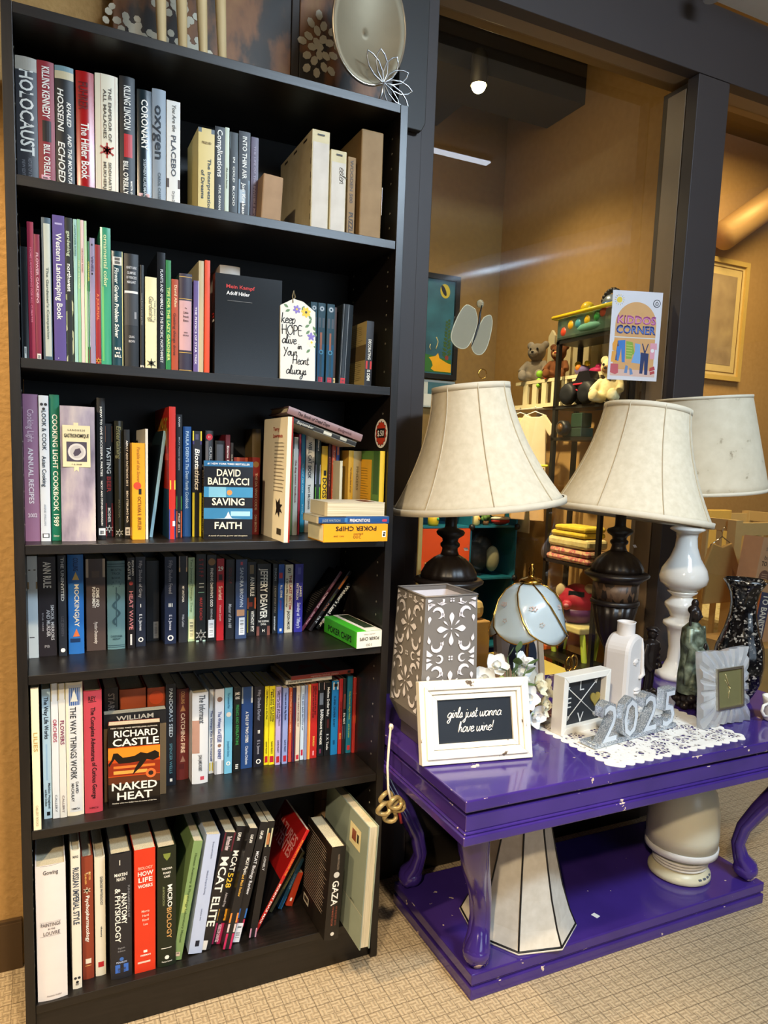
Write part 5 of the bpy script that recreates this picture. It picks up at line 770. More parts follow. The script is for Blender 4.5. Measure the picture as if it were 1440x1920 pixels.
text_on(m, 'POKER CHIPS', ink('#1d140a'), TXT(.0, -.0506, .0345) @ T(rz=180), .10, .0095, align=.5); text_on(m, 'plastic', ink('#8a5a10'), TXT(.005, -.0506, .019) @ T(rz=180), .03, .004, align=.5); text_on(m, '200', ink('#8a5a10'), TXT(.002, -.0506, .0145) @ T(rz=180), .02, .007, align=.5, bold=False); text_on(m, 'NO. 208', ink('#8a5a10'), TXT(-.042, -.0506, .0145) @ T(rz=180), .026, .003, align=.5)
m.box(.064, .073, -.0507, -.0504, .01, .024, INKW); m.box(.066, .071, -.0509, -.0507, .012, .017, INKB); m.box(.067, .072, -.0509, -.0507, .018, .021, INKB); m.build('lettering', t)
book((.772, -.035, z3+.0400), .0160, .172, .105, 'P', '#1b4b86', 'blue paperback lying flat in the middle of the stack above the yellow box', (('b', 0, .38, '#16202e'), ('v', 'JUDE WATSON', .05, .3, .45, .32, '#8a9aa8'), ('b', .36, .4, '#3a7ab8', .2, .8), ('v', 'PREMONITIONS', .43, .72, .45, .42, '#e0e4ea'), ('b', .9, .97, '#b83a5a', .25, .6)), rot=(0, R(-90), 0), op={'cov': '#a8a08c'}, group=g3)
o = book((.620, .075, z3+.0566), .031, .140, .11, 'P', '#d0c8b4', 'fat paperback lying on top of the stack, page edges to the front', (('Fb', .1, .3, '#5a2018', .3, .8),), rot=(0, R(-90), R(180)), group=g3)
# price sticker on the inner side panel
t = thing('price_sticker', (.7812, .042, 1.308), 'round red and white starburst price sticker on the bookcase side', 'sticker'); t.rotation_euler = (0, 0, R(-90))
m = MB(); m.poly(ellipse(0, 0, .034, .034, 40), ink('#ece4dc'), .0004); st = [(.030*(1 if i % 2 else .86)*math.cos(PI*i/14), .030*(1 if i % 2 else .86)*math.sin(PI*i/14)) for i in range(28)]; m.poly(st, ink('#3a1810'), .0007); m.poly([(x*.94, z*.94) for x, z in st], ink('#c23a20'), .0010); m.build('disc', t)
m = MB(); m.box(-.021, .021, -.0013, -.001, -.010, .012, INKB); text_on(m, '$.50', INKW, TXT(0, -.0014, -.006), .036, .013, align=.5); m.build('lettering', t)

# ------------------------------------------------------------------ fourth shelf extras
z4 = SZ[4]+.0004; g4 = GR[4]
book((.268, .205, z4), .028, .19, .06, 'P', '#121317', 'black book deep in the dark gap, only its grey barcode showing', (('st', .76, .97, .55, .95, '#6d6f72'),), group=g4)
t = thing('poker_chip_box', (.739, .083, z4), 'green and white poker chip box lying alone at the shelf end', 'box', rz=R(4))
m = MB(); GB = mat('#3fae2c', .4, var=.05); WB = mat('#e2ddd0', .5, var=.03); m.box(-.033, .033, -.09, .09, 0, .0405, GB); m.build('box_body', t, bevel=.0015)
m = MB(); m.box(-.0333, .0333, -.0908, -.0903, .0005, .040, WB); m.box(-.008, .033, -.0903, .09, .0407, .0412, WB); m.box(.002, .030, -.06, .08, .0412, .0415, mat('#2a3a24', .5)); m.build('white_panel', t)
m = MB(); text_on(m, 'POKER CHIPS', INKB, TXT(0, -.0911, .026) @ T(rz=180), .052, .0075, align=.5); text_on(m, '100', ink('#7a7670'), TXT(0, -.0911, .0105) @ T(rz=180), .018, .006, align=.5, bold=False); text_on(m, 'plastic chips', ink('#9a968e'), TXT(0, -.0911, .034) @ T(rz=180), .03, .003, align=.5)
SIDE = Matrix(((0, 0, -1, -.0334), (-1, 0, 0, 0), (0, 1, 0, .009), (0, 0, 0, 1))); text_on(m, 'POKER CHIPS', INKB, SIDE @ T(0, 0, 0), .13, .015, align=.5, maxratio=2.2); m.build('lettering', t)

# ------------------------------------------------------------------ fifth shelf extras
z5 = SZ[5]+.0004; g5 = GR[5]
book((.163, .1035, z5), .024, .197, .13, 'P', '#17181c', 'black-banded paperback face-out directly behind the fire-covered thriller', (('Ft', 'WILLIAM', .03, '#a8a49a', .05, .5, .6), ('Fb', .16, 1, '#6d5c44')), rz=R(-92), group=g5)
o = book((.171, .0735, z5), .024, .183, .106, 'P', '#8c1c16', 'red-spined fire-covered thriller paperback shown face-out on the fifth shelf',
    (('Fb', 0, 1, '#17120f'), ('Fb', .27, .72, '#c84a14'), ('Fb', .28, .42, '#e88a24'), ('Fb', .46, .62, '#8c2a10'), ('Fb', .5, .53, '#e07830', .1, .9), ('Fb', .56, .6, '#f0a048', .1, .75), ('Fb', .63, .72, '#5c2a14'),
     ('Fp', [(.0, .47), (.06, .42), (.1, .34), (.18, .34), (.28, .4), (.5, .39), (.62, .35), (.75, .37), (.9, .34), (.98, .37), (.98, .43), (.86, .46), (.74, .44), (.64, .52), (.5, .6), (.46, .62), (.52, .53), (.6, .46), (.4, .47), (.2, .47), (.12, .41), (.02, .5)], '#120d0b'),
     ('Fd', .615, .82, .1, '#d86a30'), ('Fd', .615, .82, .05, '#2a1a14'),
     ('Ft', 'NEW YORK TIMES BESTSELLING AUTHOR', .03, '#d8d0c0', .014, .5, .9), ('Ft', 'RICHARD', .07, '#f0ece2', .075, .53, .86), ('Ft', 'CASTLE', .17, '#f0ece2', .085, .53, .9), ('Ft', 'NAKED', .705, '#f0ece2', .09, .5, .9), ('Ft', 'HEAT', .825, '#f0ece2', .09, .5, .7), ('Ft', 'Another white-hot thriller from the author of the first', .945, '#d8d0c0', .014, .5, .86),
     ('v', 'CASTLE', .06, .3, .5, .6, '#1a0c0a'), ('v', 'NAKED HEAT', .34, .72, .5, .6, '#f0d8b0')), rz=R(-97), op={'gl': 1}, group=g5)
book((.708, .128, SZ[5]+.2075), .0115, .121, .13, 'P', '#d8d2c2', 'white thin book lying flat across the children\'s paperbacks', (('vi', 'Inspired by permanence', .04, .55, .5, .45, '#5a5448'),), rot=(0, R(-91), 0), group=g5)
book((.764, .120, SZ[5]+.2205), .0105, .166, .145, 'P', '#a8402c', 'red-spined book with grey cover lying flat on top of the white thin one', (('v', 'vegetarian kitchen classics', .3, .75, .5, .5, '#d8a08c'), ('b', .9, .95, '#201814', .2, .8), ('Fp', [(.3, .2), (.6, .3), (.45, .5)], '#6d1c18'), ('Fb', .6, .68, '#6d2a24')), rot=(0, R(-91), 0), op={'cov': '#5c5450'}, group=g5)

# ------------------------------------------------------------------ bottom shelf extras
z6 = SZ[6]+.0004; g6 = GR[6]
book((.640, -.038, z6+.0025), .0365, .232, .165, 'H', '#1d1814', 'black hardcover with grey blurb lines leaning forward over the shelf edge', (('v', 'NORMAN FINKELSTEIN', .07, .24, .5, .14, '#7a6a5a'), ('disc', .29, .45, .2, '#c8c4bc'), ('v', 'GAZA', .35, .62, .45, .42, '#e8e4dc'), ('v', 'AN INQUEST INTO', .63, .84, .64, .12, '#8a4a38'), ('v', 'ITS MARTYRDOM', .63, .84, .4, .12, '#8a4a38'), ('disc', .93, .5, .13, '#d8d4cc'), ('Kl', '#a8988a', .08, .8, .04, .92), ('Kb', .84, .93, '#d8d0bc', .08, .3), ('Kb', .86, .91, '#3a342c', .11, .27)), lean=3.5, rz=R(0), group=g6)
book((.722, .205, z6), .047, .256, .062, 'H', '#94795a', 'worn tan book deep at the back of the bottom shelf', (('b', .1, .11, '#5a4a38'), ('b', .8, .81, '#5a4a38')), group=g6)
o = book((.731, .165, z6+.0008), .026, .302, .262, 'H', '#8d988a', 'grey-green art book standing spine-in, jutting out past the shelf edge', (('Fb', .72, .724, '#d8d0b8'), ('Fb', .728, 1, '#98a394'), ('Fp', [(.62, .1), (.86, .1), (.86, .27), (.62, .27)], '#e4d8a8'), ('Fp', [(.67, .14), (.76, .14), (.76, .23), (.67, .23)], '#8a4a34'), ('Fb', .15, .22, '#2a2620', .78, .82), ('Ft', 'gallery', .69, '#3a4038', .012, .78, .2)), rot=(0, R(-2.6), R(180)), op={'cov': '#8d988a'}, group=g6)
book((.752, -.005, z6), .0095, .262, .2, 'H', '#7a746c', 'slim grey book between the grey-green art book and the bookcase side', (('v', 'MASTER DRAWINGS', .3, .8, .5, .3, '#55504a'),), lean=2, group=g6)

# ------------------------------------------------------------------ on top of the bookcase
zt = SZ[0]+.0003
PAINT = m_speckle('rusty_dark_paint', [(.40, '#1b1714'), (.47, '#2a2018'), (.54, '#7a4c26'), (.66, '#94683a'), (.74, '#2a2018')], 6, .5, st=(1.6, 1, .8))
t = thing('painted_panel', (.408, .262, zt), 'dark rust-flecked painted panel with cream blossoms, behind the giant fork', 'painting')
m = MB(); m.box(-.2, .2, -.012, .012, 0, .64, PAINT); m.build('panel', t, bevel=.002)
m = MB(); CRM = mat('#c9c2ac', .6)
for cx, cz, n in ((-.16, .14, 9), (-.1, .115, 8), (-.06, .2, 9), (-.15, .26, 8), (-.03, .13, 6)):
    for q in range(n+6): a = q*2.4; r = .006*q**.6; m.poly(ellipse(cx+r*math.cos(a)*2.1-.2*r, cz+r*math.sin(a)*.9-(.5*r*math.cos(a)), .011*(1-.03*q), .008, 7, 0, a), CRM, .0006+.00005*q, T(0, -.0121, 0))
m.build('painted_blossoms', t)
t = thing('painted_panel', (.755, .265, zt), 'dark rust-flecked painted panel behind the giant spoon', 'painting')
m = MB(); m.box(-.125, .125, -.012, .012, 0, .64, PAINT); m.box(-.145, -.1255, -.012, .014, 0, .66, mat('#2a1f17', .5)); m.build('panel', t, bevel=.002)
m = MB()
for q in range(22): a = q*2.4; r = .008*q**.6; m.poly(ellipse(-.075+r*math.cos(a), .21+r*math.sin(a)*1.5, .012, .009, 7, 0, a), CRM, .0006+.00005*q, T(0, -.0121, 0))
m.build('painted_blossoms', t)
t = thing('carved_wooden_board', (.945, .276, 2.106), 'dark notched wooden board hanging on the post right of the bookcase', 'wall decor')
m = MB(); m.poly([(-.041, .012), (-.03, 0), (.03, .0), (.041, .02), (.041, .59), (-.041, .59)], mat('#25211d', .5, var=.15, scale=20), .018, T(0, .009, 0)); m.build('board', t, bevel=.002)
PALEW = m_speckle('pale_wood', [(.3, '#b39a6c'), (.7, '#cdb88c')], 6, .5, st=(6, 6, 1))
t = thing('giant_fork', (.345, .07, zt), 'giant pale wooden fork standing tines-down on top of the bookcase', 'wall decor'); t.rotation_euler = (R(-8), 0, 0)
for x, tl in ((-.062, 0), (-.021, .5), (.02, -.5), (.059, -2.5)):
    m = MB(); m.tube([(x, 0, 0.002), (x+.002, .004, .02), (x+.001, .004, .15), (x-tl*.001, .0, .33)], [.006, .0085, .0115, .0125], PALEW, 12); m.build('tine', t)
m = MB(); m.prism([(-.078, -.01), (.076, -.01), (.076, .01), (-.078, .01)], .32, .40, PALEW); m.build('head', t, bevel=.006)
m = MB(); m.tube([(0, 0, .40), (0, .004, .5), (0, 0, .66)], [.03, .016, .02], PALEW, 12); m.build('handle', t)
BRONZE = mat('#8a7f68', .55, .45, var=.12, scale=18)
t = thing('giant_spoon', (.712, .055, zt+.035), 'giant dull bronze spoon leaning bowl-down at the right end of the bookcase top', 'wall decor'); t.rotation_euler = (R(-6), R(8), 0)
m = MB(); vs = []; fs = []
for j in range(9):
    r = j/8
    for i in range(40): a = 2*PI*i/40; vs.append((.088*r*math.cos(a), .028*(1-r*r), .145+.135*r*math.sin(a)*(1+.05*math.sin(a))))
fs = [(j*40+i, j*40+(i+1) % 40, (j+1)*40+(i+1) % 40, (j+1)*40+i) for j in range(8) for i in range(40)]; m.add(vs, fs, BRONZE, True); m.build('bowl', t, solid=.003)
m = MB(); m.tube([vs[320+i] for i in range(40)], .0032, mat('#b9b0a0', .25, .9), 8, closed=True); m.build('rim', t)
m = MB(); m.tube([(0, .004, .28), (0, .01, .36), (0, .004, .60)], [.012, .01, .016], BRONZE, 12); m.build('handle', t)
t = thing('wire_lotus', (.776, .035, zt), 'open silver metal lotus outline at the foot of the giant spoon', 'ornament'); t.rotation_euler = (R(-4), 0, 0)
SIL = mat('#b4b6b8', .3, .9)
m = MB()
for a in (172, 145, 112, 80, 48, 18, -8):
    L = .072; ca, sa = math.cos(R(a-50)), math.sin(R(a-50)); p = [(0, 0), (.3, .16), (.6, .2), (.85, .12), (1, 0), (.85, -.12), (.6, -.2), (.3, -.16)]
    m.tube([((q*ca-r*sa)*L-.02, .0+.001*a/60, (q*sa+r*ca)*L+.055) for q, r in p], .0017, SIL, 6, closed=True)
m.build('petals', t)
m = MB(); m.tube([(-.02, 0, .055), (-.024, .003, .03), (-.03, .02, .0035)], .003, SIL, 8); m.box(-.06, .0, .0, .04, 0, .003, SIL); m.build('stand', t)

# ------------------------------------------------------------------ purple console table
ZT = .58
tb = thing('console_table', (1.43, -.02, 0), 'glossy chipped purple wooden table with curved legs and a low platform base', 'table')
def at(x, y, z=0): return (x-1.43, y+.02, z)
m = MB(); m.box(.802-1.43, 2.055-1.43, -.364+.02, .284+.02, .5545, ZT, PURPLE); m.build('tabletop', tb, bevel=.003)
m = MB(); m.box(.812-1.43, 2.045-1.43, -.352+.02, .274+.02, .545, .5543, mat('#221542', .4)); m.box(.808-1.43, 2.049-1.43, -.358+.02, .28+.02, .511, .545, PURPLE); m.build('apron', tb, bevel=.002)
m = MB(); m.box(.800-1.43, 2.057-1.43, -.366+.02, .286+.02, .484, .5045, PURPLE); m.box(.804-1.43, 2.053-1.43, -.362+.02, .282+.02, .5046, .5108, PURPLE); m.build('lower_moulding', tb, bevel=.003)
m = MB(); m.box(.936-1.43, 1.94-1.43, -.203, .202, 0, .030, PURPLE); m.box(.941-1.43, 1.935-1.43, -.198, .197, .0301, .037, PURPLE); m.box(.937-1.43, 1.939-1.43, -.202, .201, .0372, .065, PURPLE); m.build('platform_base', tb, bevel=.003)
for sx, sy, fx, fy in ((-1, -1, .972, -.186), (1, -1, 1.902, -.180), (-1, 1, .972, .145), (1, 1, 1.902, .145)):
    m = MB(); ux, uy = sx*.7071, sy*.7071; prof = [(.075, .002, .026), (.085, .006, .031), (.105, .004, .031), (.13, -.012, .022), (.17, -.022, .019), (.22, -.01, .021), (.28, .025, .025), (.34, .068, .030), (.40, .104, .034), (.45, .122, .036), (.484, .126, .036)]
    def leg(off, k, z0=0): m.tube([(fx-1.43+ux*s-uy*off*sx*sy*(1 if sx*sy else 1), fy+.02+uy*s+ux*off*sx*sy, z-.0005) for z, s, r in prof], [r*k for z, s, r in prof], PURPLE, 14)
    leg(0, 1.0); leg(.014, .62); leg(-.014, .62); m.ball((fx-1.43+ux*.004, fy+.02+uy*.004, .0945), (.034, .034, .029), PURPLE); m.build('leg', tb)

# ------------------------------------------------------------------ table lamps
FAB = m_speckle('cream_lampshade_cloth', [(.3, '#cbbfa6'), (.7, '#d8cdb6')], 60, .8, bump=.15); TRIMC = mat('#cfc5b0', .7); SEAM = mat('#b8ab92', .8)
URN = mat('#1c1511', .38, var=.25, scale=14); URNB = m_speckle('bronze_leaf_band', [(.35, '#241a12'), (.6, '#5c4430')], 90, .5, vor=True, bump=.5, st=(1, 1, .5))
BRASS = mat('#b8893c', .22, 1, var=.05); CHROME = mat('#c8c8c8', .15, 1, var=0)
def shade(parent, r0, r1, h, off, rx, ry, panels=8, curve=.55, mcol=None, seams=True, sc=1., band=.012):
    """bell shade: r0 top, r1 bottom radius, off = centre of the bottom ring in the lamp's frame"""
    M = T(*off, rx, ry, 0); F = mcol or FAB; n = 14; prof = []
    for i in range(n+1):
        t = i/n; k = t**(1+curve); prof.append((r0+(r1-r0)*(t*(1-curve)+k*curve), h*(1-t)))
    ou = prof; inn = [(r-.0025, z) for r, z in prof[::-1]]
    m = MB(); m.lathe(ou+inn, F, 56, M, cap=False); s_ = m.build('lampshade', parent)
    m = MB()
    for r, z in ((r1, 0), (r0, h)): m.lathe([(r-.004, z-.004 if z == 0 else z-band), (r+.0022, z-.004 if z == 0 else z-band), (r+.0022, z+band if z == 0 else z+.003), (r-.004, z+band if z == 0 else z+.003)], TRIMC, 56, M, cap=False)
    m.build('trim_band', s_)
    if seams:
        m = MB()
        for k in range(panels): a = 2*PI*(k+.5)/panels; m.tube([((r+.0008)*math.cos(a), (r+.0008)*math.sin(a), z) for r, z in prof], .0016, SEAM, 6, M)
        m.build('seams', s_)
    m = MB(); sp_z = h-.02
    for k in range(3): a = 2*PI*k/3; m.tube([(0, 0, sp_z), ((r0-.004)*math.cos(a), (r0-.004)*math.sin(a), sp_z+.008)], .0012, BRASS, 6, M)
    m.build('shade_spider', s_)
    return s_
URNP = [(.058, 0), (.064, .006), (.065, .018), (.05, .032), (.033, .045), (.026, .07), (.019, .085), (.018, .1), (.021, .125), (.026, .135), (.045, .175), (.058, .225), (.065, .262)]
def urn_lamp(x, y, label, k=1.):
    t = thing('urn_table_lamp', (x, y, ZT+.0002), label, 'lamp', 'dark urn table lamps')
    fl = lambda a, z, r: 1+.028*math.cos(16*a)
    m = MB(); m.lathe([(r, z) for r, z in URNP], URN, 96, fn=fl); m.build('fluted_cup', t)
    m = MB(); m.lathe([(.066, .2625), (.0705, .266), (.0705, .274), (.066, .278)], URN, 48); m.build('collar_ring', t)
    m = MB(); m.lathe([(.064, .2782), (.066, .33)], URNB, 48); m.build('leaf_band', t)
    m = MB(); m.lathe([(.067, .3302), (.078, .340), (.092, .349), (.0935, .354), (.088, .359), (.078, .361)], URN, 48); m.build('rim', t)
    m = MB(); m.lathe([(.074, .3612), (.072, .375), (.06, .397), (.042, .413), (.026, .422)], URN, 96, fn=lambda a, z, r: 1+.03*abs(math.cos(8*a))); m.build('fluted_lid', t)
    m = MB(); m.lathe([(.025, .4222), (.021, .433), (.0205, .44), (.026, .446), (.026, .452), (.020, .458), (.022, .466), (.035, .475), (.038, .482), (.034, .488), (.017, .494), (.0155, .50), (.0155, .575)], URN, 40); m.build('neck', t)
    m = MB(); m.lathe([(.012, .5752), (.016, .58), (.016, .62), (.012, .63)], BRASS, 24); m.build('socket', t)
    m = MB(); m.box(-.008, .006, -.0628, -.0622, .0, .009, ink('#d8d4d8'), T(.02, .012, .398, -38, 0, 12)); m.build('price_tag', t)
    return t
t = urn_lamp(1.035, .125, 'dark brown urn lamp nearest the bookcase, behind the grey cut-out lantern lamp')
shade(t, .098, .224, .305, (.050, -.045, .556), -2, -6, 8, .85)
m = MB(); m.tube([(.045+.012*math.cos(a*.5), -.045, .893+.012*math.sin(a*.5)) for a in range(13)], .0015, BRASS, 6, closed=False); m.build('finial_loop', t)
t = urn_lamp(1.60, .10, 'dark brown fluted urn lamp with carved leaf band, behind the white face vase')
shade(t, .118, .222, .31, (-.012, -.045, .528), 0, 7, 8, .8)
CER = mat('#e6e2da', .12, coat=.6, var=.02)
t = thing('ceramic_table_lamp', (1.905, .125, ZT+.0002), 'glossy white ceramic baluster lamp with speckled drum shade, right of the urn lamps', 'lamp')
m = MB(); m.lathe([(.062, 0), (.064, .01), (.06, .022), (.04, .035), (.03, .06), (.028, .1), (.034, .14), (.04, .165), (.052, .175), (.05, .185), (.036, .192), (.03, .2), (.038, .215), (.05, .235), (.05, .245), (.036, .258), (.03, .268), (.044, .278), (.046, .284)], CER, 48); m.build('ceramic_foot', t)
m = MB(); m.lathe([(.040, .2842), (.052, .295), (.07, .31), (.0735, .33), (.067, .355), (.046, .39), (.034, .425), (.031, .455), (.034, .47), (.05, .478), (.053, .482), (.048, .487), (.03, .493), (.022, .51), (.028, .525), (.028, .537), (.018, .548)], CER, 48); m.build('ceramic_body', t)
m = MB(); m.lathe([(.012, .5482), (.014, .555), (.011, .56), (.016, .57), (.017, .60), (.012, .61)], BRASS, 24); m.build('socket', t)
shade(t, .136, .188, .285, (.045, 0, .605), 0, -5, 8, .0, m_speckle('stained_linen', [(.28, '#8a7a62'), (.36, '#c4b79e'), (.7, '#cfc3ab')], 28, .85, bump=.15), False, band=.006)

# grey lantern lamp with cut-out scrolls
GREY = mat('#7d7874', .45, .15, var=.05); CUT = mat('#dcd8de', .6, var=.02, emit=0)
t = thing('lantern_lamp', (.903, -.042, ZT+.0002), 'square grey metal lantern lamp with white scroll cut-outs beside the bookcase', 'lamp')
def sqtube(mb, rings, mm, th=.0):
    vs = [(sx*r, sy*r, z) for r, z in rings for sx, sy in ((-1, -1), (1, -1), (1, 1), (-1, 1))]
    mb.add(vs, [(4*j+i, 4*j+(i+1) % 4, 4*j+4+(i+1) % 4, 4*j+4+i) for j in range(len(rings)-1) for i in range(4)], mm)
LR = [(.057, .032), (.077, .082), (.0765, .09), (.069, .362)]
m = MB(); sqtube(m, LR, GREY); lant = m.build('metal_shade', t, solid=.0015)
m = MB(); m.box(-.055, .055, -.055, .055, 0, .031, mat('#8a8078', .3, .8)); m.build('foot', t, bevel=.002)
m = MB(); sqtube(m, [(.055, .034), (.074, .083), (.0675, .35)], CUT); m.build('inner_liner', t, solid=-.001)
m = MB(); m.tube([(-.069, -.069, .362), (.069, -.069, .362), (.069, .069, .362), (-.069, .069, .362)], .0025, GREY, 8, closed=True); m.build('top_rim', t)
def drop(x, z, L, wd, ang): # teardrop
    o = []
    for i in range(13): q = i/12; o.append((q*L, wd*math.sin(PI*q**1.8)))
    o += [(a, -b) for a, b in o[-2:0:-1]]; ca, sa = math.cos(R(ang)), math.sin(R(ang)); return [(x+a*ca-b*sa, z+a*sa+b*ca) for a, b in o]
def comma(x, z, r, a0, a1, w_):
    o = []; n = 10
    for i in range(n+1): q = i/n; a = R(a0+(a1-a0)*q); k = w_*math.sin(PI*min(1, q*.9+.1)); o.append((x+(r+k)*math.cos(a), z+(r+k)*math.sin(a)))
    for i in range(n, -1, -1): q = i/n; a = R(a0+(a1-a0)*q); k = w_*.35*math.sin(PI*min(1, q*.9+.1)); o.append((x+(r-k)*math.cos(a), z+(r-k)*math.sin(a)))
    return o
mot = []
for zc in (.148, .285):                                              # two crossed flowers
    for a in (0, 180): mot.append(drop(.006*(1 if a == 0 else -1), zc, .030, .0075, a))
    for a in (90, 270): mot.append(drop(0, zc+(.006 if a == 90 else -.006), .033, .006, a))
    for a in (45, 135, 225, 315): mot.append(drop(.010*math.cos(R(a)), zc+.010*math.sin(R(a)), .018, .0022, a))
    mot.append(ellipse(0, zc, .002, .002, 8))
    for s in (1, -1):
        for sz in (1, -1):
            mot.append(comma(s*.036, zc+sz*.036, .011, 90-60*s*sz+(0 if s*sz > 0 else 0), 90-60*s*sz+230*s, .0065))
            mot.append(drop(s*.018, zc+sz*.026, .014, .004, 90*sz-25*s*sz)); mot.append(drop(s*.056, zc+sz*.012, .020, .0042, 90*sz+8*s*sz))
            mot.append([(s*.060, zc+sz*.045), (s*.044, zc+sz*.058), (s*.050, zc+sz*.062), (s*.060, zc+sz*.060)])
    for q in range(4): a = R(45+90*q); mot.append(ellipse(.0045*math.cos(a), zc+.0685+.0045*math.sin(a), .0024, .0024, 8))
    for s in (1, -1): mot.append(comma(s*.030, zc+.068, .008, 60 if s > 0 else 120, 330 if s > 0 else -150, .004)); mot.append(drop(s*.045, zc+.068, .018, .004, 0 if s > 0 else 180))
for s in (1, -1): mot.append(drop(s*.012, .345, .02, .004, 0 if s > 0 else 180)); mot.append(ellipse(s*.05, .343, .009, .003, 10))
for k in range(4):
    m = MB(); Mk = T(0, 0, 0, 0, 0, 90*k)
    for p in mot:
        q = []
        for x, z in p:
            z = min(max(z, .088), .356); r = .077+(.069-.077)*(z-.082)/.28; xx = max(-.064, min(.064, x*1.08)); q.append((xx, -r-.0021, z))
        m.add(q, [tuple(range(len(q)))], CUT, False, Mk)
    m.build('cutout_pattern', lant)
# its cord with a coiled shiny bundle hanging past the table end
t = thing('lamp_cord', (.783, -.08, .585), 'white lamp cord ending in a shiny tan coiled bundle, hanging left of the table', 'cord')
m = MB(); m.tube([tuple(p) for p in [Vector((.03, .085, .012)), Vector((.02, .06, .03)), Vector((.006, .03, .035)), Vector((-.012, .0, .01)), Vector((-.02, -.012, -.04)), Vector((-.02, -.02, -.09)), Vector((-.010, -.02, -.13))]], .0028, mat('#d8d0bc', .5), 10); m.ball((.01, .035, .034), (.006, .005, .008), WHITE); m.build('cord', t)
PLB = mat('#b09a68', .15, .35, var=.3, scale=60)
m = MB()
for k, (a, b, c) in enumerate(((-.018, .0, -.118), (.012, -.004, -.14), (-.026, -.004, -.142), (.0, -.012, -.128), (-.006, .0, -.165))): m.tube([(a+.015*math.cos(q*PI/7), b+.004*math.sin(q*PI/3.5)-.008, c+.013*math.sin(q*PI/7)) for q in range(15)], .0055, PLB, 8)
m.build('coiled_bundle', t)
m = MB(); m.tube([(.014, -.012, -.15), (.022, -.012, -.185)], .0035, mat('#8a1420', .4), 8); m.build('red_plug_end', t)

# brass touch lamp with swirl glass panels
t = thing('glass_panel_lamp', (1.245, .045, ZT+.0002), 'small brass lamp with domed swirl-panel milk glass shade', 'lamp')
m = MB(); m.lathe([(.055, 0), (.058, .006), (.054, .014), (.042, .018), (.040, .024), (.026, .03), (.022, .036)], BRASS, 40); m.build('foot', t)
m = MB(); m.lathe([(.022, .0362), (.034, .05), (.040, .075), (.034, .10), (.02, .12), (.012, .125)], mat('#e6dcc6', .2, coat=.4), 40); m.build('body', t)
m = MB(); m.tube([(0, 0, .1252), (0, 0, .36)], .006, BRASS, 12); m.build('stem', t)
dome = [(.018, .352), (.04, .345), (.062, .328), (.082, .3), (.096, .265), (.104, .235), (.1055, .222)]
MILK = mat('#b4c2c8', .18, coat=.5, var=.03, sss=.1)
for k in range(6):
    m = MB(); vs = []; n = 10
    for j, (r, z) in enumerate(dome):
        for i in range(n+1):
            u = i/n; a = 2*PI*(k+u)/6+j*.19; rr = r*(1-.03*math.sin(PI*u))+(.003*(1-u)); zz = z-(.020*math.sin(PI*u)*(j/6)**2); vs.append((rr*math.cos(a), rr*math.sin(a), zz))
    fs = [(j*(n+1)+i, j*(n+1)+i+1, (j+1)*(n+1)+i+1, (j+1)*(n+1)+i) for j in range(6) for i in range(n)]; m.add(vs, fs, MILK, True); p = m.build('glass_panel', t, solid=.0018)
    m = MB(); m.tube([vs[j*(n+1)] for j in range(7)]+[vs[6*(n+1)+i] for i in range(1, n+1)], .0019, BRASS, 8); m.build('brass_rim', p)
    m = MB()
    for (jj, ii, rr_, cc) in ((3, 5, .008, '#b8a49c'), (3, 4, .006, '#c2a8a0'), (4, 5, .006, '#a8988c')):
        c0 = Vector(vs[jj*(n+1)+ii]); nn = Vector((c0.x, c0.y, .05)).normalized(); tx_ = Vector((-c0.y, c0.x, 0)).normalized(); ty_ = nn.cross(tx_)
        for q in range(5): a = q*2*PI/5; c1 = c0+nn*.0035+tx_*(.005*math.cos(a))+ty_*(.005*math.sin(a)); m.add([tuple(c1+tx_*(rr_*.35*math.cos(2*PI*i/8))+ty_*(rr_*.35*math.sin(2*PI*i/8))) for i in range(8)], [tuple(range(8))], mat(cc, .5, var=0))
    m.build('painted_blossom', p)
m = MB(); m.lathe([(.030, .351), (.032, .356), (.026, .362), (.012, .366), (.006, .372), (.010, .378), (.006, .384), (.009, .39), (.004, .396), (.006, .401), (.001, .405)], BRASS, 24); m.build('finial', t)

# ------------------------------------------------------------------ framed signs
t = thing('framed_sign', (.798, -.1845, ZT+.0004), 'distressed white frame with black panel reading girls just wanna have wine', 'sign', rz=R(-9.8)); t.rotation_euler = (R(-15), 0, R(-9.8))
DIST = m_speckle('distressed_white', [(.30, '#5c4a38'), (.325, '#e4ded0'), (.7, '#ece7da')], 26, .5, bump=.1)
def frame4(mb, w_, h_, b, y0, y1, mm, x0=0, z0=0):
    for A, B_, C_, D in (((0, 0), (w_, 0), (w_-b, b), (b, b)), ((w_, 0), (w_, h_), (w_-b, h_-b), (w_-b, b)), ((w_, h_), (0, h_), (b, h_-b), (w_-b, h_-b)), ((0, h_), (0, 0), (b, b), (b, h_-b))):
        q = [(x0+A[0], z0+A[1]), (x0+B_[0], z0+B_[1]), (x0+C_[0], z0+C_[1]), (x0+D[0], z0+D[1])]
        vs = [(x, y0, z) for x, z in q]+[(x, y1, z) for x, z in q]; mb.add(vs, [(0, 1, 2, 3), (7, 6, 5, 4)]+[(i, i+4, (i+1) % 4+4, (i+1) % 4) for i in range(4)], mm)
m = MB(); frame4(m, .267, .182, .030, -.010, .012, DIST); frame4(m, .243, .158, .008, -.015, -.0101, DIST, .012, .012); frame4(m, .205, .120, .012, -.006, .01, DIST, .031, .031); m.build('frame', t, bevel=.0012)
m = MB(); m.box(.042, .225, .0, .004, .042, .140, mat('#1b2028', .4)); m.build('panel', t)
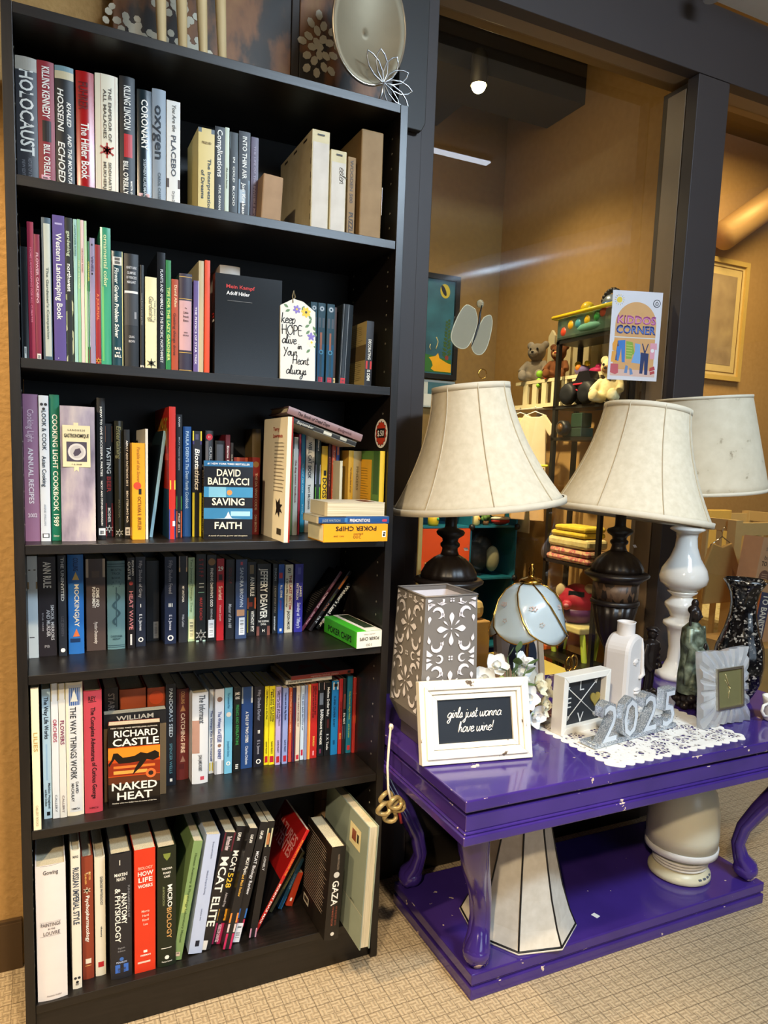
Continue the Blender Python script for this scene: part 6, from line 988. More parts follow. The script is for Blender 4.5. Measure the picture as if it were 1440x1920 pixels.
m = MB(); script(m, 'girls just wanna', INKW, TXT(.1325, -.0006, .098), .0115, .0010, sp=.93); script(m, 'have wine!', INKW, TXT(.1335, -.0006, .066), .0115, .0010, sp=.93); m.build('lettering', t)
t = thing('shadow_box_sign', (1.208, -.1575, ZT+.0012), 'white shadow-box frame with letters, crossed arrows and a gold heart on black', 'sign', rz=R(7.5))
WB2 = mat('#e8e4da', .4, var=.03)
m = MB(); frame4(m, .172, .150, .017, -.0, .036, WB2); m.build('frame', t, bevel=.0015)
m = MB(); m.box(.012, .160, .017, .024, .012, .138, mat('#22252a', .5, var=.15, scale=15)); m.build('panel', t)
m = MB(); CH = ink('#d6d6d2'); Y = .0164
for a, b in (((.032, .03), (.138, .122)), ((.142, .028), (.030, .116))): m.tube([(a[0], Y, a[1]), (b[0], Y, b[1])], .0012, CH, 6); d = (Vector(b)-Vector(a)).normalized(); p = Vector((-d.y, d.x)); m.poly([tuple(Vector(b)+d*.004), tuple(Vector(b)-d*.008+p*.006), tuple(Vector(b)-d*.008-p*.006)], CH, .0005, T(0, Y, 0)); [m.tube([(a[0]+d.x*k, Y, a[1]+d.y*k), (a[0]+d.x*(k-.006)+p.x*s*.005, Y, a[1]+d.y*(k-.006)+p.y*s*.005)], .0008, CH, 5) for k in (.004, .009, .014) for s in (1, -1)]
for s, x, z in (('L', .082, .102), ('E', .038, .062), ('V', .083, .018)): text_on(m, s, CH, TXT(x, Y-.0003, z), None, .026, bold=False, align=.5)
m.build('lettering', t)
hp = [(.016*math.sin(a)**3*1.1, (.013*math.cos(a)-.005*math.cos(2*a)-.002*math.cos(3*a)-.001*math.cos(4*a))*1.25) for a in [2*PI*i/32 for i in range(32)]]
m = MB(); m.poly([(x+.134, z+.074) for x, z in hp], mat('#c2ad5a', .35, .6), .003, T(0, Y, 0)); m.build('gold_heart', t)

# ------------------------------------------------------------------ glitter numerals, vase, figurines, clock
GLIT = m_speckle('silver_glitter', [(.15, '#8a96a2'), (.5, '#b4bec8'), (.85, '#f0f4f8')], 700, .25, .55, .9, True)
t = thing('glitter_numerals', (1.231, -.256, ZT+.0022), 'silver glitter numerals 2025 standing on the lace doily', 'decoration', rz=R(8))
m = MB(); m.box(-.004, .312, -.0, .048, 0, .012, GLIT); m.build('base', t, bevel=.004)
for i, c in enumerate('2025'):
    m = MB(); text_on(m, c, GLIT, TXT(.008+.076*i, -.002, .010), .066, .098, maxratio=3, solid=.024, z=0); m.build('numeral', t, bevel=.003)
    m = MB(); text_on(m, c, mat('#d4dce4', .3, .2, var=.2, scale=500), TXT(.008+.076*i+.004, -.0032, .014), .058, .090, maxratio=3, bold=False); m.build('numeral_face', t)
MATTEW = mat('#dcd6d2', .6, var=.02)
t = thing('face_vase', (1.548, -.005, ZT+.0003), 'matte white bottle vase with a half face in relief', 'vase', rz=R(22))
pr = []; hw = .056
def arch(hw, z0, z1, n=16): return [(-hw, z0), (hw, z0)]+[(hw*math.cos(PI*i/n), z1+hw*.86*math.sin(PI*i/n)) for i in range(n+1)]
m = MB(); m.poly([(x, z) for x, z in arch(hw, 0, .155)], MATTEW, .075, T(0, .0375, 0)); b_ = m.build('body', t, bevel=.012)
m = MB(); m.lathe([(.026, .196), (.0245, .206), (.0245, .232), (.0265, .236), (.0225, .236), (.0215, .2)], MATTEW, 32, cap=False); m.build('neck', t)
m = MB(); m.tube([(.028, -.038, .19), (.03, -.040, .15), (.033, -.041, .11), (.036, -.043, .085), (.024, -.040, .076), (.02, -.038, .074)], [.001, .0045, .005, .007, .005, .001], MATTEW, 10)
m.ball((-.008, -.0375, .128), (.015, .0065, .008), MATTEW); m.tube([(-.024, -.0385, .128), (-.008, -.041, .137), (.010, -.0385, .13)], .0018, MATTEW, 8); m.tube([(-.022, -.0385, .124), (-.008, -.040, .119), (.008, -.0385, .124)], .0014, MATTEW, 8)
m.ball((.010, -.0375, .045), (.017, .009, .005), MATTEW); m.ball((.010, -.0375, .036), (.015, .009, .005), MATTEW); m.build('relief_face', t)
DKB = mat('#231c1a', .3, .35, var=.3, scale=30); VERD = m_speckle('verdigris_bronze', [(.35, '#2c2e27'), (.5, '#56604f'), (.68, '#8c9884')], 34, .4, .3)
t = thing('soldier_figurine', (1.672, .018, ZT+.0003), 'dark bronze figurine of a capped man in a jacket, beside the robed figurine', 'figurine', rz=R(20))
m = MB(); m.prism([(.032*math.cos(a*PI/6), .03*math.sin(a*PI/6)) for a in range(12)], 0, .012, DKB)
for s in (-1, 1): m.tube([(s*.014, 0, .008), (s*.013, -.002, .05), (s*.012, 0, .095)], [.009, .010, .014], DKB); m.ball((s*.015, -.008, .014), (.009, .016, .008), DKB); m.tube([(s*.026, 0, .158), (s*.036, .0, .13), (s*.036, -.008, .10), (s*.032, -.016, .09)], [.012, .011, .009, .008], DKB); m.ball((s*.031, -.018, .088), .008, DKB)
m.tube([(0, 0, .085), (0, 0, .105), (0, 0, .14), (0, 0, .162), (0, 0, .172)], [.028, .025, .028, .026, .01], DKB, 16); m.ball((0, -.002, .186), (.0145, .016, .018), DKB); m.ball((0, -.0, .201), (.018, .018, .008), DKB); m.ball((0, -.012, .198), (.014, .012, .004), DKB); m.ball((0, -.018, .186), (.003, .004, .004), DKB); m.tube([(-.034, -.004, .012), (-.036, -.01, .10)], .004, DKB)
for q in range(6): m.ball((.006 if q % 2 else -.006, -.026, .10+.009*q), .0035, DKB)
m.build('figure', t, remesh=.0018)
t = thing('robed_figurine', (1.706, -.098, ZT+.0003), 'tall green-bronze robed figurine with dark face and topknot on rocky base', 'figurine', rz=R(18))
m = MB(); rnd = random.Random(5)
for q in range(26): a = rnd.uniform(0, 2*PI); r = rnd.uniform(.01, .036); m.ball((r*math.cos(a), r*math.sin(a)*.9, rnd.uniform(.006, .05-.4*r)), rnd.uniform(.009, .015), DKB, 10, 8)
m.build('rocky_base', t, remesh=.003)
m = MB(); m.tube([(0, 0, .04), (.002, 0, .09), (.004, 0, .14), (0, 0, .19), (-.002, 0, .225), (0, 0, .245)], [.032, .034, .030, .033, .030, .012], VERD, 20)
for s in (-1, 1): m.tube([(s*.022, 0, .228), (s*.036, -.006, .19), (s*.026, -.026, .165), (s*.006, -.034, .172)], [.014, .015, .012, .008], VERD); m.tube([(s*.03, -.016, .17), (s*.034, -.01, .12), (s*.03, -.004, .07)], [.012, .013, .006], VERD); m.tube([(s*.016, -.022, .236), (s*.004, -.03, .2), (-s*.006, -.03, .16)], [.004, .005, .003], VERD)
for q in range(5): m.tube([(-.032+.004*q, -.018, .06+.02*q), (0, -.038+.001*q, .046+.02*q), (.032-.004*q, -.018, .068+.02*q)], .0045, VERD)
m.build('robe', t, remesh=.0022)
m = MB(); m.ball((0, -.003, .265), (.0145, .016, .020), DKB); m.ball((0, .004, .278), (.017, .016, .014), DKB); m.ball((0, .002, .297), (.010, .010, .014), DKB); m.ball((0, -.019, .263), (.003, .004, .005), DKB); m.tube([(0, 0, .236), (0, -.001, .25)], [.012, .010], DKB); m.tube([(-.016, .002, .28), (-.018, .004, .25), (-.02, .0, .225)], .004, DKB); m.tube([(.016, .002, .28), (.018, .004, .25), (.02, .0, .225)], .004, DKB); m.ball((0, -.036, .178), (.008, .006, .014), DKB); m.build('head', t, remesh=.0018)
CRY = mat('#f2f6fa', .04, trans=.72, var=0, ior=1.5)
t = thing('crystal_clock', (1.683, -.2385, ZT+.0003), 'cut crystal clock with silver-framed square dial', 'clock'); t.rotation_euler = (R(-7), 0, R(2))
m = MB(); vs = []; n = 100; rings = 7; W2_, H2_ = .092, .1
for j in range(rings):
    k = j/(rings-1)
    for i in range(n):
        a = 2*PI*(i+.5)/n; c_, s_ = math.cos(a), math.sin(a); e = 1/max(abs(c_), abs(s_)); ox, oz = c_*e*W2_, s_*e*H2_; cor = min(1, (abs(c_*s_)*2)); wob = (.0065*(1 if i % 5 < 2 else -1)); ro = 1-.05*(1-cor)
        x = (c_*e*.05)*(1-k)+(ox*ro)*k; z = (s_*e*.052)*(1-k)+(oz*ro)*k; vs.append((x, -.018+.012*k**2+wob*k*(1-.3*k), H2_+.001+z))
for j in range(rings):
    k = j/(rings-1)
    for i in range(n): x, y, z = vs[j*n+i]; vs.append((x, .016-.006*k, z))
N_ = rings*n; fs = []
for j in range(rings-1):
    for i in range(n): a, b, c_, d = j*n+i, j*n+(i+1) % n, (j+1)*n+(i+1) % n, (j+1)*n+i; fs += [(a, b, c_, d), (a+N_, d+N_, c_+N_, b+N_)]
for i in range(n): a, b = (rings-1)*n+i, (rings-1)*n+(i+1) % n; fs.append((a, b, b+N_, a+N_)); a, b = i, (i+1) % n; fs.append((a, a+N_, b+N_, b))
m.add(vs, fs, CRY); m.build('crystal_frame', t)
m = MB(); frame4(m, .104, .108, .006, -.024, -.012, mat('#c4bca8', .2, .9), -.052, H2_-.053); m.build('bezel', t, bevel=.001)
m = MB(); m.box(-.047, .047, -.018, .01, H2_-.048, H2_+.05, mat('#6d6a48', .25, coat=.5)); m.build('dial', t)
m = MB(); HB = mat('#d8c894', .25, .8)
for a, L in ((112, .042), (255, .028), (128, .03)): m.tube([(0, -.0192, H2_), (L*math.cos(R(a)), -.0192, H2_+L*math.sin(R(a)))], .0009, HB, 6)
m.ball((0, -.0195, H2_), .0025, HB, 8, 6); m.build('hands', t)
MOS = m_speckle('black_mosaic', [(.1, '#08080a'), (.74, '#121215'), (.88, '#4a4642'), (.97, '#a8a298')], 190, .12, .2, .5, True)
t = thing('mosaic_vase', (1.905, -.095, ZT+.0003), 'tall black mosaic vase with flared mouth at the right table end', 'vase')
m = MB(); prof = [(.038, 0), (.05, .02), (.068, .06), (.073, .11), (.066, .16), (.048, .21), (.037, .26), (.036, .29), (.042, .32), (.055, .345), (.062, .357)]
m.lathe(prof+[(r-.003, z) for r, z in prof[:2:-1]], MOS, 64, fn=lambda a, z, r: 1+.05*math.cos(4*a+.6)+.02*math.cos(8*a), cap=False); m.lathe([(.001, .001), (.037, .0012)], MOS, 32, cap=False); m.build('body', t)
t = thing('mug', (1.845, -.262, ZT+.0003), 'white mug cut off by the right photo edge, beside the crystal clock', 'mug')
m = MB(); m.lathe([(.022, 0), (.026, .004), (.030, .055), (.032, .066), (.029, .066), (.026, .006), (.0, .005)], CER, 32); m.build('body', t)
m = MB(); m.tube([(-.029, 0, .05), (-.046, 0, .046), (-.05, 0, .032), (-.04, 0, .018), (-.027, 0, .014)], .004, CER, 8); m.build('handle', t)
t = thing('crystal_trinket', (1.812, -.327, ZT+.0003), 'small clear crystal trinket on the table edge below the mug', 'ornament')
m = MB(); m.lathe([(.008, 0), (.014, .006), (.012, .016), (.004, .022)], CRY, 8, smooth=False); m.build('body', t)
# lace doily: cotton cloth whose holes are see-through
def m_lace():
    t = NT('white_lace'); v = t.coords((1, 1, 1)); t.b.inputs['Base Color'].default_value = lin('#ece8e0'); t.b.inputs['Roughness'].default_value = .9
    vo = t.n('ShaderNodeTexVoronoi', Scale=85., _feature='DISTANCE_TO_EDGE'); t.l(v, vo.inputs['Vector'])
    ck = t.n('ShaderNodeTexVoronoi', Scale=22.); t.l(v, ck.inputs['Vector'])
    hole = t.math('GREATER_THAN', vo.outputs['Distance'], t.math('ADD', .09, t.math('MULTIPLY', t.math('GREATER_THAN', ck.outputs['Distance'], .5), .25)))
    tr = t.n('ShaderNodeBsdfTransparent'); mx = t.n('ShaderNodeMixShader'); t.l(hole, mx.inputs[0]); t.l(t.b.outputs[0], mx.inputs[1]); t.l(tr.outputs[0], mx.inputs[2]); t.l(mx.outputs[0], t.out.inputs[0]); t.bump(vo.outputs['Distance'], .5, .002)
    return t.m
t = thing('lace_doily', (1.425, -.188, ZT+.0005), 'rectangular white lace doily with scalloped edge under the numerals', 'doily', rz=R(2.5))
LACE = m_lace(); COT = mat('#ece8e0', .9)
m = MB(); m.box(-.222, .222, -.142, .142, 0, .0012, LACE); m.build('lace_field', t)
m = MB(); sc = []
for L, n_, f in ((.444, 15, lambda u: (-.222+u, -.142, 0, -1)), (.284, 10, lambda u: (.222, -.142+u, 1, 0)), (.444, 15, lambda u: (.222-u, .142, 0, 1)), (.284, 10, lambda u: (-.222, .142-u, -1, 0))):
    for i in range(n_*6): u = L*i/(n_*6); x, y, nx, ny = f(u); k = .010*abs(math.sin(PI*(i % 6)/6))+.004; sc.append((x+nx*k, y+ny*k))
m.add([(x, y, .0006) for x, y in sc]+[(max(-.218, min(.218, x)), max(-.138, min(.138, y)), .0014) for x, y in sc], [(i, (i+1) % len(sc), len(sc)+(i+1) % len(sc), len(sc)+i) for i in range(len(sc))], COT); m.build('scalloped_edge', t, solid=.0008)
# flower arrangement
t = thing('flower_arrangement', (1.105, -.085, ZT+.0003), 'artificial white and pale green flowers behind the distressed white frame', 'flowers')
m = MB(); m.lathe([(.028, 0), (.034, .01), (.036, .06), (.032, .075), (.03, .075), (.03, .01)], CER, 24); m.build('pot', t)
PET = mat('#e6e6e4', .55, var=.04, sss=.1); PETG = mat('#c8d488', .55, var=.1, sss=.1); LEAFG = mat('#5c7446', .5, var=.2); CREAM = mat('#ddd8c0', .55, var=.05, sss=.1)
def petal(mb, c, d, L, wd, mm, cup=.3, up=Vector((0, 0, 1))):
    d = Vector(d).normalized(); s = d.cross(up); s = s.normalized() if s.length > .01 else Vector((1, 0, 0)); n = s.cross(d); vs = []
    for i in range(7):
        u = i/6; wv = wd*math.sin(PI*(u*.86+.08))
        for j in (-2, -1, 0, 1, 2): vs.append(tuple(Vector(c)+d*(L*u)+s*(wv*j/2)+n*(cup*L*(u*u)+cup*.5*wd*(j*j/4))))
    mb.add(vs, [(5*i+j, 5*i+j+1, 5*i+j+6, 5*i+j+5) for i in range(6) for j in range(4)], mm, True)
def bloom(c, n, L, wd, mm, name, facing=(0, -1, .6), rings=((70, 1), (35, .7)), core=None):
    f = Vector(facing).normalized(); q = f.to_track_quat('Z', 'Y'); mb = MB()
    for el, k in rings:
        for i in range(n): a = 2*PI*i/n+el*.1; d = q @ Vector((math.sin(R(el))*math.cos(a), math.sin(R(el))*math.sin(a), math.cos(R(el)))); petal(mb, c, d, L*k, wd*k, mm, .25, f)
    if core: mb.ball(c, L*.16, core, 8, 6)
    mb.build(name, t)
bloom((-.050, -.03, .115), 6, .042, .022, PETG, 'rose', (-.1, -1, .5), ((80, 1), (60, .95), (40, .85), (20, .7), (8, .5)))
for c, f in (((-.075, .01, .14), (-.6, -.8, .5)), ((-.04, .02, .165), (-.1, -.8, .7)), ((.03, .02, .14), (.3, -.8, .8)), ((.065, -.01, .115), (.5, -.9, .5)), ((.075, -.02, .07), (.6, -.9, .1)), ((.045, -.03, .05), (.2, -1, 0)), ((.1, .0, .1), (1, -.5, .3)), ((-.10, .0, .085), (-.9, -.6, .2)), ((.02, -.03, .095), (0, -1, .4)), ((.05, .03, .16), (.3, -.5, 1))):
    bloom(c, 5, .036, .017, PET if c[0] < .06 else CREAM, 'blossom', f, ((72, 1), (40, .6)), PETG)
m = MB()
for x, y, z, a, b in ((.0, .0, .15, .2, .8), (.015, .0, .17, -.5, .7), (-.01, .01, .19, .4, .9), (.03, -.01, .15, .9, .5), (.01, .0, .205, .1, 1), (.045, 0, .17, 1, .4), (-.02, 0, .16, -1, .3), (.02, -.02, .13, .7, -.2)): petal(m, (x, y, z), (a, -.5, b), .030, .012, LEAFG, .15); m.tube([(0, 0, .07), (x, y, z)], .0012, LEAFG, 5)
m.build('leaves', t)
# oval mirror frame and brass hoops at the back of the table
t = thing('oval_mirror', (1.345, .19, ZT+.0003), 'standing pale frame with a dark oval centre behind the glass-panel lamp', 'mirror'); t.rotation_euler = (R(-9), 0, R(6))
m = MB(); frame4(m, .185, .19, .02, -.008, .008, mat('#c4a888', .5), -.0925, 0); m.build('frame', t, bevel=.002)
m = MB(); m.box(-.074, .074, .0, .004, .018, .172, mat('#cdb8a4', .6)); m.build('mount', t)
m = MB(); m.poly(ellipse(.012, .098, .056, .07, 32), mat('#2e323c', .2), .002, T(0, 0, 0)); m.build('oval', t)
t = thing('brass_hoops', (1.345, -.02, ZT+.0003), 'pair of small brass hoop ornaments just behind the shadow-box frame', 'ornament')
for dx in (-.012, .012):
    m = MB(); m.tube([(dx+.011*math.cos(a*PI/8), .004*dx*100, .137+.02*math.sin(a*PI/8)) for a in range(16)], .003, BRASS, 8, closed=True); m.build('hoop', t)
m = MB(); m.tube([(0, 0, .006), (0, 0, .118)], .004, BRASS, 10); m.lathe([(.024, 0), (.026, .005), (.006, .009)], BRASS, 24); m.build('stand', t)
# ------------------------------------------------------------------ things on the platform base
ZB = .0653
t = thing('loose_lampshade', (1.165, -.085, ZB), 'white eight-panel bell lampshade with black piping standing on the purple platform', 'lampshade', rz=R(10))
PW = m_speckle('off_white_shade', [(.3, '#c9c2b4'), (.7, '#d6d0c4')], 50, .8); BLK = mat('#141212', .5)
n = 8; prof = [(.148, .006), (.130, .045), (.108, .11), (.088, .19), (.072, .262), (.068, .285)]
m = MB(); vs = [(r*math.cos(2*PI*i/n), r*math.sin(2*PI*i/n), z) for r, z in prof for i in range(n)]
m.add(vs, [(j*n+i, j*n+(i+1) % n, (j+1)*n+(i+1) % n, (j+1)*n+i) for j in range(len(prof)-1) for i in range(n)], PW); sh_ = m.build('panels', t, solid=.002)
m = MB()
for i in range(n): m.tube([vs[j*n+i] for j in range(len(prof))], .0024, BLK, 6)
for j in (0, len(prof)-1): m.tube([vs[j*n+i] for i in range(n)], .003, BLK, 6, closed=True)
m.build('black_piping', t)
m = MB(); m.tube([(.149*math.cos(2*PI*i/n), .149*math.sin(2*PI*i/n), .0025) for i in range(n)], .003, PW, 6, closed=True); m.build('lower_edge', t)
t = thing('wake_up_light', (1.747, -.085, ZB), 'cream domed alarm lamp with cord wrapped round its base on the platform', 'lamp')
CRE = mat('#d8cfae', .35, var=.03); DOME = mat('#d2cdb8', .3, var=.02, sss=.15)
m = MB(); m.lathe([(.080, 0), (.087, .005), (.086, .016), (.074, .028), (.068, .032)], CRE, 48); m.build('foot', t)
m = MB(); m.lathe([(.066, .0322), (.066, .076)], CRE, 48); m.build('body', t)
m = MB(); m.lathe([(.085, .0765), (.1005, .08), (.1015, .098), (.099, .1)], mat('#dcdad6', .35), 48); m.build('white_band', t)
m = MB(); m.lathe([(.0985, .1002), (.100, .14), (.097, .2), (.086, .255), (.064, .295), (.03, .318), (.001, .324)], DOME, 48); m.build('dome', t)
m = MB()
for k in range(3): m.lathe([(.072+.001*k, .035+.009*k), (.0765+.001*k, .0385+.009*k), (.072+.001*k, .042+.009*k)], mat('#ddd8d0', .4), 40, cap=False)
m.build('wrapped_cord', t)
def onring(mb, a, w_, z0, z1, r, mm, th=.0015):
    mb.box(-w_/2, w_/2, -r-th, -r+.004, z0, z1, mm, T(0, 0, 0, 0, 0, a))
m = MB(); [onring(m, 8+5*k, .007, .056, .072, .0655, mat('#161a1c', .2)) for k in range(5)]; m.build('display', t)
for k in range(4):
    m = MB(); m.box(-.005, .005, -.0845, -.080, .0165, .0215, mat('#5a6470', .4), T(0, 0, 0, 0, 0, -6+12*k)); m.build('button', t)
m = MB(); [onring(m, -14, .006, z, z+.007, .0655, mat('#e6e0cc', .4)) for z in (.056, .065)]; m.build('key', t)
t = tag(thing('paper_slip', (1.3655, -.157, ZB), 'tiny white paper slip lying on the purple platform', 'paper', rz=R(15))); m = MB(); m.box(-.007, .007, -.009, .009, 0, .0006, WHITE); m.build('slip', t)

# ------------------------------------------------------------------ on the window glass
t = thing('shop_sign', (1.795, .413, 1.5425), 'white poster reading KIDDOS CORNER with drawn baby clothes, taped by the window jamb', 'sign', rz=R(-18))
W_, H_ = .176, .292
m = MB(); m.poly([(0, 0), (W_, 0), (W_, H_), (0, H_)], mat('#dcd4d4', .5, var=.02), .0016); m.build('paper', t)
m = MB()
def P2(pts, c, e=1): m.poly([(x*W_, z*H_) for x, z in pts], mat(c, .6, var=.05), .0002+.00012*e, T(0, -.0016, 0))
P2([(.09, .10), (.91, .10), (.91, .62)]+[(.5+.41*math.cos(PI*i/20), .62+.26*math.sin(PI*i/20)) for i in range(1, 20)]+[(.09, .62)], '#d8a062')
P2([(.05, .045), (.95, .045), (.95, .12), (.05, .12)], '#dcb4a0', 2); P2([(.09, .475), (.91, .475), (.91, .487), (.09, .487)], '#d8d0c8', 3)
P2([(.14+.055*math.cos(i*PI/8), .895+.033*math.sin(i*PI/8)) for i in range(16)], '#e8c83a', 3)
for k in range(14): a = k*2*PI/14; P2([(.14+.075*math.cos(a-.1), .895+.045*math.sin(a-.1)), (.14+.11*math.cos(a), .895+.066*math.sin(a)), (.14+.075*math.cos(a+.1), .895+.045*math.sin(a+.1))], '#d8b23a' if k % 2 else '#8a96b0', 3)
P2([(.89+.075*math.cos(i*PI/12), .875+.045*math.sin(i*PI/12)) for i in range(24)], '#3a3a3c', 3); P2([(.89+.06*math.cos(i*PI/12), .875+.036*math.sin(i*PI/12)) for i in range(24)], '#dcd4d4', 4)
P2([(.86, .855), (.92, .855), (.92, .88), (.89, .9), (.86, .88)], '#3a3a3c', 5); P2([(.875, .862), (.905, .862), (.905, .878), (.89, .888), (.875, .878)], '#dcd4d4', 6)
J = '#3a74b8'
P2([(.16, .44), (.31, .45), (.33, .2), (.27, .2), (.24, .36), (.2, .21), (.13, .22)], J, 4); P2([(.06, .40), (.10, .455), (.16, .45), (.19, .38), (.15, .37), (.15, .33), (.07, .33)], '#e89a2a', 4); P2([(.06, .32), (.16, .32), (.17, .2), (.05, .2)], '#e8a03a', 4)
P2([(.33, .44), (.46, .43), (.52, .3), (.47, .29), (.46, .24), (.35, .24)], '#8aa832', 4)
for k in range(5): P2([(.34, .40-.03*k), (.46, .395-.03*k), (.46, .388-.03*k), (.34, .393-.03*k)], '#c4c86a', 6)
P2([(.51, .42), (.62, .41), (.62, .33), (.68, .19), (.46, .2), (.52, .33)], '#7aa4d0', 5); P2([(.64, .32), (.80, .31), (.80, .07), (.74, .07), (.72, .24), (.70, .08), (.64, .08)], '#1f2c5a', 6); P2([(.65, .42), (.67, .42), (.74, .31), (.71, .31)], '#1f2c5a', 5); P2([(.79, .42), (.77, .42), (.71, .31), (.73, .31)], '#1f2c5a', 5)
P2([(.82, .43), (.95, .43), (.96, .36), (.92, .36), (.92, .25), (.83, .25), (.82, .36)], '#e09aa4', 5); P2([(.87+.035*math.cos(i*PI/8), .345+.022*math.sin(i*PI/8)) for i in range(16)], '#e8e0dc', 6)
P2([(.05, .18), (.2, .18), (.21, .08), (.15, .06), (.05, .08)], '#c4565a', 5); P2([(.35, .17), (.4, .16), (.39, .08), (.33, .08)], '#6a86b0', 5); P2([(.43, .14), (.48, .13), (.51, .07), (.45, .06)], '#6a86b0', 5); P2([(.84, .11), (.95, .13), (.93, .17), (.84, .15)], '#b83a3a', 5); P2([(.86, .07), (.95, .09), (.93, .12), (.85, .1)], '#b83a3a', 6)
m.build('printed_drawing', t)
m = MB()
for s, zz, c, c2 in (('KIDDOS', .635, '#c45a96', '#e08ab8'), ('CORNER', .525, '#22357c', '#5a7ac4')):
    text_on(m, s, ink(c), TXT(.5*W_, -.0026, zz*H_), .78*W_, .088*H_, align=.5); text_on(m, s, ink(c), TXT(.5*W_+.0006, -.0026, zz*H_-.0006), .79*W_, .092*H_, align=.5); text_on(m, s, ink(c2), TXT(.5*W_, -.0032, zz*H_+.002), .76*W_, .064*H_, bold=False, align=.5, maxratio=3)
m.build('lettering', t)
t = thing('butterfly_suncatcher', (1.284, .4245, 1.731), 'frosted butterfly suncatcher hanging from a suction cup on the window', 'ornament')
m = MB(); m.lathe([(.013, 0), (.012, -.004), (.006, -.008), (.004, -.012), (.001, -.013)], mat('#d8d2b4', .1, trans=.6, var=0), 24, T(0, 0, 0, -90, 0, 0)); m.build('suction_cup', t)
FRO = mat('#b4ae94', .6, trans=.5, var=.05)
def wing(pts): 
    q = smooth_line(pts+[pts[0]], 6); return [(p.x, p.y) for p in q[:-1]]
for nm, pts in (('wing', [(-.022, -.02), (-.055, -.012), (-.085, -.055), (-.102, -.11), (-.08, -.137), (-.045, -.135), (-.02, -.09), (-.012, -.05)]), ('wing', [(.012, -.04), (.035, -.032), (.042, -.06), (.03, -.12), (.01, -.15), (-.015, -.15), (-.028, -.125), (-.012, -.08)])):
    m = MB(); wp = wing(pts); m.poly(wp, FRO, .0025, T(0, -.006, 0)); w__ = m.build(nm, t)
    m = MB(); m.tube([(x, -.0075, z) for x, z in wp], .0016, mat('#c8c2a4', .3), 6, closed=True); m.build('wing_rim', w__)
m = MB(); m.tube([(0, -.010, -.006), (-.004, -.009, -.03), (-.006, -.009, -.06), (-.018, -.009, -.10), (-.03, -.009, -.132)], [.0015, .003, .0035, .003, .001], BLACK, 8); m.build('wire_body', t)

# ------------------------------------------------------------------ back room: painting, fence ledge, rack and toys
t = thing('cat_painting', (1.40, 1.4995, 1.632), 'black-framed night painting with yellow cat, tree and yellow moon on the back wall', 'painting')
m = MB(); frame4(m, .446, .47, .022, -.03, 0, BLACK); m.build('frame', t)
m = MB(); m.box(.02, .426, -.016, -.004, .02, .45, m_speckle('night_blue', [(.3, '#1f4a5c'), (.7, '#2f6a7c')], 9, .6)); m.build('canvas', t)
m = MB(); Mp = T(0, -.0161, 0)
m.poly([(.28, .03), (.42, .03), (.42, .09), (.28, .11)], mat('#2f6a2c', .6), .0006, Mp)
m.poly(ellipse(.372, .40, .026, .032, 20, 0, .2), mat('#c4b02a', .6), .0008, Mp); m.poly(ellipse(.365, .402, .010, .026, 16, 0, .5), BLACK, .0012, Mp)
for q in range(22): m.poly(leafpts(.395, .10+.008*q, .030-.0008*q, .006, (.5 if q % 2 else 2.6)+.1*(q % 3)), mat('#3a5a2a', .6, var=.3), .0008, Mp)
m.poly(ellipse(.395, .10, .010, .011, 10), mat('#8a3a2a', .6), .0012, Mp)
m.poly([(.30, .095), (.315, .078), (.322, .06), (.312, .045), (.33, .035), (.42, .034), (.42, .072), (.40, .076), (.372, .088), (.356, .095), (.348, .118), (.335, .104), (.318, .1)], mat('#e8a818', .6), .0014, Mp)
for pts in ([(.335, .19), (.345, .17), (.34, .15), (.335, .135)], [(.305, .155), (.302, .14), (.308, .13)]): m.tube([(x, -.017, z) for x, z in pts], .0022, mat('#d8c48a', .6), 6)
m.build('painted_scene', t)
t = thing('pale_picture', (1.40, 1.4995, 1.50), 'pale blue and white picture just below the cat painting', 'painting')
m = MB(); m.box(0, .446, -.018, 0, 0, .125, mat('#c8ccc8', .5)); m.box(.30, .44, -.019, -.0181, .01, .115, mat('#3f6a78', .5)); m.box(.28, .33, -.0195, -.0191, .005, .06, mat('#e4e2dc', .5)); m.build('panel', t)
CREAMW = mat('#d8cba4', .6, var=.05)
t = thing('picket_fence_shelf', (2.06, .82, 1.50), 'cream picket-fence wall shelf behind the black rack, holding plush toys', 'shelf')
for k in range(10):
    m = MB(); y = .235-.055*k; m.prism([(-.02, 0), (.02, 0), (.02, .30), (0, .325), (-.02, .30)], 0, .012, CREAMW, Matrix(((0, 0, 1, 0), (1, 0, 0, y), (0, 1, 0, 0), (0, 0, 0, 1)))); m.build('picket', t)
for z in (.19, .03):
    m = MB(); m.box(.0122, .018, -.30, .26, z, z+.03, CREAMW); m.build('rail', t)
m = MB(); m.box(-.125, -.0005, -.30, .30, .085, .098, CREAMW); m.build('ledge', t); m = MB()
for k in range(9): m.box(-.124, -.114, -.28+.062*k, -.25+.062*k, .0, .0849, CREAMW)
m.box(-.1245, -.112, -.30, .30, -.015, -.0, CREAMW); m.build('lower_rail', t)
BLK2 = mat('#1b1a18', .4)
t = thing('storage_rack', (1.975, .655, 0), 'black metal rack of shelves against the back-room wall', 'shelf')
for x, y in ((-.075, .145), (-.075, -.145), (.03, .145), (.03, -.145)):
    m = MB(); m.box(x-.008, x+.008, y-.008, y+.008, 0, 1.80, BLK2); m.build('post', t)
for z in (.48, .865, 1.345, 1.465, 1.715):
    m = MB(); m.box(-.083, .04, -.155, .155, z, z+.012, BLK2); m.build('shelf_board', t)
